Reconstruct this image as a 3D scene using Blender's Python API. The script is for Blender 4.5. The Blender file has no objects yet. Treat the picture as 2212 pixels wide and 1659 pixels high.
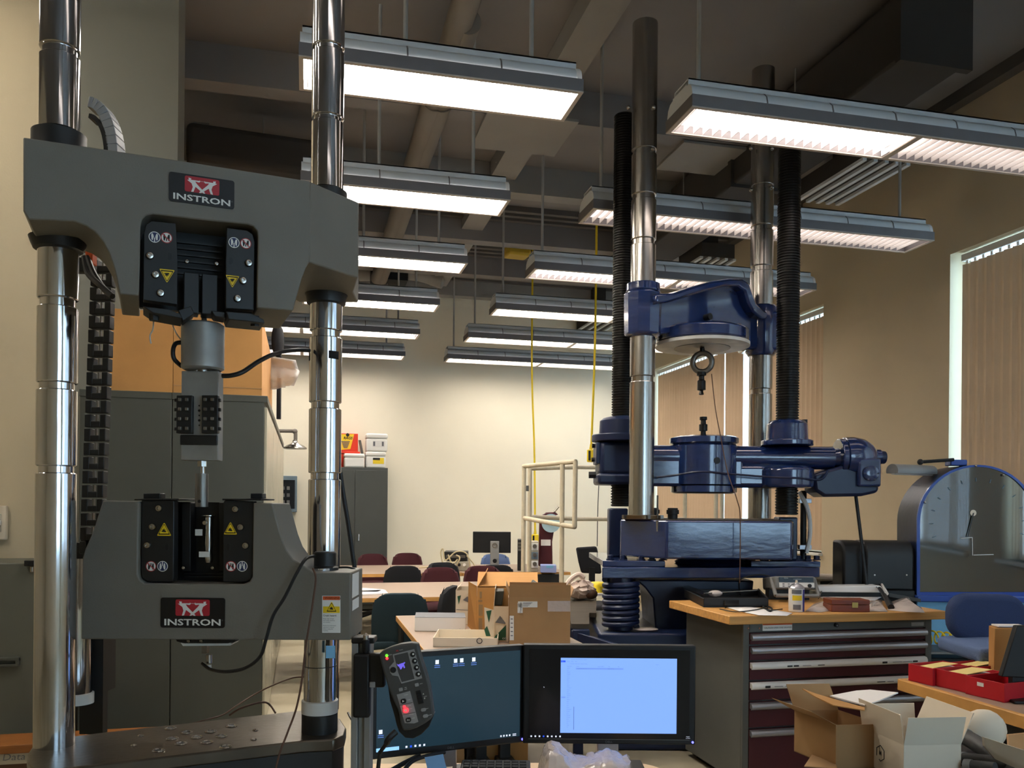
import bpy, bmesh, math, random
from mathutils import Vector, Matrix
random.seed(7)
scene = bpy.context.scene
COL = scene.collection
V = Vector
# ------------------------------------------------------------------ camera
FPX, CX, CY, TH = 1850.0, 1106.0, 1095.0, 0.0085      # focal length and horizon point in photo pixels, roll
YAW = math.radians(13.6); EYE = 1.5
ca, sa = math.cos(YAW), math.sin(YAW)
CRT = V((ca, -sa, 0)); CFW = V((sa, ca, 0)); UP = V((0, 0, 1))   # camera right / forward in the room
cam_d = bpy.data.cameras.new('camera'); cam = bpy.data.objects.new('camera', cam_d); COL.objects.link(cam)
cam_d.sensor_width = 36.0; cam_d.lens = FPX/2212*36.0
cam_d.shift_y = (CY-829.5)/2212; cam_d.clip_start = 0.05; cam_d.clip_end = 200
cr, sr = math.cos(TH), math.sin(TH)
cx_ = CRT*cr + UP*sr; cy_ = UP*cr - CRT*sr
M = Matrix((cx_, cy_, -CFW)).transposed().to_4x4(); M.translation = V((0, 0, EYE))
cam.matrix_world = M
scene.camera = cam
# ------------------------------------------------------------------ world, sun, exposure
w = bpy.data.worlds.new('world'); scene.world = w; w.use_nodes = True
bg = w.node_tree.nodes['Background']; bg.inputs[0].default_value = (0.55, 0.77, 1.0, 1); bg.inputs[1].default_value = 4.8
vs = scene.view_settings
vs.view_transform = 'Standard'; vs.look = 'None'; vs.gamma = 1.0; vs.use_curve_mapping = False
vs.exposure = 0.68
cy = scene.cycles; cy.max_bounces = 5; cy.diffuse_bounces = 3; cy.glossy_bounces = 3; cy.transmission_bounces = 4; cy.transparent_max_bounces = 6
cy.use_adaptive_sampling = True; cy.adaptive_threshold = 0.1; cy.adaptive_min_samples = 16; cy.caustics_reflective = False; cy.caustics_refractive = False
LAMP_L, LAMP_R = 31.0, 0.9      # strength of the lamps in the left and right light rows
# ------------------------------------------------------------------ pixel -> place helpers
def ray(px, py):
    u, v = px-CX, py-CY
    u, v = u*cr+v*sr, -u*sr+v*cr
    return CRT*(u/FPX) + CFW - UP*(v/FPX)
EY = V((0, 0, EYE))
def P(px, py, Z): return EY + ray(px, py)*Z
def onz(px, py, z): d = ray(px, py); return EY + d*((z-EYE)/d.z)
def onx(px, py, x): d = ray(px, py); return EY + d*(x/d.x)
def ony(px, py, y): d = ray(px, py); return EY + d*(y/d.y)
def onp(px, py, o, n): d = ray(px, py); return EY + d*((o-EY).dot(n)/d.dot(n))
def zat(py, Z, px=1106): return P(px, py, Z).z
def C(x, h, z): return CRT*x + CFW*z + UP*h          # camera-frame coordinates to room
# ------------------------------------------------------------------ materials
def lin(c): return tuple(((x/255)/12.92 if x/255 <= 0.04045 else ((x/255+0.055)/1.055)**2.4) for x in c)
MATS = {}
def mat(name, rgb, rough=0.5, metal=0.0, var=0.0, vscale=8.0, bump=0.0, bscale=40.0, emit=None, estr=0.0, trans=0.0, alpha=1.0, coat=0.0, spec=0.5, stretch=None, rgb2=None, ior=1.45):
    m = bpy.data.materials.new(name); m.use_nodes = True; nt = m.node_tree; b = nt.nodes['Principled BSDF']
    c = lin(rgb); b.inputs['Base Color'].default_value = (*c, 1); b.inputs['Roughness'].default_value = rough
    b.inputs['Metallic'].default_value = metal; b.inputs['Specular IOR Level'].default_value = spec
    b.inputs['IOR'].default_value = ior
    if coat: b.inputs['Coat Weight'].default_value = coat; b.inputs['Coat Roughness'].default_value = 0.08
    if trans: b.inputs['Transmission Weight'].default_value = trans
    if alpha < 1: b.inputs['Alpha'].default_value = alpha
    if emit: b.inputs['Emission Color'].default_value = (*lin(emit), 1); b.inputs['Emission Strength'].default_value = estr
    if var or bump:
        tc = nt.nodes.new('ShaderNodeTexCoord'); mp = nt.nodes.new('ShaderNodeMapping')
        nt.links.new(tc.outputs['Object'], mp.inputs[0])
        if stretch: mp.inputs['Scale'].default_value = stretch
        if var:
            n = nt.nodes.new('ShaderNodeTexNoise'); n.inputs['Scale'].default_value = vscale; n.inputs['Detail'].default_value = 6
            nt.links.new(mp.outputs[0], n.inputs['Vector'])
            r = nt.nodes.new('ShaderNodeValToRGB')
            c2 = lin(rgb2) if rgb2 else tuple(x*(1-var) for x in c)
            c1 = c if rgb2 else tuple(min(1, x*(1+var)) for x in c)
            r.color_ramp.elements[0].position = 0.3; r.color_ramp.elements[1].position = 0.7
            r.color_ramp.elements[0].color = (*c2, 1); r.color_ramp.elements[1].color = (*c1, 1)
            nt.links.new(n.outputs['Fac'], r.inputs[0]); nt.links.new(r.outputs[0], b.inputs['Base Color'])
        if bump:
            n2 = nt.nodes.new('ShaderNodeTexNoise'); n2.inputs['Scale'].default_value = bscale; n2.inputs['Detail'].default_value = 4
            nt.links.new(mp.outputs[0], n2.inputs['Vector'])
            bp = nt.nodes.new('ShaderNodeBump'); bp.inputs['Strength'].default_value = bump; bp.inputs['Distance'].default_value = 0.01
            nt.links.new(n2.outputs['Fac'], bp.inputs['Height']); nt.links.new(bp.outputs[0], b.inputs['Normal'])
    MATS[name] = m
    return m
mat('wall_cream', (241, 233, 210), 0.8, var=0.04, vscale=0.7, bump=0.05, bscale=90)
mat('wall_tan', (206, 190, 160), 0.8, var=0.05, vscale=0.7, bump=0.05, bscale=90)
mat('wall_grey', (136, 134, 124), 0.8, var=0.04, vscale=1.0)
mat('ceiling', (132, 127, 124), 0.9, var=0.08, vscale=0.8)
mat('deck', (100, 95, 90), 0.9, var=0.1, vscale=1.2)
mat('panel_grey', (146, 142, 136), 0.85, var=0.06, vscale=2)
mat('duct', (120, 112, 102), 0.7, var=0.06, vscale=2)
mat('duct_dark', (64, 60, 56), 0.8, var=0.08, vscale=2)
mat('floor', (186, 176, 152), 0.42, var=0.3, vscale=1.4, bump=0.05, bscale=14, rgb2=(146, 132, 104))
mat('wood_trim', (140, 86, 40), 0.45, var=0.2, vscale=6, stretch=(1, 1, 8))
mat('fix_grey', (214, 218, 220), 0.45, var=0.05, vscale=6)
mat('fix_dark', (112, 108, 108), 0.5, var=0.06, vscale=8)
mat('fix_rim', (190, 178, 165), 0.4)
mat('louver', (245, 240, 235), 0.35)
mat('lamp_L', (255, 250, 242), 0.5, emit=(255, 250, 240), estr=LAMP_L)
mat('lamp_R', (255, 250, 246), 0.5, emit=(255, 240, 236), estr=LAMP_R)
mat('lamp_R4', (255, 250, 246), 0.5, emit=(255, 242, 236), estr=5.0)
mat('lamp_fill_left', (255, 250, 246), 0.5, emit=(255, 246, 228), estr=34.0)
mat('lamp_F', (255, 250, 244), 0.5, emit=(255, 248, 240), estr=10.5)
mat('lamp_fill_back', (255, 250, 246), 0.5, emit=(255, 244, 236), estr=1.5)
mat('rod', (168, 166, 162), 0.5)
mat('chrome', (205, 205, 208), 0.10, 1.0, bump=0.02, bscale=30, stretch=(6, 6, .15))
mat('groove', (120, 118, 115), 0.28, 1.0)
mat('steel', (176, 172, 166), 0.25, 1.0, var=0.12, vscale=4, stretch=(4, 4, .4), bump=0.03, bscale=60)
mat('steel_satin', (150, 148, 144), 0.4, 0.35, var=0.15, vscale=14)
mat('cab_side', (176, 170, 150), 0.25, var=0.08, vscale=3)
mat('steel_dull', (128, 124, 118), 0.45, 1.0, var=0.2, vscale=9)
mat('frame_grey', (116, 111, 101), 0.55, var=0.05, vscale=9, bump=0.08, bscale=260)
mat('black_metal', (30, 30, 30), 0.45, var=0.1, vscale=10)
mat('black', (18, 18, 19), 0.5)
mat('black_gloss', (16, 16, 18), 0.2)
mat('rubber', (24, 24, 24), 0.75)
mat('white_paint', (214, 212, 206), 0.5)
mat('label_white', (228, 226, 220), 0.6)
mat('label_black', (20, 20, 22), 0.35)
mat('logo_red', (176, 42, 52), 0.4)
mat('ink', (24, 24, 24), 0.7)
mat('ink_grey', (110, 110, 114), 0.7)
mat('warn_yellow', (236, 200, 30), 0.5)
mat('warn_orange', (214, 92, 40), 0.5)
mat('sign_blue', (32, 42, 84), 0.5)
mat('sign_red', (170, 50, 50), 0.5)
mat('base_plate', (92, 84, 74), 0.3, 0.7, var=0.25, vscale=7, bump=0.05, bscale=60)
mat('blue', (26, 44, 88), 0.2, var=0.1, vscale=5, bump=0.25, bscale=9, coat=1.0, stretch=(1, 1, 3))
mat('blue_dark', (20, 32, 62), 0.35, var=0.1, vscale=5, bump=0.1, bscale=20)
mat('blue_light', (120, 178, 214), 0.35, var=0.08, vscale=4)
mat('blue_rim', (44, 78, 160), 0.3, coat=0.3)
mat('screw', (40, 39, 37), 0.38, 0.7, var=0.2, vscale=12)
mat('bronze', (110, 88, 62), 0.4, 0.8)
mat('platen', (200, 198, 192), 0.5, 0.2, var=0.2, vscale=9)
mat('cab_grey', (72, 74, 68), 0.45, var=0.05, vscale=4)
mat('cab_grey2', (94, 95, 86), 0.45, var=0.05, vscale=4)
mat('chest_grey', (90, 90, 85), 0.5, var=0.04, vscale=6)
mat('burgundy', (76, 24, 32), 0.45, var=0.08, vscale=5)
mat('alu', (176, 176, 180), 0.35, 0.8)
mat('white_plastic', (238, 234, 228), 0.4)
mat('cardboard', (188, 136, 78), 0.8, var=0.08, vscale=5, bump=0.05, bscale=60)
mat('cardboard2', (170, 132, 90), 0.8, var=0.08, vscale=6)
mat('cardboard_white', (222, 208, 186), 0.7, var=0.05, vscale=4)
mat('cardboard_in', (150, 122, 88), 0.85, var=0.1, vscale=5)
mat('foam', (240, 238, 230), 0.7, bump=0.1, bscale=120)
mat('red_plastic', (186, 28, 40), 0.4)
mat('red_carton', (226, 62, 34), 0.5)
mat('yellow', (238, 208, 40), 0.5)
mat('yellow_dull', (170, 140, 30), 0.6)
mat('yellow_card', (240, 216, 140), 0.7)
mat('laminate', (160, 138, 120), 0.4, var=0.03, vscale=5)
mat('edge_wood', (206, 152, 84), 0.5, var=0.12, vscale=9)
mat('butcher', (206, 152, 86), 0.45, var=0.16, vscale=7, stretch=(.4, 6, 6))
mat('paper', (240, 234, 230), 0.7)
mat('fab_black', (30, 30, 34), 0.9, bump=0.3, bscale=300)
mat('fab_teal', (24, 44, 52), 0.9, bump=0.3, bscale=300)
mat('fab_maroon', (72, 28, 34), 0.9, bump=0.3, bscale=300)
mat('fab_blue', (54, 68, 104), 0.9, bump=0.3, bscale=300)
mat('fab_lblue', (98, 118, 158), 0.9, bump=0.3, bscale=300)
mat('screen_teal', (10, 20, 26), 0.25, emit=(40, 66, 80), estr=0.36)
mat('screen_black', (8, 8, 10), 0.15, emit=(10, 12, 16), estr=0.4)
mat('screen_blue', (60, 80, 120), 0.3, emit=(130, 172, 255), estr=0.68)
mat('screen_navy', (10, 30, 120), 0.3, emit=(40, 80, 220), estr=0.8)
mat('screen_ink', (40, 60, 110), 0.3, emit=(82, 112, 180), estr=0.7)
mat('screen_icon', (200, 200, 210), 0.3, emit=(200, 205, 220), estr=0.8)
mat('screen_bar', (120, 160, 200), 0.3, emit=(130, 180, 230), estr=0.9)
mat('screen_sel', (60, 80, 130), 0.3, emit=(112, 150, 232), estr=0.66)
mat('dial_face', (168, 196, 206), 0.2)
mat('led_blue', (60, 60, 255), 0.3, emit=(90, 90, 255), estr=3)
mat('led_red', (255, 40, 40), 0.3, emit=(255, 40, 50), estr=2.2)
mat('led_green', (60, 220, 40), 0.3, emit=(80, 220, 30), estr=2)
mat('pendant_logo', (90, 80, 190), 0.4, emit=(96, 84, 190), estr=0.8)
mat('pendant', (70, 69, 67), 0.55, bump=0.08, bscale=300)
mat('pendant_grey', (150, 148, 146), 0.5)
mat('alu_dark', (150, 150, 147), 0.45, 0.3)
mat('slat', (206, 178, 148), 0.75, var=0.05, vscale=3)
mat('frame_white', (226, 226, 222), 0.5)
def pane_glass(name):
    m = bpy.data.materials.new(name); m.use_nodes = True; nt = m.node_tree; nt.nodes.remove(nt.nodes['Principled BSDF'])
    t = nt.nodes.new('ShaderNodeBsdfTransparent'); g = nt.nodes.new('ShaderNodeBsdfGlossy'); x = nt.nodes.new('ShaderNodeMixShader')
    t.inputs[0].default_value = (0.93, 0.97, 0.98, 1); g.inputs['Roughness'].default_value = 0.02; x.inputs[0].default_value = 0.06
    nt.links.new(t.outputs[0], x.inputs[1]); nt.links.new(g.outputs[0], x.inputs[2]); nt.links.new(x.outputs[0], nt.nodes['Material Output'].inputs[0])
    MATS[name] = m
pane_glass('glass')
mat('dial_glass', (20, 34, 40), 0.04, 0.0, coat=1.0, spec=0.9, ior=1.9)
mat('rail_paint', (206, 194, 168), 0.5, var=0.08, vscale=20)
mat('brown_top', (70, 62, 52), 0.7, spec=0.2, var=0.25, vscale=5, stretch=(.4, 5, 1))
mat('cable_black', (18, 18, 18), 0.5)
mat('cable_brown', (84, 56, 40), 0.6)
mat('cable_beige', (206, 190, 150), 0.5)
mat('cord_white', (230, 224, 214), 0.6)
mat('orange', (226, 96, 40), 0.5)
mat('bubble', (226, 220, 216), 0.3, alpha=0.55, bump=0.5, bscale=160)
mat('bag', (228, 206, 192), 0.4, var=0.06, bump=0.3, bscale=18)
mat('wrap', (222, 206, 196), 0.15, alpha=0.7, bump=0.9, bscale=22, coat=0.4)
mat('wood_red', (120, 56, 32), 0.4, var=0.2, vscale=14, stretch=(.5, 4, 4))
mat('meter_grey', (124, 122, 118), 0.5)
mat('can_blue', (50, 50, 130), 0.4)
mat('postit', (126, 170, 214), 0.7)
mat('green_print', (40, 88, 60), 0.6)
mat('device_blue', (150, 164, 214), 0.4)
mat('brass', (178, 148, 84), 0.35, 0.9)
mat('beige_pc', (176, 168, 150), 0.55)
mat('grey_panel', (112, 130, 140), 0.5)
mat('peach', (228, 196, 160), 0.6)
# ------------------------------------------------------------------ mesh builder
ORG = {}
def cat(pts, n=8):
    """smooth path through points"""
    pts = [V(p) for p in pts]; out = []
    for i in range(len(pts)-1):
        p0 = pts[max(i-1, 0)]; p1 = pts[i]; p2 = pts[i+1]; p3 = pts[min(i+2, len(pts)-1)]
        for k in range(n):
            t = k/n
            out.append(0.5*((2*p1)+(p2-p0)*t+(2*p0-5*p1+4*p2-p3)*t*t+(3*p1-p0-3*p2+p3)*t**3))
    out.append(pts[-1]); return out
def frame_of(d):
    d = d.normalized(); a = UP if abs(d.z) < 0.9 else V((1, 0, 0))
    u = d.cross(a).normalized(); return u, d.cross(u).normalized()
class MB:
    def __init__(s): s.v = []; s.f = []
    def add(s, vs, fs):
        o = len(s.v); s.v += [V(x) for x in vs]; s.f += [tuple(i+o for i in f) for f in fs]; return s
    def hexa(s, p, a, b, c):
        p, a, b, c = V(p), V(a), V(b), V(c)
        return s.add([p, p+a, p+a+b, p+b, p+c, p+a+c, p+a+b+c, p+b+c],
                     [(0, 3, 2, 1), (4, 5, 6, 7), (0, 1, 5, 4), (1, 2, 6, 5), (2, 3, 7, 6), (3, 0, 4, 7)])
    def box(s, c, size, rz=0.0, R=None):
        m = R if R is not None else Matrix.Rotation(rz, 3, 'Z')
        a, b, d = m @ V((size[0], 0, 0)), m @ V((0, size[1], 0)), m @ V((0, 0, size[2]))
        return s.hexa(V(c)-(a+b+d)/2, a, b, d)
    def aab(s, x0, x1, y0, y1, z0, z1): return s.hexa((x0, y0, z0), (x1-x0, 0, 0), (0, y1-y0, 0), (0, 0, z1-z0))
    def cab(s, x0, x1, h0, h1, z0, z1):           # box in camera-frame axes
        return s.hexa(C(x0, h0, z0), CRT*(x1-x0), CFW*(z1-z0), UP*(h1-h0))
    def prism(s, poly, vec):
        n = len(poly); vec = V(vec); poly = [V(p) for p in poly]
        return s.add(poly+[p+vec for p in poly], [tuple(range(n-1, -1, -1)), tuple(range(n, 2*n))]+[(i, (i+1) % n, n+(i+1) % n, n+i) for i in range(n)])
    def sheet(s, poly, th=0.0006):
        a = V(poly[0]); b = V(poly[1]); c = V(poly[2]); n = (b-a).cross(c-a)
        n = n.normalized() if n.length > 0 else UP
        return s.prism(poly, n*th)
    def cyl(s, p0, p1, r0, r1=None, n=20, cap=True):
        p0, p1 = V(p0), V(p1); r1 = r0 if r1 is None else r1; u, w_ = frame_of(p1-p0)
        vs = []
        for p, r in ((p0, r0), (p1, r1)):
            for i in range(n):
                t = 2*math.pi*i/n; vs.append(p+u*(r*math.cos(t))+w_*(r*math.sin(t)))
        fs = [(i, (i+1) % n, n+(i+1) % n, n+i) for i in range(n)]
        if cap: fs += [tuple(range(n-1, -1, -1)), tuple(range(n, 2*n))]
        return s.add(vs, fs)
    def lathe(s, prof, base, axis=None, n=28):
        axis = (axis or UP).normalized(); u, w_ = frame_of(axis); base = V(base); vs = []; m = len(prof)
        for r, h in prof:
            for i in range(n):
                t = 2*math.pi*i/n; vs.append(base+axis*h+u*(r*math.cos(t))+w_*(r*math.sin(t)))
        fs = [(j*n+i, j*n+(i+1) % n, (j+1)*n+(i+1) % n, (j+1)*n+i) for j in range(m-1) for i in range(n)]
        fs += [tuple(range(n-1, -1, -1)), tuple(range((m-1)*n, m*n))]
        return s.add(vs, fs)
    def tube(s, path, r, n=8, cap=True):
        path = [V(p) for p in path]; rs = r if isinstance(r, (list, tuple)) else [r]*len(path)
        vs = []; u = None
        for i, p in enumerate(path):
            d = (path[min(i+1, len(path)-1)]-path[max(i-1, 0)])
            d = d.normalized() if d.length > 1e-9 else UP
            if u is None: u, _ = frame_of(d)
            u = (u-d*u.dot(d)); u = u.normalized() if u.length > 1e-6 else frame_of(d)[0]
            w_ = d.cross(u)
            for k in range(n):
                t = 2*math.pi*k/n; vs.append(p+u*(rs[i]*math.cos(t))+w_*(rs[i]*math.sin(t)))
        m = len(path)
        fs = [(j*n+k, j*n+(k+1) % n, (j+1)*n+(k+1) % n, (j+1)*n+k) for j in range(m-1) for k in range(n)]
        if cap: fs += [tuple(range(n-1, -1, -1)), tuple(range((m-1)*n, m*n))]
        return s.add(vs, fs)
    def torus(s, c, normal, R, r, N=32, n=10):
        u, w_ = frame_of(V(normal)); nn = V(normal).normalized(); c = V(c); vs = []
        for i in range(N):
            t = 2*math.pi*i/N; d = u*math.cos(t)+w_*math.sin(t)
            for k in range(n):
                a = 2*math.pi*k/n; vs.append(c+d*(R+r*math.cos(a))+nn*(r*math.sin(a)))
        return s.add(vs, [(i*n+k, i*n+(k+1) % n, ((i+1) % N)*n+(k+1) % n, ((i+1) % N)*n+k) for i in range(N) for k in range(n)])
    def ball(s, c, rx, ry=None, rz=None, n=16, m=10, R=None):
        ry = rx if ry is None else ry; rz = rx if rz is None else rz; vs = []; c = V(c)
        for j in range(m+1):
            ph = math.pi*j/m-math.pi/2
            for i in range(n):
                t = 2*math.pi*i/n; q = V((rx*math.cos(ph)*math.cos(t), ry*math.cos(ph)*math.sin(t), rz*math.sin(ph)))
                vs.append(c+(R @ q if R is not None else q))
        return s.add(vs, [(j*n+i, j*n+(i+1) % n, (j+1)*n+(i+1) % n, (j+1)*n+i) for j in range(m) for i in range(n)])
    def grid(s, fn, nu, nv):
        vs = [fn(i/nu, j/nv) for j in range(nv+1) for i in range(nu+1)]
        return s.add(vs, [(j*(nu+1)+i, j*(nu+1)+i+1, (j+1)*(nu+1)+i+1, (j+1)*(nu+1)+i) for j in range(nv) for i in range(nu)])
    def build(s, name, m, parent=None, bevel=0.0, seg=2, smooth=35, loc=None, solid=0.0, sub=0):
        if parent is not None: org = ORG[parent.name]
        elif loc is not None: org = V(loc)
        else:
            xs = [p.x for p in s.v]; ys = [p.y for p in s.v]; zs = [p.z for p in s.v]
            org = V(((min(xs)+max(xs))/2, (min(ys)+max(ys))/2, min(zs)))
        me = bpy.data.meshes.new(name)
        bm = bmesh.new(); bv = [bm.verts.new(p-org) for p in s.v]
        for f in s.f:
            try: bm.faces.new([bv[i] for i in f])
            except ValueError: pass
        bmesh.ops.remove_doubles(bm, verts=bm.verts, dist=1e-6)
        bmesh.ops.recalc_face_normals(bm, faces=bm.faces)
        bm.to_mesh(me); bm.free()
        if smooth:
            me.polygons.foreach_set('use_smooth', [True]*len(me.polygons)); me.set_sharp_from_angle(angle=math.radians(smooth))
        o = bpy.data.objects.new(name, me); COL.objects.link(o); me.materials.append(MATS[m])
        if parent is not None: o.parent = parent
        else: o.location = org
        ORG[o.name] = org
        if solid:
            md = o.modifiers.new('solid', 'SOLIDIFY'); md.thickness = solid
        if sub:
            md = o.modifiers.new('sub', 'SUBSURF'); md.levels = sub; md.render_levels = sub
        if bevel:
            md = o.modifiers.new('bevel', 'BEVEL'); md.width = bevel; md.segments = seg; md.limit_method = 'ANGLE'; md.angle_limit = math.radians(40)
        return o
def thing(name, label, category, loc, group=None):
    o = bpy.data.objects.new(name, None); COL.objects.link(o); o.location = V(loc); o.empty_display_size = 0.1
    ORG[o.name] = V(loc); o['label'] = label; o['category'] = category
    if group: o['group'] = group
    return o
def tag(o, label, category, group=None):
    o['label'] = label; o['category'] = category
    if group: o['group'] = group
    return o
def struct(o, label=None):
    o['kind'] = 'structure'
    if label: o['label'] = label
    return o
def dup(root, loc, rz=0.0, label=None, group=None, scale=1.0):
    r = root.copy(); COL.objects.link(r); r.location = V(loc); r.rotation_euler = (0, 0, rz); r.scale = (scale,)*3
    ORG[r.name] = V(loc)
    if label: r['label'] = label
    if group: r['group'] = group
    for ch in list(root.children):
        c = ch.copy(); COL.objects.link(c); c.parent = r
        for g in list(ch.children):
            d = g.copy(); COL.objects.link(d); d.parent = c
    return r
def same_mesh(o, parent, off):
    """another piece with the same mesh, shifted"""
    c = o.copy(); COL.objects.link(c); c.parent = parent; c.location = V(o.location)+V(off); ORG[c.name] = ORG[o.name]; return c
TEXTS = []
def text(name, body, c, xd, yd, h, m, parent, xs=1.0, bold=0.0, align='CENTER', th=0.0004, shear=0.0):
    """queue a line of lettering; all lines become meshes in one pass at the end"""
    TEXTS.append((name, body, V(c), V(xd).normalized(), V(yd).normalized(), h, m, parent, xs, bold, align, th, shear))
def flush_texts():
    tmp = []
    for (name, body, c, xd, yd, h, m, parent, xs, bold, align, th, shear) in TEXTS:
        cu = bpy.data.curves.new('txt', 'FONT'); cu.body = body; cu.size = 1.0; cu.align_x = align; cu.align_y = 'CENTER'; cu.offset = bold; cu.shear = shear
        cu.resolution_u = 2
        to = bpy.data.objects.new('txt', cu); COL.objects.link(to); tmp.append(to)
    dg = bpy.context.evaluated_depsgraph_get()
    for to, (name, body, c, xd, yd, h, m, parent, xs, bold, align, th, shear) in zip(tmp, TEXTS):
        ev = to.evaluated_get(dg); me0 = ev.to_mesh(); n = xd.cross(yd); k = h/0.70; org = ORG[parent.name]
        me = bpy.data.meshes.new(name)
        me.from_pydata([c+xd*(v.co.x*k*xs)+yd*(v.co.y*k)+n*th-org for v in me0.vertices], [], [tuple(p.vertices) for p in me0.polygons])
        ev.to_mesh_clear(); me.materials.append(MATS[m])
        o = bpy.data.objects.new(name, me); COL.objects.link(o); o.parent = parent; ORG[o.name] = org
    for to in tmp:
        cu = to.data; bpy.data.objects.remove(to); bpy.data.curves.remove(cu)
def rrect(c, xd, yd, w_, h, r, n=4):
    xd, yd = V(xd).normalized(), V(yd).normalized(); out = []
    for sx, sy, a0 in ((1, 1, 0), (-1, 1, 90), (-1, -1, 180), (1, -1, 270)):
        for k in range(n+1):
            t = math.radians(a0+90*k/n)
            out.append(V(c)+xd*(sx*(w_/2-r)+r*math.cos(t))+yd*(sy*(h/2-r)+r*math.sin(t)))
    return out
# ================================================================== THE ROOM
XW, YF, XL, YB, ZC = 5.2, 12.9, -6.0, -4.5, 4.9
struct(MB().aab(XL, XW+.3, YB, YF+.2, -.1, 0).build('floor', 'floor', smooth=0))
struct(MB().aab(XL, XW+.3, YB, YF+.2, ZC, ZC+.2).build('ceiling', 'ceiling', smooth=0))
struct(MB().aab(XL, XW+.3, YF, YF+.2, 0, ZC).build('wall_far', 'wall_cream', smooth=0))
BW = (1.7, 4.4, 1.0, 3.5)      # window in the wall behind the photographer
struct(MB().aab(XL, BW[0], YB-.2, YB, 0, ZC).aab(BW[1], XW+.3, YB-.2, YB, 0, ZC).aab(BW[0], BW[1], YB-.2, YB, 0, BW[2]).aab(BW[0], BW[1], YB-.2, YB, BW[3], ZC).build('wall_back', 'wall_cream', smooth=0))
wo = MB()
for k in range(4): x = BW[0]+(BW[1]-BW[0]-.05)*k/3; wo.aab(x, x+.05, YB-.15, YB-.08, BW[2], BW[3])
wo.aab(BW[0]+.05, BW[1]-.05, YB-.15, YB-.08, BW[2], BW[2]+.05).aab(BW[0]+.05, BW[1]-.05, YB-.15, YB-.08, BW[3]-.05, BW[3])
wo = struct(wo.build('window_4', 'frame_white', smooth=0)); MB().aab(BW[0]+.05, BW[1]-.05, YB-.12, YB-.115, BW[2]+.05, BW[3]-.05).build('pane', 'glass', wo, smooth=0)
struct(MB().aab(XL-.2, XL, YB, YF, 0, ZC).build('wall_left', 'wall_tan', smooth=0))
WZ0, WZ1 = 1.05, 3.63
WINS = [(-3.4, .9), (2.0, 6.07), (7.86, 12.3)]
mb = MB(); ys = [YB]+[q for ww in WINS for q in ww]+[YF]
for i in range(0, len(ys), 2): mb.aab(XW, XW+.3, ys[i], ys[i+1], 0, ZC)
for a, b in WINS: mb.aab(XW, XW+.3, a, b, 0, WZ0); mb.aab(XW, XW+.3, a, b, WZ1, ZC)
struct(mb.build('wall_right', 'wall_tan', smooth=0))
for i, (a, b) in enumerate(WINS):
    fr = MB(); t = .05
    fr.aab(XW+.16, XW+.24, a, b, WZ0, WZ0+t); fr.aab(XW+.16, XW+.24, a, b, WZ1-t, WZ1)
    n = 3
    for k in range(n+1):
        y = a+(b-a-t)*k/n; fr.aab(XW+.16, XW+.24, y, y+t, WZ0+t, WZ1-t)
    wo = struct(fr.build('window_%d' % (i+1), 'frame_white', smooth=0))
    for k in range(n):
        y0 = a+(b-a-t)*k/n+t; y1 = a+(b-a-t)*(k+1)/n
        MB().aab(XW+.195, XW+.2, y0, y1, WZ0+t, WZ1-t).build('pane', 'glass', wo, smooth=0)
    MB().aab(XW-.05, XW+.16, a-.02, b+.02, WZ0-.03, WZ0).build('window_sill', 'frame_white', wo, bevel=.004)
# vertical blinds: headrail and slats hung in front of each window, daylight showing through the gaps
def blinds(y0, y1, label, ang=-9, pitch=.085, wd=.089, drop=0.0):
    r = thing('vertical_blind', label, 'blind', (XW+.07, (y0+y1)/2, WZ0), 'vertical blinds along the window wall')
    MB().aab(XW+.045, XW+.095, y0, y1, WZ1-.075, WZ1-.02).build('headrail', 'frame_white', r, bevel=.004)
    n = max(1, int((y1-y0)/pitch)); s0 = None
    a = math.radians(ang)
    for k in range(n):
        y = y0+(k+.5)*(y1-y0)/n
        if s0 is None:
            d = V((math.sin(a), math.cos(a), 0))*wd/2; nn = V((math.cos(a), -math.sin(a), 0))
            c = V((XW+.07, y, 0)); poly = [c-d, c-d*.5+nn*.004, c+nn*.006, c+d*.5+nn*.004, c+d, c+d*.5+nn*.005, c+nn*.007, c-d*.5+nn*.005]
            s0 = MB().prism([p+UP*(WZ0+.02) for p in poly], UP*(WZ1-.1-WZ0-.02)).build('slat', 'slat', r, smooth=0)
            cl = MB().aab(XW+.066, XW+.074, y-.012, y+.012, WZ1-.1, WZ1-.075).build('slat_clip', 'white_plastic', r, smooth=0); yb = y
        else:
            same_mesh(s0, r, (0, y-yb, 0)); same_mesh(cl, r, (0, y-yb, 0))
    return r
blinds(2.05, 6.0, 'tan vertical blind in the big window nearest the arched blue dial cabinet', ang=-12)
blinds(7.9, 9.5, 'tan vertical blind right of the wide bright gap behind the blue press')
blinds(9.66, 10.1, 'narrow tan vertical blind between the two bright gaps behind the blue press')
blinds(10.15, 12.27, 'tan vertical blind nearest the cream far wall')
blinds(-1.5, .85, 'tan vertical blind with thin gaps in the window behind the photographer', ang=2.5, pitch=.115)
blinds(-3.35, -1.55, 'tan vertical blind with wide gaps at the far end of the window behind the photographer', ang=1, pitch=.17)
# wall stub at the left, with a separate grey end piece
xs = ony(386, 200, 5.8).x; xg = ony(150, 200, 5.8).x
struct(MB().aab(XL, xg, 5.8, 6.05, 0, ZC).build('wall_stub', 'wall_tan', smooth=0))
struct(MB().aab(xg, xs, 5.78, 6.07, 0, ZC).build('wall_pier', 'wall_grey', smooth=0))
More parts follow.
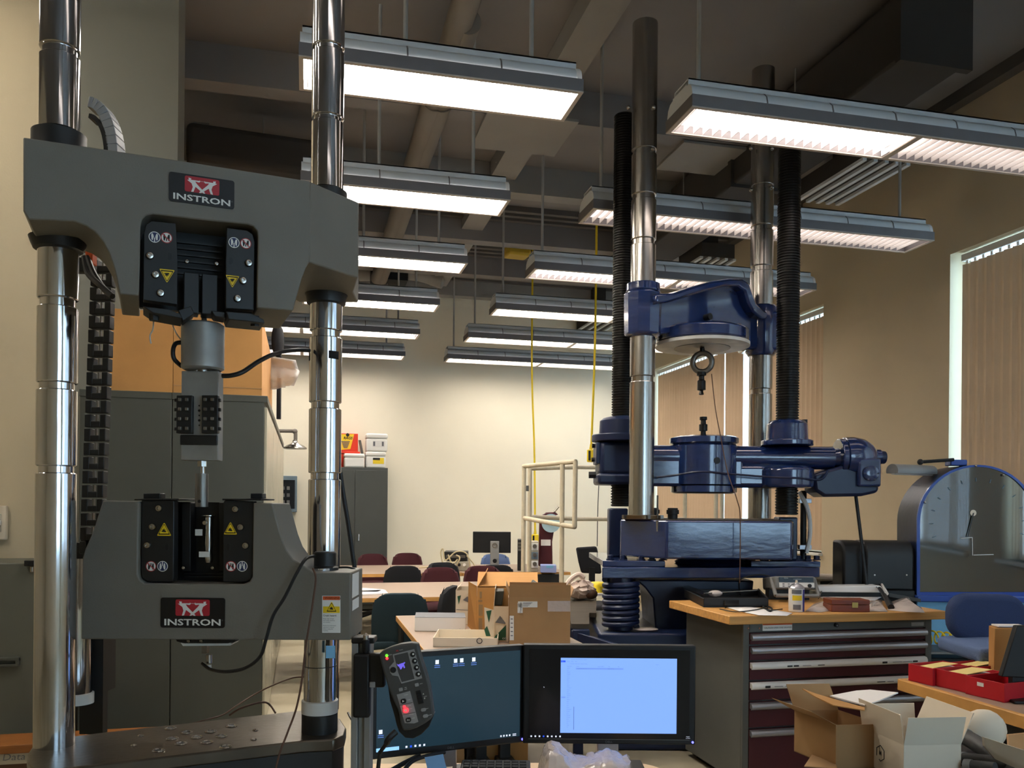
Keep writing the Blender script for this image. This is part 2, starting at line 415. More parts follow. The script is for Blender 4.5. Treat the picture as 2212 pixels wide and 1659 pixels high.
# ------------------------------------------------------------------ ceiling: beams, deck ribs, panels, ducts
for i, y in enumerate((2.9, 6.75, 8.35, 9.95, 11.4, 12.6)):
    o = MB().aab(XL, XW, y-.09, y+.09, ZC-.28 if i else ZC-.2, ZC).build('trim_%d' % (i+1), 'ceiling' if i not in (2, 5) else 'panel_grey', smooth=0); struct(o)
o = MB().aab(1.75, 2.0, YB, YF, ZC-.16, ZC).build('trim_7', 'panel_grey', smooth=0); struct(o)
o = MB().aab(XW-.1, XW, YB, YF, ZC-.1, ZC).build('trim_8', 'deck', smooth=0); struct(o)
rib = None
r = MB()
for k in range(20):
    y = 9.4+k*.16; r.aab(-1.2, 5.2, y, y+.07, ZC-.06, ZC)
struct(r.build('trim_9', 'deck', smooth=0))
def panel(px, py, w_, d, label):
    p = onz(px, py, ZC-.3); o = thing('acoustic_panel', label, 'ceiling panel', (p.x, p.y, ZC-.31), 'grey panels hung below the ceiling')
    MB().aab(p.x-w_/2, p.x+w_/2, p.y-d/2, p.y+d/2, ZC-.31, ZC-.285).build('board', 'panel_grey', o, bevel=.004)
    for sx in (-.4, .4): MB().cyl((p.x+w_*sx, p.y, ZC-.285), (p.x+w_*sx, p.y, ZC), .005, n=6).build('hanger', 'rod', o)
panel(1130, 290, .75, .7, 'grey square ceiling panel right of the nearest left light and the pipes')
panel(1530, 345, .75, .6, 'grey square ceiling panel seen between the two blue press columns')
panel(640, 335, .7, .4, 'grey ceiling panel behind the top of the right chrome column')
def pipe(px, py, z, r_, label, y0=2.0, y1=11.6):
    p = onz(px, py, z); o = thing('ceiling_pipe', label, 'pipe', (p.x, y0, z), 'pair of round pipes under the ceiling')
    MB().cyl((p.x, y0, z), (p.x, y1, z), r_, n=24).build('pipe_run', 'duct', o)
    for y in (4.4, 6.4, 8.4, 10.4):
        if y0 < y < y1: MB().cyl((p.x, y-.02, z), (p.x, y+.02, z), r_*1.1, n=24).build('band', 'duct', o); MB().cyl((p.x, y, z+r_), (p.x, y, ZC), .008, n=6).build('hanger', 'rod', o)
pipe(985, 70, 4.55, .085, 'fatter round grey pipe running away under the ceiling, right one of two', y0=2.2)
pipe(915, 330, 4.55, .085, 'round grey pipe running away under the ceiling, left one of two', y0=5.3)
# rectangular dark duct at the right with its end cap and slotted diffuser
p = onz(2020, 60, 4.6)
d = thing('air_duct', 'dark rectangular air duct along the ceiling near the window wall', 'duct', (p.x, p.y, 4.35))
MB().aab(p.x-.24, p.x+.24, p.y, p.y+5.5, 4.38, 4.82).build('duct_run', 'duct_dark', d, bevel=.02)
MB().aab(p.x-.27, p.x+.27, p.y+2.2, p.y+2.26, 4.35, 4.85).build('flange', 'duct_dark', d)
MB().aab(p.x-.27, p.x+.27, p.y-.02, p.y+.03, 4.35, 4.85).build('flange', 'duct_dark', d)
for k in (1.2, 3.2): MB().cyl((p.x-.26, p.y+k, 4.4), (p.x-.26, p.y+k, ZC), .006, n=6).build('hanger', 'rod', d)
def diffuser(px, py, L, label, nslot=4):
    p = onz(px, py, 4.3); d = thing('slot_diffuser', label, 'air diffuser', (p.x, p.y, 4.27), 'slotted air diffusers near the window wall')
    MB().aab(p.x-.2, p.x+.2, p.y-L/2, p.y+L/2, 4.29, 4.45).build('plenum', 'duct_dark', d, bevel=.004)
    for k in range(nslot+1):
        x = p.x-.2+.4*k/nslot; MB().aab(x-.018, x+.018, p.y-L/2, p.y+L/2, 4.265, 4.29).build('blade', 'fix_grey', d, smooth=0)
    MB().aab(p.x-.1, p.x+.1, p.y-.1, p.y+.1, 4.45, ZC).build('neck', 'duct_dark', d)
diffuser(1836, 390, .95, 'slotted air diffuser seen below the right end of the nearest right light')
diffuser(1525, 570, .6, 'slotted air diffuser further back between the blue press columns')
diffuser(1290, 703, .8, 'small dark slotted diffuser among the farthest lights', 3)
# dark lumps of ducting far left and by the far wall
p = P(560, 352, 7.3)
d = thing('air_duct', 'black box duct behind the upper crosshead of the grey frame', 'duct', (p.x, p.y, 4.0))
MB().box((p.x, p.y, p.z), (1.15, .6, .3), .1).build('duct_run', 'duct_dark', d, bevel=.05, seg=3); MB().box((p.x-.45, p.y-.1, min(p.z+.1, ZC-.13)), (.12, .12, .25)).build('neck', 'panel_grey', d)
p = P(860, 578, 12.3)
o = thing('air_duct', 'pale wrapped duct elbow by the far wall above the third light', 'duct', p)
MB().tube(cat([P(775, 583, 12.2), P(850, 580, 12.2), P(905, 583, 12.2), P(960, 600, 12.2)], 6), .16, 14).build('elbow', 'panel_grey', o)
MB().box(P(840, 597, 12), (.5, .3, .16)).build('damper', 'black', o); MB().cyl(p, (p.x, p.y, ZC), .02).build('hanger', 'rod', o)
# yellow hoist trolley, sprinklers, junction fittings
p = P(1115, 535, 10.5)
d = thing('hoist_trolley', 'dull yellow hoist trolley hanging under the dark ceiling', 'hoist', p)
MB().box(P(1116, 538, 10.5), (.3, .25, .2), .1).build('body', 'yellow_dull', d, bevel=.03); MB().box(P(1114, 512, 10.5), (.18, .2, .12), .1).build('motor', 'yellow_dull', d, bevel=.03)
MB().cyl(P(1114, 510, 10.5), (P(1114, 505, 10.5).x, P(1114, 505, 10.5).y, ZC), .03).build('hanger', 'black', d)
for px, py, Z, lb in ((1538, 400, 8.6, 'white upright sprinkler head above the second right light'), (1085, 358, 8.2, 'white ceiling sensor beside the second left light'), (755, 318, 8.2, 'white sensor just right of the chrome column near the ceiling')):
    p = P(px, py, Z); d = thing('sprinkler_head', lb, 'sprinkler', p, 'small white fittings under the ceiling')
    MB().lathe([(.01, 0), (.06, .012), (.062, .03), (.02, .045)], p).build('head', 'white_plastic', d); MB().cyl(p+UP*.04, (p.x, p.y, ZC), .012, n=8).build('drop', 'rod', d)
# ------------------------------------------------------------------ hanging light fixtures
def fixture(x0, x1, y, nsec, lampm, label, group, slats, stems, lamp0=None):
    hw = .17; zb = 3.6
    d = thing('pendant_light', label, 'light', ((x0+x1)/2, y, zb), group)
    t = .022
    MB().aab(x0, x1, y-hw, y-hw+.006, zb, zb+.062).aab(x0, x1, y+hw-.006, y+hw, zb, zb+.062).aab(x0, x0+.006, y-hw+.006, y+hw-.006, zb, zb+.062).aab(x1-.006, x1, y-hw+.006, y+hw-.006, zb, zb+.062).build('frame', 'fix_dark', d, smooth=0)
    rim = MB().aab(x0, x1, y-hw, y-hw+t, zb-.006, zb).aab(x0, x1, y+hw-t, y+hw, zb-.006, zb).aab(x0, x0+t, y-hw+t, y+hw-t, zb-.006, zb).aab(x1-t, x1, y-hw+t, y+hw-t, zb-.006, zb)
    for k in range(1, nsec):
        x = x0+(x1-x0)*k/nsec; rim.aab(x-.02, x+.02, y-hw+t, y+hw-t, zb-.006, zb)
    rim.build('rim', 'fix_rim', d, smooth=0)
    prof = [(-.155, .062), (-.155, .075), (-.145, .11), (-.12, .135), (-.085, .142), (-.085, .15), (.085, .15), (.085, .142), (.12, .135), (.145, .11), (.155, .075), (.155, .062)]
    MB().prism([V((x0+.03, y+a, zb+b)) for a, b in prof], (x1-x0-.06, 0, 0)).build('reflector', 'fix_grey', d, smooth=50)
    n = int((x1-x0)/.35)
    for k in range(1, n):
        x = x0+(x1-x0)*k/n+.04
        MB().prism([V((x, y+a*1.012, zb+b*1.012-.001)) for a, b in prof], (.008, 0, 0)).build('seam', 'fix_dark', d, smooth=50)
    MB().aab(x0+.015, x1-.015, y-.09, y-.082, zb+.142, zb+.185).aab(x0+.015, x1-.015, y+.082, y+.09, zb+.142, zb+.185).aab(x0+.015, x1-.015, y-.09, y+.09, zb+.177, zb+.185).build('top_channel', 'fix_grey', d, smooth=0)
    for x in (x0+.005, x1-.03): MB().prism([V((x, y+a*1.03, zb+b)) for a, b in prof], (.025, 0, 0)).build('end_cap', 'louver' if x > x0+.1 else 'fix_grey', d, smooth=50)
    for k in range(nsec):
        a = x0+(x1-x0)*k/nsec+.02; b = x0+(x1-x0)*(k+1)/nsec-.02
        MB().aab(a, b, y-.148, y+.148, zb+.045, zb+.05).build('lamp_panel', lampm if k or lamp0 is None else lamp0, d, smooth=0)
    sp = .0575; cnt = int((x1-x0-.08)/sp)
    if slats:
        s0 = None
        for k in range(cnt):
            x = x0+.04+k*(x1-x0-.08)/cnt
            if s0 is None: s0 = MB().prism([V((x, y-.145, zb+.002)), V((x, y+.145, zb+.002)), V((x, y+.145, zb+.04)), V((x, y+.07, zb+.03)), V((x, y, zb+.026)), V((x, y-.07, zb+.03)), V((x, y-.145, zb+.04))], (.003, 0, 0)).build('louver', 'louver', d, smooth=0); xb = x
            else: same_mesh(s0, d, (x-xb, 0, 0))
    else:
        m_ = MB()
        for k in range(cnt): x = x0+.04+k*(x1-x0-.08)/cnt; m_.aab(x, x+.003, y-.145, y+.145, zb+.002, zb+.032)
        lo = m_.build('louver_grid', 'louver', d, smooth=0); lo['kind'] = 'stuff'
    for x in stems:
        MB().cyl((x, y, zb+.18), (x, y, ZC), .012, n=10).build('stem', 'rod', d)
        MB().cyl((x, y, zb+.18), (x, y, zb+.2), .025, n=12).build('stem_nut', 'rod', d)
ords = ['nearest', 'second', 'third', 'fourth', 'fifth', 'farthest']
for i in range(6):
    y = 4.29+1.575*i
    x0 = -.045 if i < 4 else -1.46
    fixture(x0, 1.35, y, 1 if i < 4 else 2, 'lamp_L' if i < 4 else 'lamp_F', '%s hanging light of the left row, grey housing with bright white louvers' % ords[i], 'hanging fluorescent lights of the left row', i < 2, (.47, 1.12) if i < 4 else (-1.0, 1.1), lamp0=None if i < 4 else 'lamp_F')
    fixture(1.945, 4.735, y, 2, 'lamp_R' if i < 3 else 'lamp_F', '%s hanging light of the right row, long grey two-part housing with louvers' % ords[i], 'hanging fluorescent lights of the right row', i < 2, (2.06, 4.55), lamp0='lamp_R4' if i in (0, 2) else None)
for i in range(4):  # rows continued out of view, added to light the camera-facing surfaces
    y = 4.29-1.575*(i+1)
    fixture(-.045, 1.35, y, 1, 'lamp_fill_back', 'left-row hanging light added unseen behind the photographer, number %s back from the nearest' % ['one', 'two', 'three', 'four'][i], 'hanging fluorescent lights of the left row', False, (.47, 1.12))
    fixture(1.945, 4.735, y, 2, 'lamp_fill_back', 'right-row hanging light added unseen behind the photographer, number %s back from the nearest' % ['one', 'two', 'three', 'four'][i], 'hanging fluorescent lights of the right row', False, (2.06, 4.55))
for i in range(3):      # unseen strip lights, added to brighten the left wall and upper crosshead
    y = 4.75-1.6*i; d = thing('added_strip_light', 'added unseen two-tube strip light under the ceiling left of the view, %s from the tan wall' % ['first', 'second', 'third'][i], 'light', (-2.9, y, 4.55), 'added strip lights by the left wall')
    MB().aab(-3.6, -2.2, y-.06, y+.06, 4.62, 4.68).build('batten', 'fix_grey', d, bevel=.004)
    for s_ in (-.045, .045): MB().cyl((-3.55, y+s_, 4.59), (-2.25, y+s_, 4.59), .018, n=14).build('tube', 'lamp_fill_left', d)
    for x in (-3.3, -2.5): MB().cyl((x, y, 4.68), (x, y, ZC), .01, n=8).build('stem', 'rod', d)
# ------------------------------------------------------------------ yellow drop cords hanging by the far tables
def dropcord(pxt, pyt, pxb, pyb, Z, label, conn=True):
    a = P(pxt, pyt, Z); b = P(pxb, pyb, Z); d = thing('drop_cord', label, 'cord', b, 'yellow power cords hanging from the ceiling')
    MB().tube(cat([V((a.x, a.y, ZC)), a, a.lerp(b, .5)+CRT*.01, b], 8), .012, 8).build('cord', 'yellow', d)
    if conn:
        MB().box(b-UP*.06, (.075, .06, .13), .3).build('connector', 'yellow', d, bevel=.012); MB().cyl(b+UP*.01, b+UP*.06, .02, .012, n=10).build('strain_relief', 'yellow', d)
        MB().box(b-UP*.06-CFW*.036+CRT*-.015, (.03, .012, .1), .3).build('outlet_face', 'black', d)
dropcord(1149, 790, 1156, 1155, 10.5, 'thin yellow hanging cord ending at the far table beside the white pipe rail')
dropcord(1288, 560, 1277, 972, 8.8, 'yellow hanging cord with an outlet block beside the blue crosshead')
p = P(1291, 1150, 8.6)
o = MB().tube(cat([P(1296, 1005, 8.6), P(1292, 1080, 8.6), P(1290, 1180, 8.6)], 6), .004, 6).build('thin_cable', 'cable_black'); tag(o, 'thin black cable hanging down behind the left screw of the blue press', 'cable')
# ================================================================== GREY TEST FRAME (foreground left)
BZ = .92                                            # height of the base table
Z1, Z2 = 2.05, 2.44
inst = thing('testing_machine', 'tall grey two-column testing machine with chrome notched columns and black grips', 'testing machine', (P(400, 1600, 2.2).x, P(400, 1600, 2.2).y, 0))
I = inst
# --- base
bp = [onz(60, 1648, BZ), onz(72, 1662, BZ), onz(100, 1664, BZ), onz(658, 1600, BZ), onz(722, 1597, BZ), onz(744, 1588, BZ), onz(748, 1572, BZ), onz(735, 1552, BZ), onz(655, 1534, BZ), onz(214, 1583, BZ), onz(100, 1598, BZ), onz(70, 1612, BZ), onz(58, 1630, BZ)]
cen = sum(bp, V())/len(bp)
pl = MB().prism([p-UP*.03 for p in bp], UP*.03).build('base_plate', 'base_plate', I, bevel=.004)
MB().prism([V((cen.x+(p.x-cen.x)*.985, cen.y+(p.y-cen.y)*.985, .0)) for p in bp], UP*(BZ-.03)).build('base_housing', 'black_metal', I)
for px, py in ((368, 1574), (403, 1583), (455, 1581), (426, 1593), (372, 1596), (478, 1591), (391, 1607), (447, 1604), (342, 1622), (487, 1614), (500, 1569), (552, 1578), (548, 1598), (304, 1590), (289, 1611)):
    q = onz(px, py, BZ); r_ = .0125 if px not in (304, 289, 552, 548) else .005
    o = MB().torus(q+UP*.001, UP, r_, .0025, 16, 6).build('bolt_hole', 'steel', pl); MB().cyl(q-UP*.001, q+UP*.0012, r_*.85, n=14).build('hole_bottom', 'black', pl)
# --- columns
def notched(px, Z, r, zb, zt, gpx, label):
    c = P(px, 1095, Z); prof = [(r, zb)]
    for g0, g1 in gpx:
        a, b = zat(g0, Z, px), zat(g1, Z, px)
        prof += [(r, a-.002), (r-.002, a), (r*.86, a+.001), (r*.86, b-.001), (r-.002, b), (r, b+.002)]
    prof.append((r, zt)); prof.sort(key=lambda t: 0)
    o = MB().lathe(prof, V((c.x, c.y, 0)), n=48).build('column', 'chrome', I, smooth=20); o['label'] = label; return c
cA = notched(121, Z1, .045, BZ, 4.2, [(1022, 1007), (843, 828), (665, 647), (485, 465), (305, 285), (125, 108)], 'chrome notched column at the front left')
cB = notched(701, Z2, .0455, BZ, 4.2, [(1036, 1022), (884, 870), (731, 716), (578, 563), (425, 412), (267, 257), (116, 105)], 'chrome notched column at the right')
for px, py, a0, a1 in ((683, 772, 2.5, 3.6), (729, 771, 5.1, 5.8)):
    z = zat(py, Z2, px); t = []
    for k in range(9):
        a = a0+(a1-a0)*k/8; t.append(V((cB.x, cB.y, z))+CRT*(.0462*math.cos(a))+CFW*(.0462*math.sin(a)*1))
    mb = MB(); mb.add([p+UP*dz for dz in (-.011, .011) for p in t], [(k, k+1, k+10, k+9) for k in range(8)])
    mb.build('tape_band', 'rubber', I, solid=.0008)
def plain(px, Z, r, ztop, py0, py1, label):
    c = P(px, 1500, Z); MB().cyl((c.x, c.y, BZ), (c.x, c.y, ztop), r, n=40).build('guide_column', 'chrome', I)
    za, zb = zat(py1, Z, px), zat(py0, Z, px)
    MB().lathe([(r*1.02, 0), (r*1.14, .002), (r*1.14, zb-za), (r*1.02, zb-za+.002)], V((c.x, c.y, za)), n=36).build('white_collar', 'white_paint', I)
    MB().lathe([(r*1.12, 0), (r*1.12, za-BZ)], V((c.x, c.y, BZ)), n=36).build('sleeve', 'black_metal', I)
    return c
cC = plain(691, 2.2, .0405, 1.34, 1512, 1540, '')
cD = plain(166, 2.5, .0405, 1.34, 1497, 1520, '')
MB().lathe([(.0412, 0), (.0412, .002)], V((cC.x, cC.y, zat(1438, 2.2, 691))), n=36).build('scribe_ring', 'black', I)
MB().prism([P(704, 1395, 2.12), P(724, 1395, 2.13), P(724, 1422, 2.13), P(704, 1422, 2.12)], CFW*.001).build('sticker', 'blue_light', I)
MB().cab(P(223, 1500, 2.62).dot(CRT)-.09, P(223, 1500, 2.62).dot(CRT), BZ, 1.38, 2.6, 2.7).build('rear_post', 'black', I)
# --- upper crosshead
dU = (CRT*.92+CFW*.39).normalized(); nU = (CFW*.92-CRT*.39).normalized(); oU = P(135, 400, 1.90)
FU = lambda px, py, dep=0.0: onp(px, py, oU, nU)+nU*dep
notchU = [(300, 639), (302, 560), (303, 490), (307, 474), (316, 465), (330, 462), (430, 474), (535, 484), (548, 489), (556, 500), (557.5, 512), (556, 600), (555, 665)]
profU = [(50, 296), (360, 342), (670, 391), (672, 480), (668, 566), (660, 580), (651, 605), (633, 671)]
outU = profU + list(reversed(notchU)) + [(258, 635), (252, 600), (244, 570), (235, 545), (220, 518), (205, 501), (186, 488), (160, 478), (62, 474), (50, 455)]
head = MB().prism([FU(*p) for p in outU], nU*.235).build('upper_crosshead', 'frame_grey', I, bevel=.003)
# right-hand end turning back to the far column (plan polygon)
e1 = FU(670, 391); eA = P(775, 432, 2.257)
zt = e1.z; zb = FU(668, 566).z
plan = [e1+nU*.002, V((eA.x, eA.y, 0)), cB+CRT*.083-CFW*.03, cB+CRT*.075+CFW*.09, cB-CRT*.1+CFW*.09, FU(600, 450, .235)]
MB().prism([V((p.x, p.y, zb)) for p in plan], UP*(zt-zb)).build('crosshead_end', 'frame_grey', head, bevel=.004)
for c, r_, zz, nm in ((cA, .064, FU(135, 310).z, 'top_flange'), ):
    MB().lathe([(r_, -.01), (r_*.94, .0), (r_*.94, zat(291, Z1, 135)-zz), (r_*.75, zat(287, Z1, 135)-zz)], V((cA.x, cA.y, zz)), n=36).build(nm, 'black_metal', head)
MB().lathe([(.056, -.01), (.056, 0), (.056, zat(416, Z2, 715)-zt), (.048, zat(413, Z2, 715)-zt)], V((cB.x, cB.y, zt)), n=36).build('top_flange', 'black_metal', head)
zl = FU(120, 478).z
MB().lathe([(.047, -.022), (.054, -.018), (.06, -.004), (.064, .008)], V((cA.x, cA.y, zl)), n=36).build('lower_flange', 'black_metal', head)
MB().lathe([(.047, -.03), (.054, -.026), (.057, -.006), (.062, .004)], V((cB.x, cB.y, zb)), n=36).build('lower_flange', 'black_metal', head)
MB().lathe([(.05, 0), (.05, .01), (.046, .012)], FU(435, 352, .12)+UP*.0, n=32).build('top_boss', 'frame_grey', head)
for px in (275, 283, 600, 612, 606):
    q = FU(px, 640 if px < 400 else 670, .1); 
# grip pocket
MB().prism([FU(px, py, .12) for px, py in notchU], nU*.02).build('pocket_back', 'black', head, smooth=0)
def plateU(pts, dep, th, nm, m='black_metal', par=head, bev=.002): return MB().prism([FU(px, py, dep) for px, py in pts], nU*th).build(nm, m, par, bevel=bev)
plateU([(309, 645), (311, 500), (316, 482), (328, 474), (380, 479), (380, 480), (384, 560), (383, 655)], .012, .03, 'grip_plate')
plateU([(488, 664), (488, 560), (490, 488), (535, 494), (548, 503), (552, 520), (551, 600), (550, 668)], .012, .03, 'grip_plate')
plateU([(398, 665), (399, 575), (433, 579), (432, 668)], .05, .05, 'grip_wedge')
plateU([(438, 668), (439, 579), (474, 583), (473, 672)], .05, .05, 'grip_wedge')
for k in range(6): y = 498+k*14; plateU([(384, y), (487, y+11), (487, y+14), (384, y+3)], .085, .01, 'bellows_rib', bev=0)
plateU([(308, 661), (366, 668), (390, 678), (394, 688), (330, 676)], .0, .1, 'lower_guard'); plateU([(488, 672), (545, 677), (570, 690), (572, 698), (494, 690)], .0, .1, 'lower_guard')
plateU([(385, 664), (414, 655), (421, 672), (396, 688)], .03, .06, 'wedge_foot'); plateU([(458, 665), (488, 668), (490, 682), (466, 678)], .03, .06, 'wedge_foot')
for px, py in ((333, 676), (554, 690)):
    q = FU(px, py, .03); MB().cyl(q-UP*.012, q+UP*.014, .0115, n=6).build('stop_bolt', 'black', head)
def bolts(F, n, pts, par, rb=.009):
    for px, py in pts:
        q = F(px, py, .012); o = MB().lathe([(rb, 0), (rb, .004), (rb*.8, .007), (rb*.45, .0075), (rb*.45, .004)], q, -n, n=16).build('bolt', 'steel', par)
bolts(FU, nU, [(324, 550), (336, 591), (347, 631), (538, 566), (526, 604), (514, 643)], head)
bolts(FU, nU, [(404, 563), (468, 568)], head, .005)
for px, py in ((367, 551), (500, 561)): q = FU(px, py, .0115); MB().prism(rrect(q, dU, UP, .008, .016, .0038), -nU*.0006).build('slot_hole', 'black', head)
def disc(F, n, px, py, r, kind, par, flip):
    q = F(px, py, .0118); d = dU if n is nU else CRT
    a, b = ('label_white', 'sign_blue') if kind == 'b' else ('sign_red', 'label_white')
    MB().cyl(q, q-n*.0004, r, n=24).build('safety_sticker', a, par); MB().cyl(q-n*.0004, q-n*.0006, r*.86, n=24).build('sticker_field', b, par)
    m_ = 'label_white' if kind == 'b' else 'ink'; s = -1 if flip else 1; mb = MB()
    for sx in (-1, 1):
        mb.prism([q-n*.0006+d*(sx*x*r)+UP*(s*y*r) for x, y in ((.12, .1), (.3, .6), (.52, .6), (.56, .2), (.5, -.5), (.32, -.6))], -n*.0002)
    mb.prism([q-n*.0006+d*(x*r)+UP*(s*y*r) for x, y in ((-.09, -.1), (.09, -.1), (.09, -.85 if kind == 'b' else -.6), (-.09, -.85 if kind == 'b' else -.6))], -n*.0003)
    mb.build('sticker_print', m_, par, smooth=0)
    if kind == 'r': MB().prism([q-n*.0009+d*(x*r)+UP*(y*r) for x, y in ((-.7, .52), (-.6, .66), (.7, -.52), (.6, -.66))], -n*.0001).build('sticker_bar', 'sign_red', par, smooth=0)
for px, py, k in ((334, 509, 'b'), (360, 510.5, 'r'), (506.5, 521, 'b'), (532, 523, 'r')): disc(FU, nU, px, py, .0128, k, head, False)
def tri(F, n, px, py, s, up, par):
    d = dU if n is nU else CRT; q = F(px, py, .0118); sg = 1 if up else -1
    def T(k, e): return [q+d*(k*s*x)+UP*(sg*k*s*y)-n*e for x, y in ((-1, -.85), (-1.05, -.95), (-.95, -1.02), (.95, -1.02), (1.05, -.95), (1, -.85), (.1, .85), (0, .92), (-.1, .85))]
    MB().prism(T(1, 0), -n*.0004).build('warning_triangle', 'warn_yellow', par, smooth=0); MB().prism(T(.84, .0005), -n*.0001).build('triangle_border', 'ink', par, smooth=0)
    MB().prism(T(.68, .0007), -n*.0001).build('triangle_field', 'warn_yellow', par, smooth=0)
    MB().prism([q+d*(s*x)+UP*(sg*s*y)-n*.0009 for x, y in ((-.45, -.35), (-.2, -.45), (.25, -.5), (.35, -.3), (.1, -.25), (.3, -.1), (.05, -.1), (0, .15), (-.12, -.1), (-.3, .0), (-.2, -.22))], -n*.0001).build('triangle_print', 'ink', par, smooth=0)
tri(FU, nU, 361, 594, .0155, False, head); tri(FU, nU, 503, 606, .0145, False, head)
def badge(F, n, c, wpx, hgt, par, d):
    bd = MB().prism(rrect(c, d, UP, wpx, hgt, .006), -n*.002).build('name_badge', 'label_black', I, smooth=0); e = c-n*.0022
    MB().prism(rrect(e+UP*hgt*.17, d, UP, wpx*.53, hgt*.54, .004), -n*.0003).build('logo_field', 'logo_red', bd, smooth=0)
    k = wpx*.53/356; q = e+UP*hgt*.17-n*.0004
    G = lambda pts: [q+d*((x-668)*k)-UP*((y-1232)*k) for x, y in pts]
    L = [(527, 1166), (556, 1170), (554, 1186), (640, 1186), (640, 1176), (646, 1186), (646, 1196), (636, 1204), (596, 1198), (612, 1222), (690, 1300), (700, 1316), (680, 1316), (600, 1256), (580, 1312), (556, 1316), (572, 1262), (560, 1224), (514, 1192), (532, 1190)]
    MB().prism(G(L), -n*.0002).prism(G([(1336-x, y) for x, y in L]), -n*.0003).build('logo_figures', 'label_white', bd, smooth=0)
    MB().prism(G([(646, 1187), (690, 1187), (690, 1190), (646, 1190)]), -n*.0002).build('logo_line', 'label_white', bd, smooth=0)
    text('lettering', 'INSTRON', e-UP*hgt*.325, d, UP, hgt*.205, 'label_white', bd, xs=1.52, bold=.022, th=.0005)
    text('trademark', '®', e-UP*hgt*.25+d*wpx*.462, d, UP, hgt*.05, 'ink_grey', bd, th=.0005)
b0, b1 = FU(366, 405), FU(507, 423)
badge(FU, nU, FU(436.5, 412.5, -.0005), (b1-b0).length, (FU(366, 374)-FU(366, 437)).length, head, dU)
# --- lower crosshead (faces the camera)
ZL = 2.12; FL = lambda px, py, dep=0.0: P(px, py, ZL)+CFW*dep
notchL = [(300, 1083), (298, 1160), (297, 1240), (301, 1252), (311, 1260), (420, 1262), (525, 1262), (538, 1257), (545, 1246), (546, 1160), (547, 1086)]
outL = [(222, 1081)]+notchL+[(588, 1087), (595, 1114), (607, 1158), (618, 1187), (633, 1208), (655, 1221), (676, 1236), (757, 1237), (757, 1383), (175, 1381), (178, 1205), (184, 1185), (193, 1165), (203, 1142), (211, 1114)]
low = MB().prism([FL(*p) for p in outL], CFW*.17).build('lower_crosshead', 'frame_grey', I, bevel=.003)
MB().prism([FL(px, py, .1) for px, py in notchL], CFW*.02).build('pocket_back', 'black', low, smooth=0)
def plateL(pts, dep, th, nm, m='black_metal', bev=.002): return MB().prism([FL(px, py, dep) for px, py in pts], CFW*th).build(nm, m, low, bevel=bev)
plateL([(301, 1080), (369, 1080), (372, 1085), (371, 1250), (368, 1258), (314, 1257), (303, 1250), (300, 1238)], .012, .03, 'grip_plate')
plateL([(479, 1083), (484, 1080), (545, 1083), (543, 1240), (540, 1252), (528, 1258), (478, 1258)], .012, .03, 'grip_plate')
plateL([(372, 1085), (392, 1085), (392, 1238), (372, 1238)], .06, .04, 'grip_wedge', 'black'); plateL([(455, 1085), (478, 1085), (478, 1238), (455, 1238)], .06, .04, 'grip_wedge', 'black')
for k in range(2): plateL([(372, 1243+k*7), (478, 1243+k*7), (478, 1246+k*7), (372, 1246+k*7)], .075, .02, 'bellows_rib', bev=0)
for x0, x1 in ((290, 386), (480, 564)): plateL([(x0, 1077), (x1, 1077), (x1, 1080.5), (x0, 1080.5)], .0, .12, 'top_strap', 'black', .001)
for x0, x1 in ((298, 335), (533, 559)): plateL([(x0, 1065), (x1, 1065), (x1, 1077), (x0, 1077)], .03, .035, 'stop_block', 'black', .002)
bolts(FL, CFW, [(340, 1098), (326, 1138), (315, 1178), (506, 1100), (517, 1139), (528, 1179)], low)
bolts(FL, CFW, [(394, 1227), (457, 1227)], low, .0045)
for px, py in ((357, 1182), (490, 1182)): q = FL(px, py, .0115); MB().prism(rrect(q, CRT, UP, .008, .016, .0038), -CFW*.0006).build('slot_hole', 'black', low)
for px, py, k in ((322, 1224, 'r'), (347, 1224, 'b'), (495.5, 1224, 'r'), (520, 1224, 'b')): disc(FL, CFW, px, py, .0132, k, low, True)
tri(FL, CFW, 350.5, 1143, .0165, True, low); tri(FL, CFW, 494.5, 1141, .0155, True, low)
badge(FL, CFW, FL(417, 1323.5, -.0005), 139*ZL/FPX, 65*ZL/FPX, low, CRT)
# end cap of the right column, warning label, left rounded end
q = P(702, 1236, 2.2); q.z = FL(700, 1237).z
MB().lathe([(.034, 0), (.034, .008), (.03, .01), (.028, .012), (.028, .045), (.025, .048)], q+CRT*.0, n=36).build('column_cap', 'black_metal', low)
MB().cyl(FL(180, 1381, .1), FL(180, 1205, .1)+UP*.0, .03, n=28).build('rounded_end', 'frame_grey', low)
lb = MB().prism([FL(696, 1287, -.0006), FL(735.5, 1287, -.0006), FL(735.5, 1367, -.0006), FL(696, 1367, -.0006)], CFW*.0005).build('warning_label', 'label_white', I, smooth=0)
K = lambda x0, y0, x1, y1, e=.0008: [FL(x0, y0, -e), FL(x1, y0, -e), FL(x1, y1, -e), FL(x0, y1, -e)]
MB().prism(K(697.5, 1288, 734.5, 1296), -CFW*.0002).build('label_header', 'warn_orange', lb, smooth=0)
text('lettering', 'WARNING', FL(719, 1292, -.001), CRT, UP, .0052, 'ink', lb, xs=1.1)
MB().prism(K(698, 1310, 734, 1324), -CFW*.0002).build('label_field', 'warn_yellow', lb, smooth=0)
tri(lambda a, b, dep: FL(a, b, -.001), CFW, 716.5, 1311, .0135, True, lb)
text('lettering', 'Crush hazard.', FL(698, 1329.5, -.001), CRT, UP, .0042, 'ink', lb, align='LEFT', bold=.01)
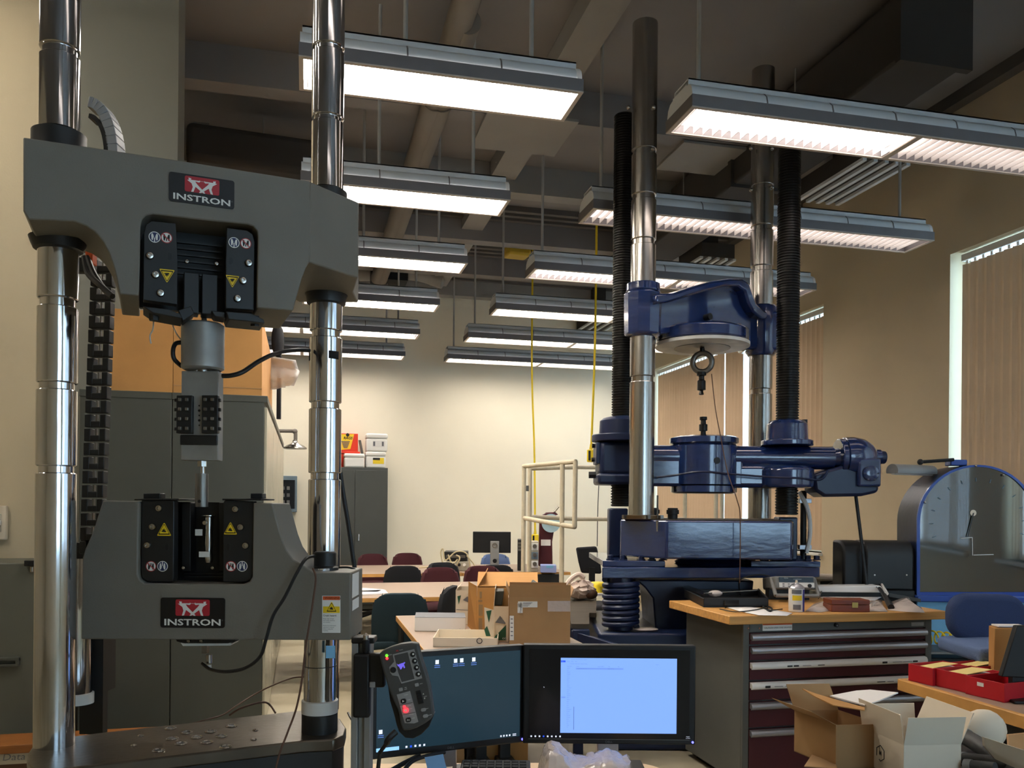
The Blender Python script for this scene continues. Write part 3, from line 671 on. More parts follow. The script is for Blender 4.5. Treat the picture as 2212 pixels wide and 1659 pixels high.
for i, s_ in enumerate(('Keep clear of test', 'area while machine', 'is in motion.', '', 'Read and understand', "operator's manual", 'before using this', 'machine.')):
    if s_: text('lettering', s_, FL(698, 1336.3+i*3.7, -.001), CRT, UP, .0026, 'ink', lb, align='LEFT')
# small label strips on the right side face
for y0, y1 in ((1242, 1294), (1299, 1322)):
    a = FL(757.2, y0); MB().hexa(a+CFW*.02+CRT*.0006, CFW*.09, CRT*.0004, -UP*((y1-y0)*ZL/FPX)).build('side_label', 'label_white', low, smooth=0)
# --- load train hanging from the upper grip
ZT = 2.12; tr = lambda px, py, dz=0.0: P(px, py, ZT)+CFW*dz
c = tr(438, 800)
lc = MB().lathe([(.044, 0), (.0505, .004), (.0515, .009), (.0505, .014), (.051, .105), (.0505, .111), (.046, .115)], c, n=40).build('load_cell', 'steel_satin', I, smooth=30); lc['label'] = 'grey cylindrical load cell'
MB().cyl(tr(441, 706), tr(441, 660), .0065, n=12).build('pull_rod', 'steel_dull', I); MB().cyl(tr(438, 804), tr(438, 798), .018, n=18).build('spacer', 'steel', I)
gb = MB().hexa(tr(395.5, 995)-CFW*.016, CRT*(80*ZT/FPX), CFW*.036, UP*(192*ZT/FPX)).build('grip_block', 'steel_satin', I, bevel=.002)
bz = tr(0, 0); y0, y1 = zat(938, ZT, 436), zat(857, ZT, 436)
for x0, x1 in ((390.5, 424), (444.5, 479)):
    pl_ = MB().hexa(P(x0, 938, ZT)-CFW*.03, CRT*((x1-x0)*ZT/FPX), CFW*.014, UP*(y1-y0)).build('clamp_plate', 'black_metal', I, bevel=.0015)
    for i in range(2):
        for j in range(4):
            q = P(x0+9.5+i*15, 867+j*20.4, ZT)-CFW*.03
            MB().box(q-CFW*.004, (.0078, .0078, .0078), R=Matrix((CRT, CFW, UP)).transposed()).build('clamp_bolt', 'steel_dull', pl_, bevel=.0012)
    for j in range(4):
        q = P(x0 if x0 < 400 else x1, 867+j*20.4, ZT)-CFW*.023; MB().box(q, (.011, .008, .008), R=Matrix((CRT, CFW, UP)).transposed()).build('side_bolt', 'black', pl_, bevel=.001)
for j in range(5): MB().cyl(P(435.5, 878+j*10.5, ZT)-CFW*.0165, P(435.5, 878+j*10.5, ZT)-CFW*.0155, .0032 if j % 2 else .002, n=12).build('pin_hole', 'black', gb)
MB().hexa(P(395, 962, ZT)-CFW*.021, CRT*(80*ZT/FPX), CFW*.008, UP*(21*ZT/FPX)).build('clamp_band', 'black_metal', gb, bevel=.002)
MB().cyl(tr(436.5, 1008), tr(436.5, 994), .0115, n=6).build('hex_nut', 'steel', I); MB().cyl(tr(438, 1026), tr(438, 1006), .005, n=12).build('thin_rod', 'steel', I)
MB().cyl(tr(435.5, 1095), tr(436, 1023), .0155, n=24).build('lower_rod', 'steel_dull', I)
MB().cyl(tr(435.5, 1083)-CFW*.0152, tr(435.5, 1083)-CFW*.0162, .004, n=12).build('cross_hole', 'black', I)
# wrapped specimen inside the lower pocket
sp = MB().lathe([(.008, 0), (.012, .01), (.009, .03), (.012, .05), (.01, .08), (.011, .115), (.018, .118), (.018, .12)], FL(435, 1218, .05), n=20).build('specimen', 'steel', I)
MB().hexa(FL(420, 1205, .03), CRT*.026, CFW*.002, UP*.014).build('tape_tab', 'white_paint', sp); MB().hexa(FL(410, 1158, .035), CRT*.018, CFW*.002, UP*.016).build('tape_tab', 'white_paint', sp)
MB().cyl(FL(432, 1130, .03), FL(432, 1130, .038), .005, n=14).build('specimen_pin', 'steel', sp)
# lower actuator rod under the crosshead
MB().prism([FL(360, 1383, .05), FL(496, 1384, .05), FL(492, 1392, .05), (FL(478, 1397, .05)), FL(380, 1397, .05), FL(364, 1393, .05)], CFW*.08).build('under_plate', 'black_metal', low, bevel=.002)
MB().prism([FL(370, 1397, .06), FL(486, 1397, .06), FL(480, 1403, .06), FL(375, 1404, .06)], CFW*.06).build('under_pad', 'white_paint', low)
bolts(lambda a, b, dp: FL(a, b, .048), CFW, [(393, 1390), (421, 1390)], low, .0045)
MB().cab(FL(425, 0).dot(CRT), FL(437, 0).dot(CRT), zat(1428, ZL), zat(1404, ZL), ZL+.07, ZL+.09).build('bracket', 'steel_dull', low)
MB().cyl(FL(430, 1443, .07), FL(430, 1425, .07), .008, n=12).build('sensor_plug', 'steel', low); MB().cyl(FL(430, 1454, .07), FL(430, 1447, .07), .006, n=12).build('sensor_tip', 'white_paint', low)
# --- cable drag chain behind the left column
ch = thing('cable_chain', 'black plastic cable drag chain hanging behind the left chrome column', 'cable chain', (P(205, 1100, 2.5).x, P(205, 1100, 2.5).y, .92))
lk = None; ZK = 2.5
for k in range(21):
    py = 560+k*30.5; px = 219-k*1.25
    q = P(px, py+13, ZK)
    if lk is None:
        q0 = q; w_ = 46*ZK/FPX; h = 30.5*ZK/FPX
        fr = lambda a, b, c_, d_: MB().hexa(q0+CRT*(a*w_)+UP*(b*h), CRT*(c_*w_), CFW*.03, UP*(d_*h))
        mb = MB()
        for a, b, c_, d_ in ((-.5, -.45, .3, .9), (.22, -.45, .28, .9), (-.22, -.45, .46, .42)): mb.hexa(q0+CRT*(a*w_)+UP*(b*h), CRT*(c_*w_), CFW*.03, UP*(d_*h))
        lk = mb.build('chain_link', 'black_metal', ch, bevel=.002)
        bar = MB().hexa(q0+CRT*(-.03*w_)+UP*(-.05*h)+CFW*.01, CRT*(.05*w_), CFW*.01, UP*(.5*h)).build('link_bar', 'steel_dull', ch)
    else: same_mesh(lk, ch, q-q0); same_mesh(bar, ch, q-q0)
MB().cab(P(192, 0, 2.55).dot(CRT), P(242, 0, 2.55).dot(CRT), zat(1590, 2.55), zat(1170, 2.55), 2.53, 2.56).build('chain_guard', 'black', ch)
# loop over the top of the crosshead
def loop(t): return P(190+52*math.sin(t*math.pi/2), 330-112*math.cos((t)*math.pi/2)-0*t, 2.35)
for k in range(9):
    t = k/9; a, b = loop(t), loop(min(1, t+1/9.)); u = (b-a).normalized(); n2 = u.cross(CFW).normalized()
    MB().hexa(a-n2*.016, b-a, n2*.03, CFW*.055).build('chain_link', 'pendant_grey', ch, bevel=.002)
    a2, b2 = a.lerp(P(195, 330, 2.35), .28), b.lerp(P(195, 330, 2.35), .28); MB().hexa(a2-n2*.006, b2-a2, n2*.012, CFW*.05).build('inner_link', 'black', ch)
# red-orange sensor and dark hoses behind the left column
o = thing('sensor_block', 'orange sensor block with dark hoses behind the left chrome column', 'sensor', P(197, 560, 2.35))
MB().box(P(197, 555, 2.36), (.02, .03, .045), -YAW).build('sensor', 'orange', o, bevel=.003); MB().box(P(188, 520, 2.37), (.03, .04, .06), -YAW).build('bracket', 'black_metal', o, bevel=.003)
MB().box(P(185, 574, 2.37), (.05, .03, .04), -YAW).build('connector', 'black', o, bevel=.003)
for dx in (0, 12): MB().tube(cat([P(182+dx*.6, 555, 2.35), P(190+dx, 590, 2.33), P(215+dx, 615+dx, 2.3), P(243, 640, 2.28)], 8), .008, 8).build('hose', 'cable_black', o)
# ------------------------------------------------------------------ loose cables of the frame
def cable(name, pts, r, m, label, group=None, n=8):
    o = MB().tube(cat([P(*p) for p in pts], n), r, 8).build(name, m); return tag(o, label, 'cable', group)
cable('cable', [(480, 812, 2.09), (500, 811, 2.09), (525, 803, 2.1), (560, 780, 2.15), (600, 762, 2.25), (640, 756, 2.35), (668, 757, 2.4)], .0058, 'cable_black', 'black cable from the load cell to the right chrome column')
cable('cable', [(394, 740, 2.12), (380, 742, 2.11), (374, 755, 2.1), (376, 775, 2.1), (392, 791, 2.12)], .0055, 'cable_black', 'short black cable loop on the left of the load cell')
cable('cable', [(437, 1433, 2.18), (455, 1446, 2.15), (490, 1451, 2.1), (530, 1443, 2.08), (562, 1418, 2.07), (575, 1380, 2.07), (590, 1330, 2.075), (615, 1290, 2.08), (640, 1240, 2.09), (660, 1208, 2.12), (678, 1201, 2.17)], .0042, 'cable_black', 'black cable drooping below the lower crosshead to the column cap')
cable('cable', [(676, 1228, 2.1), (682, 1250, 2.09), (676, 1300, 2.085), (668, 1350, 2.085), (660, 1400, 2.08), (652, 1470, 2.05), (640, 1530, 2.0), (622, 1580, 1.95), (605, 1625, 1.92), (595, 1665, 1.9)], .0025, 'cable_brown', 'thin dark wire running down the lower crosshead and over the base')
cable('cable', [(735, 1020, 2.5), (742, 1070, 2.5), (752, 1130, 2.5), (762, 1200, 2.5), (766, 1230, 2.5), (768, 1300, 2.45), (770, 1373, 2.35)], .0065, 'cable_black', 'thick black cable hanging along the right chrome column')
cable('cable', [(728, 1226, 2.25), (755, 1226, 2.24), (772, 1236, 2.25), (776, 1270, 2.28), (773, 1310, 2.3), (777, 1370, 2.3)], .0028, 'cable_black', 'thin black cable off the right shoulder of the lower crosshead')
cable('cable', [(658, 1462, 2.6), (630, 1465, 2.6), (590, 1480, 2.55), (550, 1500, 2.5), (510, 1525, 2.4), (480, 1545, 2.35), (440, 1556, 2.3), (410, 1565, 2.3)], .0022, 'cable_brown', 'thin copper wire stretched across the back of the black base')
cable('cable', [(496, 1545, 2.35), (520, 1530, 2.34), (560, 1518, 2.36), (580, 1520, 2.38), (595, 1540, 2.36)], .0028, 'cable_brown', 'curled copper wire ends on the back of the black base')
for i, (pts, lb) in enumerate((([(332, 692, 2.1), (330, 712, 2.09), (324, 725, 2.1), (326, 742, 2.1)], 'frayed white string hanging under the upper grip, left one'), ([(370, 687, 2.12), (374, 705, 2.12), (382, 722, 2.12), (392, 735, 2.12)], 'white string hanging down to the load cell, right one'))):
    o = MB().tube(cat([P(*p) for p in pts], 6), .0018, 6).build('string', 'cord_white'); tag(o, lb, 'string')
# ================================================================== BLUE HYDRAULIC PRESS (camera-facing)
UZ = 5.52
utm = thing('testing_press', 'big blue universal testing press with steel columns and black screws', 'testing press', (P(1520, 1300, 5.796).x, P(1520, 1300, 5.796).y, 0))
U = utm
def cx(px, Z): return P(px, CY, Z).dot(CRT)
def grooved(px, Z, r, py0, zt, gr, m='steel'):
    c = P(px, 1095, Z); prof = [(r, zat(py0, Z, px))]
    for g0, g1 in gr:
        a, b = zat(g0, Z, px), zat(g1, Z, px); prof += [(r, a-.0028), (r*.985, a), (r*.88, a+.0028), (r*.88, b-.0028), (r*.985, b), (r, b+.0028)]
    prof.append((r, zt)); MB().lathe(prof, V((c.x, c.y, 0)), n=44).build('column', m, U, smooth=20); return V((c.x, c.y, 0))
ZA, ZB_ = 5.52, 6.09
kA = grooved(1385, ZA, .081, 1112, 4.62, [(826, 814), (727, 715), (629, 617), (531, 519), (434, 423), (336, 326)])
kB = grooved(1641, ZB_, .0791, 1120, 4.62, [(852, 841), (765, 754), (677, 666), (588, 577), (500, 490), (412, 403)])
for px, py, Z in ((1410, 322, 5.446), (1412, 232, 5.446), (1357, 232, 5.474), (1622, 410, 6.026), (1668, 405, 6.026), (1622, 320, 6.026), (1668, 320, 6.026)):
    MB().ball(P(px, py, Z), .0147, n=10, m=6).build('set_screw', 'steel', U)
# threaded screws
def screw(px, Z, r, segs):
    c = P(px, 1095, Z)
    for py0, py1 in segs:
        z0, z1 = zat(py0, Z, px), zat(py1, Z, px); n = int((z1-z0)/.0175); prof = [(r*.9, z0)]
        for k in range(n): z = z0+(z1-z0)*k/n; h = (z1-z0)/n; prof += [(r*.9, z+h*.12), (r, z+h*.3), (r, z+h*.6), (r*.9, z+h*.85)]
        prof.append((r*.9, z1)); MB().lathe(prof, V((c.x, c.y, 0)), n=28).build('lead_screw', 'screw', U, smooth=25)
    return V((c.x, c.y, 0))
sL = screw(1342, 5.9, .0727, [(1094, 1040), (915, 250)]); sR = screw(1699, 5.612, .0736, [(1112, 1044), (912, 300)])
# ---- top head between the steel columns
def sleeve(k, px, Z, prof, nm, n=8, m='blue'):
    return MB().lathe([(r, zat(py, Z, px)) for py, r in prof], k, n=n).build(nm, m, hd, smooth=30, bevel=.006)
hd = None
oH = P(1425, 700, 5.428); dH = (P(1640, 700, 5.98)-oH); dH.z = 0; dH.normalize(); nH = V((-dH.y, dH.x, 0)); nH = nH if nH.dot(CFW) > 0 else -nH
FH = lambda px, py, dep=0.0: onp(px, py, oH, nH)+nH*dep
web = [(1415, 650), (1450, 640), (1500, 628), (1545, 617), (1585, 612), (1602, 616), (1610, 632), (1617, 658), (1630, 680), (1650, 690), (1652, 745), (1625, 740), (1600, 724), (1540, 716), (1480, 716), (1415, 722)]
hd = MB().prism([FH(*p, .046) for p in web], nH*.184).build('top_head', 'blue', U, bevel=.012)
rib = [(1412, 636), (1450, 634), (1490, 621), (1530, 609), (1570, 603), (1598, 604), (1612, 613), (1620, 635), (1628, 657), (1645, 672), (1660, 676), (1660, 692), (1640, 690), (1622, 676), (1610, 655), (1603, 630), (1590, 620), (1560, 620), (1520, 630), (1480, 642), (1440, 654), (1412, 658)]
MB().prism([FH(*p, -.0276) for p in rib], nH*.276).build('top_rib', 'blue', hd, bevel=.015)
# lower lip: rounded front band over the platen
cP = (kA+kB)*.5; cP = P(1517, 720, 5.722); cP = V((cP.x, cP.y, 0))
zl0, zl1 = zat(727, 5.52), zat(693, 5.52)
MB().lathe([(.27, zl0), (.305, zl0+.0092), (.305, zl1-.0184), (.26, zl1)], cP, n=48).build('lower_lip', 'blue', hd, bevel=.008)
MB().lathe([(.276, zl0-.0276), (.31, zl0-.0202), (.31, zl0+.0009), (.184, zl0+.0037)], cP, n=48).build('platen', 'platen', hd)
MB().lathe([(.1564, zl0-.0313), (.184, zl0-.0313), (.184, zl0-.0276), (.1564, zl0-.0276)], cP, n=40).build('platen_ring', 'steel_dull', hd)
MB().lathe([(.0966, zat(632, ZA)), (.1086, zat(628, ZA)), (.1086, zat(612, ZA)), (.0874, zat(611, ZA))], kA, n=30).build('sleeve_neck', 'blue', hd, bevel=.004)
MB().lathe([(.092, zat(727, ZA)), (.1178, zat(722, ZA)), (.1214, zat(655, ZA)), (.1214, zat(632, ZA)), (.1104, zat(629, ZA))], kA, n=10).build('sleeve', 'blue', hd, bevel=.008)
MB().lathe([(.092, zat(766, ZB_)), (.1104, zat(758, ZB_)), (.1122, zat(662, ZB_)), (.1012, zat(657, ZB_))], kB, n=10).build('sleeve', 'blue', hd, bevel=.008)
MB().hexa(kB+UP*zat(756, ZB_)-CRT*.1472-CFW*.092, CRT*.2484, CFW*.184, UP*.276).build('sleeve_bracket', 'blue', hd, bevel=.02)
MB().cyl(FH(1528, 685, -.0276), FH(1528, 685, .0184), .0221, n=18).build('peep_hole', 'black', hd)
# eye bolt with ring
ey = P(1517, 783, 5.704)
MB().cyl(P(1517, 762, 5.704), P(1517, 730, 5.704), .0156, n=14).build('hanger_rod', 'screw', U)
MB().torus(ey, CFW+CRT*.322, .0626, .0184, 32, 12).build('hanger_ring', 'steel_dull', U)
MB().lathe([(.0129, 0), (.0166, .0037), (.011, .0276), (.0276, .0322), (.0276, .092), (.0184, .1012), (.0184, .1242), (.0313, .1288), (.0313, .1518), (.0092, .1564)], P(1515, 853, 5.704), n=18).build('hanger_stem', 'screw', U)
# ---- moving crosshead on the screws
ch0 = 5.658
xh = MB()
zc = zat(984, ch0); rb = .0764
xm = xh.cyl(C(cx(1380, ch0), zc, ch0), C(cx(1796, ch0), zc, ch0), rb, n=32).build('moving_crosshead', 'blue', U); X = xm
MB().cab(cx(1400, ch0), cx(1600, ch0), zat(1048, ch0), zat(985, ch0), ch0-.069, ch0+.1104).build('beam', 'blue', X, bevel=.02)
MB().cab(cx(1585, ch0), cx(1745, ch0), zat(1050, ch0), zat(1000, ch0), ch0-.069, ch0+.1288).build('beam', 'blue', X, bevel=.03)
MB().lathe([(.1564, zat(1050, ch0)), (.1702, zat(1046, ch0)), (.1702, zat(1010, ch0)), (.1472, zat(1005, ch0))], sR, n=36).build('screw_boss', 'blue', X, bevel=.01)
hubc = P(1520, 1000, 5.704); hubc = V((hubc.x, hubc.y, 0)); hz = 5.704
MB().lathe([(.1978, zat(1063, hz)), (.2162, zat(1060, hz)), (.2162, zat(1047, hz)), (.1978, zat(1046, hz)), (.2208, zat(1044, hz)), (.2208, zat(962, hz)), (.207, zat(958, hz)), (.2116, zat(957, hz)), (.2254, zat(955, hz)), (.2254, zat(944, hz)), (.2024, zat(941, hz))], hubc, n=48).build('hub', 'blue', X, smooth=30)
q = C(cx(1531, hz), zat(995, hz), hz-.2236); MB().cyl(q, q+CFW*.0184, .0212, n=18).build('peep_hole', 'black', X)
MB().lathe([(.0184, 0), (.0166, .0276), (.0276, .0322), (.0276, .0736), (.0184, .0782), (.0166, .1012), (.0248, .1058), (.0248, .1242), (.0092, .127)], P(1519, 941, 5.704), n=18).build('specimen_stud', 'screw', X)
# left end housing with cover and bolts
zL = 5.934
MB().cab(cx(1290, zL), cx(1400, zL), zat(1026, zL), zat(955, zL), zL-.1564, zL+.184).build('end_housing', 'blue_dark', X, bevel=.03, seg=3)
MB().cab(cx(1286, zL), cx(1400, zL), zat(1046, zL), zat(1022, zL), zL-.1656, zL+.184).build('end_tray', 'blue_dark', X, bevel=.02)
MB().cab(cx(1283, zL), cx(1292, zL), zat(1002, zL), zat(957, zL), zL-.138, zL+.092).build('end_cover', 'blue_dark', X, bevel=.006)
for px, py, w_ in ((1280, 963, 10), (1279, 993, 10), (1273, 1026, 14)):
    MB().cyl(P(px+w_, py, zL), P(px-1, py, zL), .0258 if w_ > 11 else .0166, n=6).build('cover_bolt', 'black', X)
MB().lathe([(.207, zat(953, 5.9)), (.207, zat(938, 5.9)), (.1564, zat(937, 5.9))], sL, n=36).build('nut_flange', 'blue_dark', X, bevel=.005)
MB().lathe([(.1564, zat(938, 5.9)), (.1518, zat(908, 5.9)), (.1288, zat(902, 5.9)), (.0782, zat(898, 5.9))], sL, n=36).build('nut', 'blue_dark', X)
MB().lathe([(.1656, zat(958, 5.612)), (.1656, zat(947, 5.612)), (.1334, zat(945, 5.612))], sR, n=36).build('nut_flange', 'blue', X, bevel=.005)
MB().lathe([(.1343, zat(946, 5.612)), (.1288, zat(912, 5.612)), (.1104, zat(905, 5.612)), (.0782, zat(902, 5.612))], sR, n=36).build('nut', 'blue', X)
# gear motor on the right end
gm = P(1848, 1000, ch0)
MB().cyl(C(cx(1785, ch0), zc, ch0), C(cx(1812, ch0), zc, ch0), .046, .069, n=24).build('drive_neck', 'blue', X)
MB().cyl(C(cx(1808, ch0), zc+.0046, ch0), C(cx(1820, ch0), zc+.0046, ch0), .1242, n=32).build('motor_flange', 'blue', X, bevel=.006)
MB().lathe([(.1012, 0), (.1288, .011), (.1334, .0644), (.1196, .138), (.092, .184), (.0644, .2116), (.0534, .2134), (.0515, .2484), (.0276, .253)], C(cx(1818, ch0), zc+.0092, ch0), CRT, n=32).build('motor', 'blue', X, smooth=40)
MB().cyl(C(cx(1888, ch0), zc+.0092, ch0), C(cx(1911, ch0), zc+.0074, ch0), .046, .0414, n=20).build('motor_cap', 'blue_dark', X, bevel=.006)
MB().cab(cx(1837, ch0), cx(1886, ch0), zat(1046, ch0), zat(985, ch0), ch0-.1288, ch0+.092).build('gearbox', 'blue', X, bevel=.015)
q = C(cx(1862, ch0), zat(1018, ch0), ch0-.1288); MB().lathe([(.0506, 0), (.0506, .0147), (.0414, .0202), (.0092, .0202)], q, -CFW, n=28).build('inspection_cover', 'blue', X)
for k in range(6): a = k*math.pi/3; e = q-CFW*.0147+CRT*(.0432*math.cos(a))+UP*(.0432*math.sin(a)); MB().cyl(e, e-CFW*.0074, .0064, n=6).build('cover_screw', 'blue_dark', X)
MB().prism([C(cx(a, ch0), zat(b, ch0), ch0-.092) for a, b in ((1745, 1020), (1812, 1000), (1840, 1010), (1888, 1045), (1884, 1058), (1850, 1066), (1770, 1068), (1750, 1055))], CFW*.2208).build('gear_case', 'blue_dark', X, bevel=.02)
MB().tube([C(cx(1848, ch0), zat(1062, ch0), ch0), C(cx(1855, ch0), zat(1160, ch0), ch0-.046), C(cx(1862, ch0), zat(1260, ch0), ch0-.092)], .011, 8).build('motor_conduit', 'black', X)
MB().cyl(C(cx(1747, ch0), zat(958, ch0), ch0+.092), C(cx(1747, ch0), zat(898, ch0), ch0+.092), .0184, n=10).build('limit_rod', 'black', X)
MB().tube(cat([C(cx(1412, ch0), zat(1030, ch0), 5.548), C(cx(1450, ch0), zat(1025, ch0), 5.538), C(cx(1500, ch0), zat(1018, ch0), 5.469), C(cx(1560, ch0), zat(1022, ch0), 5.474), C(cx(1640, ch0), zat(1028, ch0), 5.456), C(cx(1700, ch0), zat(1030, ch0), 5.428), C(cx(1755, ch0), zat(1032, ch0), 5.52), C(cx(1775, ch0), zat(1012, ch0), 5.548)], 8), .0074, 6).build('signal_wire', 'blue_dark', X)
# ---- loading table
def oct_(x0, x1, z0, z1, cl, cr_, bk=.23): return [(x0, z0+cl*1.0), (x0+cl*1.15, z0), (x1-cr_, z0), (x1, z0+cr_*.552), (x1, z1), (x0, z1)]
tz0, tz1 = zat(1204, 5.336), zat(1121, 5.336)
tb = [C(cx(1340, 5.594), 0, 5.594), C(cx(1440, 5.29), 0, 5.29), C(cx(1712, 5.29), 0, 5.29), C(cx(1716, 5.474), 0, 5.474), C(cx(1714, 6.348), 0, 6.348), C(cx(1345, 6.348), 0, 6.348)]
T = MB().prism([p+UP*tz0 for p in tb], UP*(tz1-tz0)).build('loading_table', 'blue', U, bevel=.012)
ins = [p.lerp(C(cx(1530, 5.796), 0, 5.796), .0276) for p in tb]
MB().prism([p+UP*tz1 for p in ins], UP*.0037).build('table_surface', 'brown_top', T)
for px, py, Z in ((1453, 1093, 5.612), (1412, 1094, 5.796)):
    q = P(px, 1116, Z); q.z = tz1+.0037; MB().lathe([(.0322, 0), (.0322, .0322), (.0405, .034), (.0405, .0598), (.0331, .0616), (.0331, .0718), (.0276, .0736)], q, n=18).build('table_stud', 'black', T)
q = P(1420, 1118, 5.446); q.z = tz1; MB().tube([q+UP*.0092, q+UP*.1564], .0064, 8).build('gauge_pin', 'steel_dull', T)
MB().cyl(P(1420, 1125, 5.318), P(1420, 1148, 5.318), .0092, .0055, n=8).build('gauge_tip', 'steel', T)
MB().lathe([(.1104, tz1+.0018), (.1242, tz1+.0055), (.1242, tz1+.0276), (.0828, tz1+.0304)], kA, n=12).build('column_clamp', 'bronze', T)
for a in range(4): t = a*1.3+3.6; e = kA+CRT*(.1196*math.cos(t))+CFW*(.1196*math.sin(t)); MB().box(e+UP*(tz1+.0184), (.046, .0184, .023), t).build('clamp_lug', 'steel_dull', T)
# ---- support plate, jack, spring, pedestal
pz0, pz1 = zat(1248, 5.29), zat(1224, 5.29)
PL = MB().prism([C(cx(1302, 5.29), pz0, 5.29), C(cx(1704, 5.45), pz0, 5.45), C(cx(1772, 5.52), pz0, 5.52), C(cx(1772, 6.44), pz0, 6.44), C(cx(1302, 6.44), pz0, 6.44)], UP*(pz1-pz0)).build('support_plate', 'blue', U, bevel=.006)
MB().cab(cx(1303, 5.382), cx(1438, 5.382), pz1, pz1+.0368, 5.382, 6.348).build('pad', 'blue', PL, bevel=.004); MB().cab(cx(1632, 5.382), cx(1768, 5.52), pz1, pz1+.0368, 5.474, 6.348).build('pad', 'blue', PL, bevel=.004)
for px, Z in ((1318, 5.474), (1345, 5.474), (1385, 5.474), (1408, 5.474), (1432, 5.474), (1650, 5.612), (1672, 5.612), (1700, 5.612), (1724, 5.612), (1745, 5.612), (1764, 5.612), (1690, 5.98), (1655, 5.98)):
    q = P(px, 1220, Z); q.z = pz1+.0368; MB().lathe([(.0258, 0), (.0258, .0055), (.0184, .0064), (.0184, .0276), (.0147, .0304)], q, n=6).build('plate_bolt', 'blue_dark', PL)
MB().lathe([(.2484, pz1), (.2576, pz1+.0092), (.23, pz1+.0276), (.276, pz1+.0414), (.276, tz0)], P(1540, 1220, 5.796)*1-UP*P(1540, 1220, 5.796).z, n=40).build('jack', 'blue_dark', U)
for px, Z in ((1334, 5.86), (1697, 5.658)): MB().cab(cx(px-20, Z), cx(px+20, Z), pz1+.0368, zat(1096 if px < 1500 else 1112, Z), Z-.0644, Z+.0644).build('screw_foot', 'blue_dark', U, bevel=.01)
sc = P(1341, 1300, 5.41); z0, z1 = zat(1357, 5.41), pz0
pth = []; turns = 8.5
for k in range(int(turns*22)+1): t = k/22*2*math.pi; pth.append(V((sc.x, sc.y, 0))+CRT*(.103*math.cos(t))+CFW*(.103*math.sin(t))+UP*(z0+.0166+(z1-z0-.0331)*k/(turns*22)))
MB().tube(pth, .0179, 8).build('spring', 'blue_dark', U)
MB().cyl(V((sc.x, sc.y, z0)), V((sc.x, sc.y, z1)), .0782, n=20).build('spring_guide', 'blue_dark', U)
bz1 = zat(1358, 5.428)
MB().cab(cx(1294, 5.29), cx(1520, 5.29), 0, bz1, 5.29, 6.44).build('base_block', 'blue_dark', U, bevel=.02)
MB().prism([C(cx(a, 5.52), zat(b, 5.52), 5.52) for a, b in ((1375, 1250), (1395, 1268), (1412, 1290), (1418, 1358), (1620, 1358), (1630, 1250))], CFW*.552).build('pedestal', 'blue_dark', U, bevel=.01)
q = P(1395, 1355, 5.382); MB().ball(V((q.x, q.y, bz1+.011)), .0828, .0552, .011, n=14, m=6).build('plastic_scrap', 'wrap', U)
MB().tube(cat([P(1726, 1062, 5.796), P(1745, 1100, 5.796), P(1750, 1150, 5.796), P(1742, 1195, 5.796)], 8), .0147, 8).build('white_hose', 'white_plastic', U)
MB().cyl(P(1736, 1060, 5.842), C(cx(1736, 5.842), pz1, 5.842), .0202, n=12).build('rear_rod', 'black', U)
for py in (1082, 1182): MB().box(P(1738, py, 5.824), (.0828, .046, .0322), -YAW).build('hose_clamp', 'alu', U, bevel=.003)
# thin cord hanging in front of the press
MB().tube(cat([P(1537, 808, 5.612), P(1545, 880, 5.52), P(1557, 945, 5.428), P(1572, 1020, 5.336), P(1592, 1080, 5.207), P(1599, 1122, 5.207), P(1598, 1260, 5.207)], 8), .0032, 6).build('hanging_cord', 'cable_brown', U)
# ---- steel-topped side bench left of the press with its blue frame
b0 = onz(1250, 1346, .8); b1 = onz(1240, 1288, .8)
sb = thing('side_bench', 'low bench with brown steel top and blue frame beside the coil spring', 'bench', (P(1300, 1330, 6.4).x, P(1300, 1330, 6.4).y, 0))
A = [onz(1238, 1350, .8), onz(1292, 1364, .8), onz(1405, 1352, .8), onz(1405, 1288, .8), onz(1215, 1286, .8)]
A = [C(cx(1236, 5.15), .8, 5.15), C(cx(1275, 5.15), .8, 5.15), C(cx(1275, 5.7), .8, 5.7), C(cx(1290, 5.7), .8, 5.7), C(cx(1290, 7.6), .8, 7.6), C(cx(1220, 7.6), .8, 7.6)]
MB().prism([p-UP*.03 for p in A], UP*.03).build('bench_top', 'brown_top', sb)
B2 = [C(cx(1292, 6.98), .78, 7.05), C(cx(1432, 7.05), .78, 7.05), C(cx(1440, 7.6), .78, 7.6), C(cx(1292, 7.6), .78, 7.6)]
MB().prism(B2, UP*.02).build('bench_wing', 'brown_top', sb)
MB().hexa(C(cx(1240, 5.1), .68, 5.1), CRT*.1+UP*0, CFW*.05, UP*.09).build('frame_rail', 'blue_dark', sb, bevel=.004)
MB().hexa(C(cx(1238, 5.12), .67, 5.12), C(cx(1360, 5.12), .6, 4.9)-C(cx(1238, 5.12), .67, 5.12), CFW*.06, UP*.09).build('frame_rail', 'blue_dark', sb, bevel=.004)
for px, Z in ((1243, 5.2), (1228, 7.5)): MB().cab(cx(px, Z), cx(px, Z)+.06, 0, .77, Z, Z+.06).build('leg', 'blue_dark', sb, bevel=.004)
# ================================================================== FAR END OF THE ROOM
def cx_(px, Z): return P(px, CY, Z).dot(CRT)
RC = Matrix((CRT, CFW, UP)).transposed()
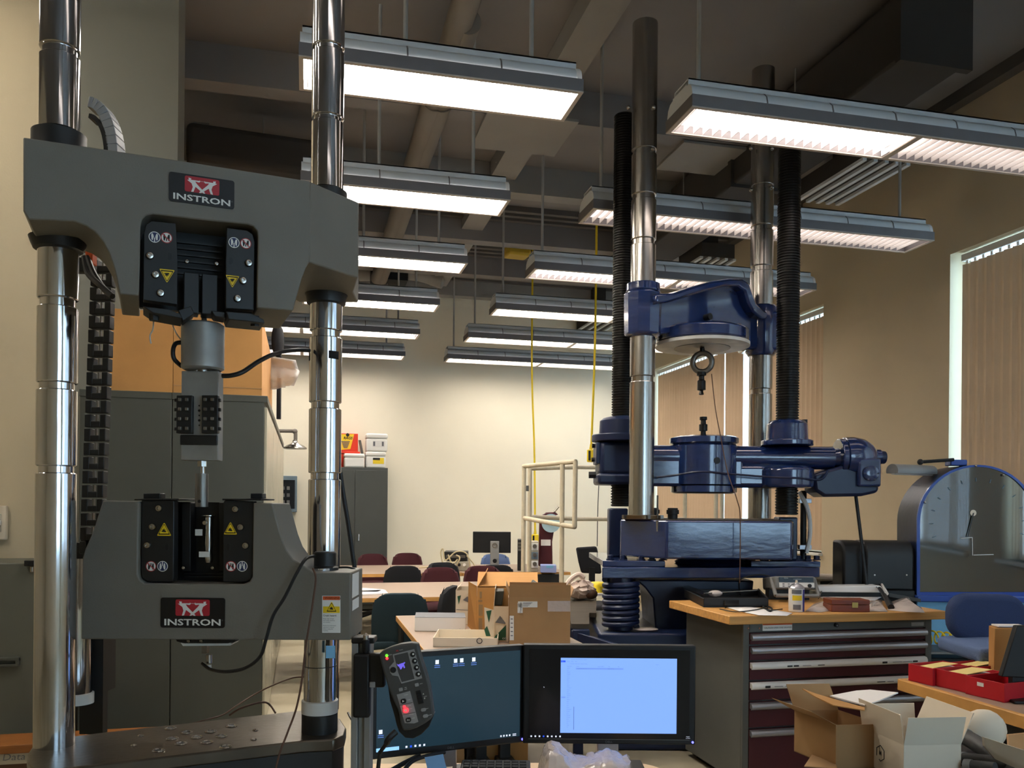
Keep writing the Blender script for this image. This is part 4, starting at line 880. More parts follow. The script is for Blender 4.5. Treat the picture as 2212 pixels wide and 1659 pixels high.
# ---- row of tall grey lockers running away, and the wide one against the pier
xr = ony(575, 900, 5.55).x
topz = ony(575, 856, 5.55).z
lockers = []
for k in range(4):
    y0 = 5.55+k*1.07; y1 = y0+1.05
    d = thing('locker', 'tall grey locker in the row behind the grey frame, %s from the camera' % ['first', 'second', 'third', 'fourth'][k], 'locker', (xr-.29, (y0+y1)/2, 0), 'grey lockers in the row')
    MB().aab(max(xr-.58, xs+.015), xr-.012, y0, y1, .02, topz).build('body', 'cab_grey', d, bevel=.004)
    for a, b in ((y0+.01, (y0+y1)/2-.004), ((y0+y1)/2+.004, y1-.01)):
        dr = MB().aab(xr-.012, xr+.006, a, b, .1, topz-.07).build('door', 'cab_side', d, bevel=.003)
        MB().aab(xr+.006, xr+.02, b-.06, b-.04, 1.0, 1.14).build('handle', 'steel', dr)
    MB().aab(max(xr-.585, xs+.012), xr+.008, y0-.004, y1+.004, topz-.04, topz+.002).build('top_rim', 'cab_grey', d, bevel=.003)
    for s_ in (y0+.03, y1-.07): MB().aab(xr-.3, xr-.05, s_, s_+.04, 0, .02).build('foot', 'black', d)
xl = ony(172, 900, 5.55).x
d = thing('locker', 'wide grey cabinet end behind the load cell, against the grey pier', 'locker', ((xl+xr-.59)/2, 5.65, 0))
xe = max(xr-.58, xs+.015)-.004
MB().aab(xl, xe, 5.55, 5.76, .02, topz).build('body', 'cab_grey', d, bevel=.004)
MB().aab(xl-.003, xe, 5.546, 5.763, topz-.04, topz+.002).build('top_rim', 'cab_grey', d, bevel=.003)
MB().aab(xl+.04, xr-.64, 5.57, 5.74, 0, .02).build('foot', 'black', d)
# cardboard box and packaging on top
def carton(name, label, x0, x1, y0, y1, z0, z1, m='cardboard', cat_='box', group=None, tape=True, rz=0.0):
    d = thing(name, label, cat_, ((x0+x1)/2, (y0+y1)/2, z0), group)
    b = MB().aab(x0, x1, y0, y1, z0, z1).build('carton', m, d, bevel=.003)
    if tape: MB().aab((x0+x1)/2-.025, (x0+x1)/2+.025, y0-.0015, y0, z1-.12, z1).aab((x0+x1)/2-.025, (x0+x1)/2+.025, y0-.0015, y1, z1, z1+.001).build('packing_tape', 'cardboard2', d)
    return d
tx0, tx1 = xs+.01, ony(566, 800, 5.6).x; tw0 = ony(237, 800, 5.6).x
bx = carton('cardboard_box', 'long brown cardboard box on top of the grey lockers, right of the load cell', tx0, tx1, 5.6, 7.3, topz+.003, ony(400, 675, 5.6).z)
carton('cardboard_box', 'plain brown cardboard box on the wide cabinet, left of the load cell', tw0, xs+.008, 5.6, 5.765, topz+.003, ony(400, 675, 5.6).z, tape=False)
MB().aab(tx0, tx1, 5.598, 5.6, topz+.05, topz+.055).build('crease', 'cardboard2', bx)
mbz = MB(); f0 = P(593, 770, 5.9)
rnd = random.Random(2)
def bw(u, v):
    px = 588+u*(60-20*abs(v-.45)); py = 770+v*70+u*(8 if v < .5 else -22*(v-.5))
    return P(px, py, 6.75-.25*u+.05*math.sin(v*7)+rnd.uniform(-.012, .012))
o = MB().grid(bw, 10, 10).build('bubble_wrap', 'bubble', solid=.02); tag(o, 'clear bubble wrap spilling off the right side of the cardboard box', 'bubble wrap')
d = thing('black_bag', 'black bag hanging beside the cardboard box on the lockers', 'bag', P(602, 905, 6.9))
MB().ball(P(600, 735, 6.9), .05, .08, .14, R=RC).build('bag_body', 'fab_black', d, sub=1)
MB().hexa(P(597, 905, 6.9), CRT*.03, CFW*.03, UP*.58).build('strap', 'fab_black', d)
# wall items at the far left edge of the picture
d = thing('switch_box', 'beige switch box on the tan wall at the left edge', 'switch', ony(0, 1130, 5.8))
a, b = ony(-12, 1092, 5.8), ony(18, 1166, 5.8)
MB().aab(a.x, b.x, 5.755, 5.8, b.z, a.z).build('housing', 'cardboard_white', d, bevel=.008); MB().aab(a.x+.02, b.x-.025, 5.75, 5.756, b.z+.05, a.z-.05).build('cover', 'beige_pc', d, bevel=.004)
MB().box(((a.x+b.x)/2+.005, 5.748, (a.z+b.z)/2), (.02, .02, .03)).build('toggle', 'label_white', d, bevel=.003)
d = thing('control_cabinet', 'low grey control cabinet against the tan wall with black latch', 'cabinet', ony(20, 1500, 5.2)*1)
a = ony(-30, 1217, 5.3); b = ony(78, 1217, 5.3); d.location.z = 0; ORG[d.name] = V(d.location)
MB().aab(a.x-.3, b.x, 5.3, 5.79, 0.02, a.z).build('body', 'cab_grey2', d, bevel=.006)
lt = ony(66, 1216, 5.3); MB().box((lt.x, 5.285, lt.z), (.05, .03, .03)).build('latch', 'black', d, bevel=.003); MB().cyl((lt.x+.01, 5.29, lt.z-.02), (lt.x+.01, 5.29, lt.z-.05), .012, n=12).build('latch_knob', 'steel', d)
h0, h1 = ony(-20, 1440, 5.3), ony(43, 1418, 5.3); MB().aab(h0.x, h1.x, 5.27, 5.3, h0.z, h0.z+.015).aab(h0.x, h1.x, 5.27, 5.3, h1.z-.015, h1.z).aab(h1.x-.015, h1.x, 5.27, 5.3, h0.z+.015, h1.z-.015).build('recessed_handle', 'cab_grey', d, bevel=.003)
MB().aab(a.x-.25, b.x-.05, 5.35, 5.75, 0, .02).build('plinth', 'black', d)
d = thing('wooden_bench', 'low orange wooden bench with a data label strip behind the grey frame', 'bench', (onz(100, 1600, .25).x, onz(100, 1600, .25).y, 0))
ya, yb = onz(100, 1606, .25).y, onz(100, 1584, .25).y
x0, x1 = ony(-60, 1600, ya).x, ony(352, 1580, yb).x
MB().aab(x0, x1, ya, yb+.03, .205, .25).build('top_board', 'wood_trim', d, bevel=.004)
MB().aab(x0+.02, x1-.02, ya+.02, ya+.04, 0, .205).build('front_board', 'cable_brown', d); MB().aab(x0, x0+.04, ya+.05, yb, 0, .205).build('leg', 'wood_trim', d); MB().aab(x1-.06, x1-.02, ya+.05, yb, 0, .205).build('leg', 'wood_trim', d)
q = ony(30, 1636, ya+.015); MB().aab(ony(-60, 1636, ya).x, ony(71, 1636, ya).x, ya+.015, ya+.02, q.z-.035, q.z+.035).build('label_strip', 'beige_pc', d)
text('lettering', 'Data  For', ony(4, 1637, ya+.013), (1, 0, 0), UP, .036, 'ink_grey', d, align='LEFT', xs=1.1, shear=.15)
# ---- tall storage cabinet by the far wall with packages on top
yc = 12.3; cxl, cxr = .28, ony(838, 1010, yc).x; cz = ony(800, 1010, yc).z
d = thing('storage_cabinet', 'tall grey two-door storage cabinet against the cream far wall', 'cabinet', ((cxl+cxr)/2, 12.6, 0))
MB().aab(cxl, cxr, yc+.012, 12.87, .03, cz).build('body', 'cab_grey', d, bevel=.004)
sx = ony(766, 1100, yc).x
for a, b, hx in ((cxl+.012, sx-.004, sx-.06), (sx+.004, cxr-.012, sx+.06)):
    dr = MB().aab(a, b, yc-.006, yc+.012, .1, cz-.04).build('door', 'cab_grey', d, bevel=.003); MB().aab(hx-.01, hx+.01, yc-.03, yc-.006, 1.0, 1.1).build('handle', 'steel', dr, bevel=.003)
MB().aab(cxl+.03, cxr-.03, yc+.04, 12.8, 0, .03).build('plinth', 'black', d)
def atop(px0, px1, py0, py1, y, dep, name, label, m, z0=None, group=None, bev=.015):
    a, b = ony(px0, py1, y), ony(px1, py0, y); z0 = a.z if z0 is None else z0
    o = MB().aab(a.x, b.x, y, y+dep, z0, b.z).build(name, m, bevel=bev); tag(o, label, 'box', group); return o, a, b
def foam(px0, px1, py0, py1, y, label, z0, lab):
    a, b = ony(px0, py1, y), ony(px1, py0, y)
    d = thing('foam_box', label, 'box', ((a.x+b.x)/2, y+.15, z0), 'white foam boxes on the far cabinet')
    h = b.z-z0
    MB().aab(a.x+.004, b.x-.004, y, y+.3, z0, z0+h*.72).build('tub', 'foam', d, bevel=.02); MB().aab(a.x, b.x, y-.004, y+.304, z0+h*.725, z0+h).build('lid', 'foam', d, bevel=.02)
    if lab:
        m, fx0, fx1, fy0, fy1 = lab; w_ = b.x-a.x
        MB().aab(a.x+w_*fx0, a.x+w_*fx1, y-.002, y, z0+h*fy0, z0+h*fy1).build('label', m, d)
        if m == 'yellow': MB().aab(a.x+w_*fx0, a.x+w_*(fx0+.35), y-.0025, y-.001, z0+h*(fy1-.14), z0+h*fy1).build('label_print', 'ink', d)
        else:
            for t in (.32, .72): MB().aab(a.x+w_*t, a.x+w_*(t+.09), y-.003, y-.002, z0+h*.3, z0+h*.55).build('label_print', 'ink_grey', d)
    return z0+h
zz = foam(790, 834, 976, 1008, 12.38, 'white foam box with a yellow label standing on the far cabinet', cz, ('yellow', .35, .9, .25, .62))
foam(791, 838, 937, 975, 12.38, 'white foam box with a pale printed label, stacked on top of another', zz+.002, ('label_white', .3, .85, .25, .6))
z2 = foam(743, 788, 980, 1008, 12.36, 'white foam box without a label beside the stack of two', cz, None)
a, b = ony(736, 978, 12.5), ony(775, 935, 12.5)
d = thing('rag_carton', 'red and yellow carton of rags on the far cabinet', 'box', ((a.x+b.x)/2, 12.6, cz))
MB().aab(a.x-.05, b.x, 12.67, 12.82, cz, b.z).build('carton', 'red_carton', d, bevel=.004)
dx = ony(1, 1, 12.67)
Q = lambda px, py: ony(px, py, 12.668)
MB().prism([Q(736, 938), Q(765, 938), Q(757, 970), Q(736, 972)], V((0, -.002, 0))).build('yellow_panel', 'yellow', d)
text('lettering', 'RAGS', Q(751.5, 946.5)-V((0, .003, 0)), (1, 0, 0), UP, .036, 'ink', d, bold=.03, shear=.2)
for k in range(5): q = Q(748, 954+k*3.2); MB().aab(q.x-.07+.008*k, q.x+.05-.008*k, 12.662, 12.665, q.z-.006, q.z+.006).build('print_line', 'ink_grey', d)
MB().cyl(Q(751, 939.5)+V((0, -.004, 0)), Q(751, 939.5)-V((0, .006, 0)), .025, n=16).build('print_mark', 'ink', d)
o = MB().aab(ony(746, 0, 12.4).x, ony(786, 0, 12.4).x, 12.4, 12.62, z2+.001, z2+.03).build('flat_carton', 'red_carton', bevel=.003); tag(o, 'thin red and yellow carton lying on the plain foam box', 'box')
o = MB().hexa(ony(781, 975, 12.48), V((.03, 0, 0)), V((0, .1, 0)), V((-.04, 0, .2))).build('folder', 'cab_grey2'); tag(o, 'grey folder leaning between the rag carton and foam boxes', 'folder'); o.location.z = z2+.001
o = MB().aab(ony(725, 0, 12.4).x, ony(741, 0, 12.4).x, 12.35, 12.6, cz, ony(735, 960, 12.4).z).build('tall_carton', 'cardboard', bevel=.004); tag(o, 'narrow brown carton at the left end of the far cabinet top', 'box')
# ---- breaker panel and emergency shower
a, b = ony(606, 1106, 12.9), ony(642, 1029, 12.9)
d = thing('breaker_panel', 'blue-grey electrical panel on the far wall left of the right chrome column', 'electrical panel', ((a.x+b.x)/2, 12.8, a.z))
MB().aab(a.x-.1, b.x, 12.74, 12.9, a.z, b.z).build('enclosure', 'grey_panel', d, bevel=.006); MB().aab(a.x-.08, b.x-.03, 12.73, 12.74, a.z+.05, b.z-.06).build('dark_window', 'black_gloss', d)
for i in range(3):
    for j in range(2): MB().aab(a.x+.02+j*.07, a.x+.06+j*.07, 12.722, 12.73, a.z+.12+i*.1, a.z+.17+i*.1).build('breaker', 'steel_dull', d)
d = thing('emergency_shower', 'grey emergency shower head on a bent pipe beside the lockers', 'shower', P(638, 970, 11.0))
MB().tube([P(596, 931, 11.0)]+cat([P(628, 931, 11), P(636, 932, 11), P(638.5, 937, 11)], 5)+[P(638.5, 955, 11)], .024, 10).build('arm', 'duct', d)
MB().cyl(P(596, 934, 11.0), V((P(596, 934, 11).x, P(596, 934, 11).y, 0)), .03).build('riser', 'duct', d)
MB().lathe([(.03, .115), (.036, .09), (.05, .07), (.11, .045), (.145, .02), (.148, .004), (.14, 0)], P(637.5, 970, 11), n=28).build('shower_head', 'steel', d)
MB().ball(P(637, 932, 11), .034, n=12, m=8).build('elbow', 'duct', d)
# ---- far tables
def table(name, label, x0, x1, y0, y1, z, m='laminate', th=.035, legs='dark', group=None, edge='edge_wood'):
    d = thing(name, label, 'table', ((x0+x1)/2, (y0+y1)/2, 0), group)
    MB().aab(x0+.003, x1-.003, y0+.003, y1-.003, z-th, z).build('top', m, d, smooth=0)
    MB().aab(x0, x1, y0, y0+.003, z-th, z-.001).aab(x0, x1, y1-.003, y1, z-th, z-.001).aab(x0, x0+.003, y0+.003, y1-.003, z-th, z-.001).aab(x1-.003, x1, y0+.003, y1-.003, z-th, z-.001).build('edge_band', edge, d, smooth=0)
    for a in (x0+.35, x1-.41):
        MB().aab(a, a+.06, (y0+y1)/2-.03, (y0+y1)/2+.03, .05, z-th).build('leg', 'black_metal', d); MB().aab(a-.02, a+.08, y0+.12, y1-.12, 0, .05).build('foot', 'black_metal', d, bevel=.01)
    return d
t1r = onz(1246, 1239, .74).x
T1 = table('classroom_table', 'long pale laminate table farthest back by the cream wall', xr+.1, 1.75, 9.63, 11.05, .74, group='pale laminate tables')
T1b = table('classroom_table', 'pale laminate table at the back carrying the monitor and instruments', 1.76, t1r, 9.63, 11.05, .74, group='pale laminate tables')
T2 = table('classroom_table', 'long pale laminate table in front of the maroon chair backs', xr+.1, onz(1012, 1259, .74).x+.3, 7.12, 8.53, .74, group='pale laminate tables')
o = MB().aab(ony(1105, 1240, 9.6).x, ony(1214, 1240, 9.6).x, 9.58, 9.62, .02, .72).build('modesty_panel', 'black_metal', bevel=.004); tag(o, 'black panel below the front edge of the instrument table', 'panel')
o = MB().aab(ony(836, 1250, 9.7).x, ony(900, 1250, 9.7).x, 9.72, 9.76, .02, .7).build('modesty_panel', 'cardboard_white', bevel=.004); tag(o, 'pale panel standing under the farthest laminate table', 'panel')
for pts, lb in (([(775, 1272), (830, 1276), (815, 1281), (775, 1281)], 'white sheets of paper on the pale table beside the grey frame'), ([(775, 1279), (832, 1277), (838, 1284), (775, 1287)], 'second pile of white paper nearest the table edge beside the grey frame')):
    o = MB().prism([onz(px, py, .741) for px, py in pts], UP*.012).build('paper_stack', 'paper'); tag(o, lb, 'paper')
# ---- chairs
def chair_proto(fab, label, loc, rz, group, tall=False):
    d = thing('office_chair', label, 'chair', (0, 0, 0), group)
    w_, bz0, bz1 = .42, .5, .86
    def back(u, v):
        x = (u-.5)*w_; z = bz0+(bz1-bz0)*v
        k = abs(u-.5)*2; rr = 1-.16*max(0, v-.6)/.4*k**3
        return V((x*rr, .22+.035*v-.06*k*k, z-(.05*k**4 if v > .9 else 0)))
    MB().grid(back, 10, 8).build('backrest', fab, d, solid=.045, bevel=.012, loc=None)
    MB().grid(lambda u, v: V(((u-.5)*.46*(1-.1*(1-v)*(1-v)), -.24+v*.46, .445+.012*math.sin(u*math.pi)-.03*(1-v)**4)), 8, 8).build('seat', fab, d, solid=-.055, bevel=.01)
    MB().tube(cat([V((0, .1, .38)), V((0, .22, .4)), V((0, .27, .5)), V((0, .27, .66))], 5), .02, 8).build('back_bar', 'black_metal', d)
    MB().cyl((0, 0, .1), (0, 0, .4), .028, n=12).build('gas_column', 'black_metal', d)
    for k in range(5):
        a = k*2*math.pi/5; e = V((.27*math.cos(a), .27*math.sin(a), .07))
        MB().tube([V((0, 0, .12)), e], [.026, .016], 8).build('leg', 'black_metal', d); MB().ball(e-UP*.04, .03, .018, .03, n=10, m=6).build('caster', 'black', d)
    MB().aab(-.1, .1, -.1, .14, .37, .39).build('seat_plate', 'black_metal', d)
    d.location = V(loc); d.rotation_euler = (0, 0, rz); return d
def cpos(px, py, zt):   # place so the top of the back shows at this pixel
    return onz(px, py, zt)
g_ = 'swivel chairs around the classroom tables'
def put(proto, px, py, rz, label, zt=.86, first=False):
    p = cpos(px, py, zt); f = V((-math.sin(rz), math.cos(rz), 0)); loc = V((p.x, p.y, 0))-f*.25
    if first: proto.location = loc; proto.rotation_euler = (0, 0, rz); proto['label'] = label; return proto
    return dup(proto, loc, rz, label, g_)
cM = chair_proto('fab_maroon', 'x', (0, 0, 0), 0, g_); cK = chair_proto('fab_black', 'x', (0, 0, 0), 0, g_); cT = chair_proto('fab_teal', 'x', (0, 0, 0), 0, g_); cB_ = chair_proto('fab_lblue', 'x', (0, 0, 0), 0, g_)
F_, B_ = math.pi, 0.0
put(cM, 803, 1206, B_+.1, 'maroon chair back beside the far storage cabinet', .80, True)
put(cM, 879, 1204, B_-.05, 'maroon chair back behind the farthest table, right of the cabinet', .80)
put(cM, 948, 1240, B_+.05, 'maroon chair behind the front laminate table, left of two close maroon ones', .79)
put(cM, 1041, 1236, B_-.1, 'maroon chair just left of the open brown cartons', .79)
put(cK, 872, 1223, F_*0+math.pi+.0, 'black chair with its back to us at the farthest table', .86, True)
put(cK, 952, 1232, B_+.2, 'black chair partly hidden behind the left maroon chair back', .77)
put(cK, 1073, 1221, math.pi-.1, 'black chair with its back to us below the far monitor', .86)
put(cK, 985, 1277, math.pi+1.2, 'black chair half hidden behind the small white carton', .82)
put(cT, 866, 1283, math.pi-.05, 'dark teal chair with its back to us in front of the pale tables', .86, True)
put(cB_, 1068, 1203, B_, 'blue chair showing behind the stand of the far monitor', .82, True)
for o_ in (cK, cM, cT, cB_): pass
# mesh office chair by the press
d = thing('mesh_chair', 'black mesh high-back office chair left of the blue press', 'chair', (P(1272, 1250, 8.9).x, P(1272, 1250, 8.9).y, 0)); Zm = 8.9
MB().prism([P(1244, 1183, Zm), P(1289, 1180, Zm), P(1297, 1212, Zm), P(1300, 1240, Zm), P(1256, 1238, Zm), P(1250, 1215, Zm)], CFW*.05).build('backrest', 'fab_black', d, bevel=.02)
MB().cab(cx_(1252, Zm), cx_(1304, Zm), .46, .54, Zm-.5, Zm-.02).build('seat', 'fab_black', d, bevel=.03)
q = P(1278, 1250, Zm)-CFW*.25
MB().cyl((q.x, q.y, .08), (q.x, q.y, .46), .03).build('gas_column', 'black', d)
for k in range(5): a = k*1.2566; MB().tube([V((q.x, q.y, .1)), V((q.x+.28*math.cos(a), q.y+.28*math.sin(a), .03))], [.028, .02], 8).build('leg', 'black', d)
for s_ in (-.22, .24): MB().tube(cat([q+CRT*s_+UP*(.48-q.z), q+CRT*s_*1.15+UP*(.6-q.z), q+CRT*s_*1.1+UP*(.7-q.z)-CFW*.1, q+CRT*s_*1.1+UP*(.7-q.z)+CFW*.15], 5), .02, 8).build('armrest', 'black', d)
MB().box(q+UP*(.78-q.z)+CFW*.22, (.06, .06, .2), -YAW).build('back_bar', 'black', d)
# ---- instruments on the back table
zt = .742
def boxon(px0, px1, pyb, pyt, z, dep, m, name, label, cat_, bev=.006, rz=None, Zd=None):
    Zd = Zd or onz((px0+px1)/2, pyb, z).dot(CFW)
    a = P(px0, pyb, Zd); b = P(px1, pyt, Zd); d = thing(name, label, cat_, (P((px0+px1)/2, pyb, Zd).x, P((px0+px1)/2, pyb, Zd).y, z))
    MB().cab(cx_(px0, Zd), cx_(px1, Zd), z, b.z, Zd, Zd+dep).build('case', m, d, bevel=bev); return d, Zd
d, Zm = boxon(1022, 1104, 1196, 1149, .95, .04, 'black', 'computer_monitor', 'computer monitor on the back table seen from behind', 'monitor', Zd=10.2)
d.location.z = .742; 
for c_ in d.children:
    for v_ in c_.data.vertices: v_.co.z += .95-.742
ORG[d.name] = V((d.location.x, d.location.y, .742))
MB().cab(cx_(1060, Zm), cx_(1079, Zm), .79, zat(1169, Zm), Zm-.06, Zm-.03).build('stand_neck', 'alu_dark', d, bevel=.006); MB().cab(cx_(1042, Zm), cx_(1098, Zm), .742, .757, Zm-.15, Zm+.1).build('stand_base', 'black', d, bevel=.004)
MB().cab(cx_(1058, Zm), cx_(1082, Zm), .757, .8, Zm-.07, Zm-.0).build('stand_foot', 'alu_dark', d, bevel=.006)
MB().torus(P(1069, 1178, Zm)-CFW*.062, CFW, .026, .004, 20, 6).build('maker_mark', 'steel', d); text('lettering', 'DELL', P(1069, 1178, Zm)-CFW*.064, CRT, UP, .012, 'steel', d)
MB().cyl(P(1069, 1211, Zm)-CFW*.06, P(1069, 1211, Zm)-CFW*.064, .025, n=16).build('cable_hole', 'black', d)
d, Zm = boxon(960, 1010, 1213, 1192, .86, .3, 'black_metal', 'instrument', 'black bench instrument on top of the beige cable-covered one', 'instrument', Zd=10.1)
d2, _ = boxon(965, 1014, 1228, 1213, zt, .3, 'beige_pc', 'instrument', 'beige bench instrument under the black one, covered in cables', 'instrument', Zd=10.1)
for c_ in d.children:
    zmin = min(v_.co.z for v_ in c_.data.vertices)
    top2 = zat(1213, 10.1)
    for v_ in c_.data.vertices: v_.co.z += top2+.004-.86 if v_.co.z < zmin+.02 else 0
for k in range(4): MB().cyl(P(970+k*11, 1220, 10.1), P(970+k*11, 1220, 10.1)-CFW*.02, .018, n=12).build('knob', 'white_plastic' if k % 2 else 'black', d2)
MB().cab(cx_(964, 10.1), cx_(1006, 10.1), zat(1206, 10.1), zat(1200, 10.1), 10.09, 10.1).build('front_slot', 'steel_dull', d)
rnd = random.Random(3)
for k, lb in enumerate(('beige cable looping high over the stacked instruments', 'beige cable trailing left along the back table', 'beige cable hanging in front of the black instrument', 'beige cable curling right of the stacked instruments', 'beige cable coil lying before the beige instrument')):
    pts = [[(958, 1222), (952, 1195), (957, 1186), (962, 1210), (985, 1192), (1008, 1196), (1016, 1226)], [(905, 1226), (930, 1225), (950, 1229), (975, 1226), (990, 1228)], [(968, 1198), (975, 1215), (985, 1222), (993, 1205), (985, 1199)], [(1008, 1200), (1022, 1216), (1030, 1226), (1060, 1228)], [(945, 1226), (955, 1218), (980, 1216), (988, 1208), (975, 1222), (950, 1230)]][k]
    o = MB().tube(cat([P(a, b, 9.98-.02*k) for a, b in pts], 7), .009, 6).build('cable', 'cable_beige'); tag(o, lb, 'cable')
# pc stack, blue tester, burgundy tester
d, Zm = boxon(1146, 1164, 1228, 1170, zt, .35, 'beige_pc', 'signal_analyser', 'stack of pale signal instruments behind the white pipe rail', 'instrument', Zd=10.1)
for k in range(3): MB().cab(cx_(1147, Zm), cx_(1163, Zm), zat(1226-k*19, Zm), zat(1211-k*19, Zm), Zm-.01, Zm).build('front_panel', ['white_plastic', 'grey_panel', 'label_white'][k], d, bevel=.003); MB().cyl(P(1155, 1218-k*19, Zm)-CFW*.01, P(1155, 1218-k*19, Zm)-CFW*.03, .025, n=14).build('dial', 'steel_dull', d)
d, Zm2 = boxon(1119, 1132, 1228, 1166, zt, .35, 'black_metal', 'computer_tower', 'dark computer tower behind the left posts of the pipe rail', 'computer', Zd=10.2)
for k in range(3): MB().cab(cx_(1120, Zm2), cx_(1131, Zm2), zat(1190-k*7, Zm2), zat(1185-k*7, Zm2), Zm2-.006, Zm2).build('drive_bay', 'steel_dull', d)
d = thing('impact_tester', 'burgundy upright tester with a round glass dial behind the pipe rail', 'tester', (P(1184, 1230, 10.6).x, P(1184, 1230, 10.6).y, .742)); Z_ = 10.6
MB().prism([P(a, b, Z_) for a, b in ((1163, 1224), (1166, 1120), (1175, 1110), (1196, 1113), (1198, 1140), (1193, 1170), (1194, 1224))], CFW*.25).build('column', 'burgundy', d, bevel=.02)
MB().cyl(P(1190, 1130, Z_)-CFW*.0, P(1190, 1130, Z_)-CFW*.04, .115, n=32).build('dial', 'dial_face', d); MB().cyl(P(1190, 1130, Z_)-CFW*.04, P(1190, 1130, Z_)-CFW*.05, .03, n=20).build('dial_hub', 'white_plastic', d)
MB().prism([P(a, b, Z_) for a, b in ((1165, 1122), (1180, 1107), (1200, 1106), (1206, 1112), (1195, 1114), (1178, 1116))], CFW*.2-UP*0).build('top_cover', 'burgundy', d, bevel=.01); MB().cyl(P(1197, 1106, Z_), P(1207, 1094, Z_), .012, n=8).build('release_lever', 'steel', d)
MB().cab(cx_(1169, Z_), cx_(1190, Z_), zat(1178, Z_), zat(1165, Z_), Z_-.006, Z_).build('name_plate', 'label_white', d)
d, Zm = boxon(1169, 1203, 1237, 1221, zt, .2, 'device_blue', 'blood_pressure_meter', 'small lavender digital meter on the back table', 'meter', Zd=9.9)
MB().hexa(P(1180, 1227, Zm)-CFW*.003, CRT*.08, CFW*.003, UP*.03).build('display', 'blue_light', d); d.name = 'digital_meter'
# ---- white pipe guard rail
d = thing('guard_rail', 'cream painted pipe guard rail with an open gate behind the cartons', 'guard rail', (P(1190, 1250, 7.2).x, P(1190, 1250, 7.2).y, 0))
def rail(nm, *pts, r=.02): MB().tube([P(*p) for p in pts], r, 12).build(nm, 'rail_paint', d); [MB().ball(P(*p), r*1.02, n=10, m=6).build('joint', 'rail_paint', d) for p in (pts[0], pts[-1])]
A1, B1, A2, B2 = (1132, 1007, 7.6), (1243, 997, 6.9), (1132, 1119, 7.6), (1241, 1138, 6.9)
rail('top_rail', A1, B1); rail('mid_rail', A2, (1213, 1134, 7.05), B2); rail('gate_end', B1, B2)
def post(px, py, Z): q = P(px, py, Z); MB().cyl(q, V((q.x, q.y, 0)), .02, n=12).build('post', 'rail_paint', d)
post(1132, 1007, 7.6); post(1145, 1012, 7.9); post(1215, 1003, 7.05)
rail('back_rail', (1145, 1012, 7.9), (1245, 1009, 8.1), (1480, 1012, 8.4)); rail('back_rail', (1145, 1116, 7.9), (1245, 1121, 8.1), (1480, 1122, 8.4)); post(1480, 1012, 8.4); post(1547, 1012, 8.3); post(1560, 1012, 8.4); rail('back_rail', (1480, 1012, 8.4), (1560, 1012, 8.4))
MB().box(P(1138, 1055, 7.7), (.03, .03, .05)).build('gate_latch', 'steel', d)
# ---- things on the side bench
d = thing('plastic_bag', 'crumpled pinkish plastic shopping bag on the bench behind the cartons', 'bag', (P(1255, 1285, 6.7).x, P(1255, 1285, 6.7).y, .802)); zb = P(1255, 1275, 6.5)
bagm = MB(); rnd = random.Random(5)
bagm.ball(V((zb.x, zb.y, .802+.07)), .11, .1, .07, n=20, m=12)
for i, v_ in enumerate(bagm.v): bagm.v[i] = v_+V((rnd.uniform(-1, 1), rnd.uniform(-1, 1), rnd.uniform(-.3, 1)*(v_.z > .83)))*.018
bagm.build('bag', 'bag', d); MB().tube(cat([P(1222, 1268, 6.45), P(1232, 1252, 6.45), P(1250, 1241, 6.45), P(1262, 1250, 6.45)], 5), [.02]*15+[.012], 8).build('handle', 'bag', d); MB().ball(V((zb.x+.06, zb.y-.07, .85)), .05, .04, .04, n=10, m=7).build('brown_content', 'cable_brown', d)
q = P(1292, 1270, 6.9); o = MB().box((q.x, q.y, .802+.05), (.14, .14, .1), .4).build('yellow_pouch', 'yellow', bevel=.03, seg=3); tag(o, 'yellow pouch beside the plastic bag near the coil spring', 'pouch')
o = MB().prism([onz(px, py, .802) for px, py in ((1190, 1284), (1300, 1281), (1303, 1287), (1240, 1289))], UP*.02).build('paper_stack', 'paper'); tag(o, 'white papers lying under the plastic bag', 'paper')
o.location.z = .801
# ================================================================== TOOL CHEST WITH BUTCHER-BLOCK TOP
wx0, wx1, wy0, wy1, wz = 2.155, 3.485, 4.07, 4.83, .94
d = thing('tool_chest', 'grey tool chest with burgundy drawers and long aluminium handles', 'tool chest', ((wx0+wx1)/2, 4.45, 0)); TC = d
x0, x1, y0, y1 = wx0+.1, wx1-.07, wy0+.035, wy1-.03
MB().aab(x0, x1, y0+.02, y1, .04, wz-.047).build('cabinet_body', 'chest_grey', d, bevel=.004)
MB().aab(x0, x0+.035, y0, y0+.02, .04, wz-.047).build('front_post', 'chest_grey', d, bevel=.002); MB().aab(x1-.04, x1, y0, y0+.02, .04, wz-.047).build('front_post', 'chest_grey', d, bevel=.002)
MB().aab(x0+.035, x1-.04, y0, y0+.02, wz-.092, wz-.047).build('top_rail', 'chest_grey', d, bevel=.002)
MB().aab(x0+.05, x1-.05, y0+.05, y1-.05, 0, .04).build('plinth', 'black', d)
FT = lambda px, py: ony(px, py, y0)
hz = [FT(1612, y).z for y in (1364, 1395, 1429, 1472, 1516, 1575)]+[.06]
hz[0] = wz-.094
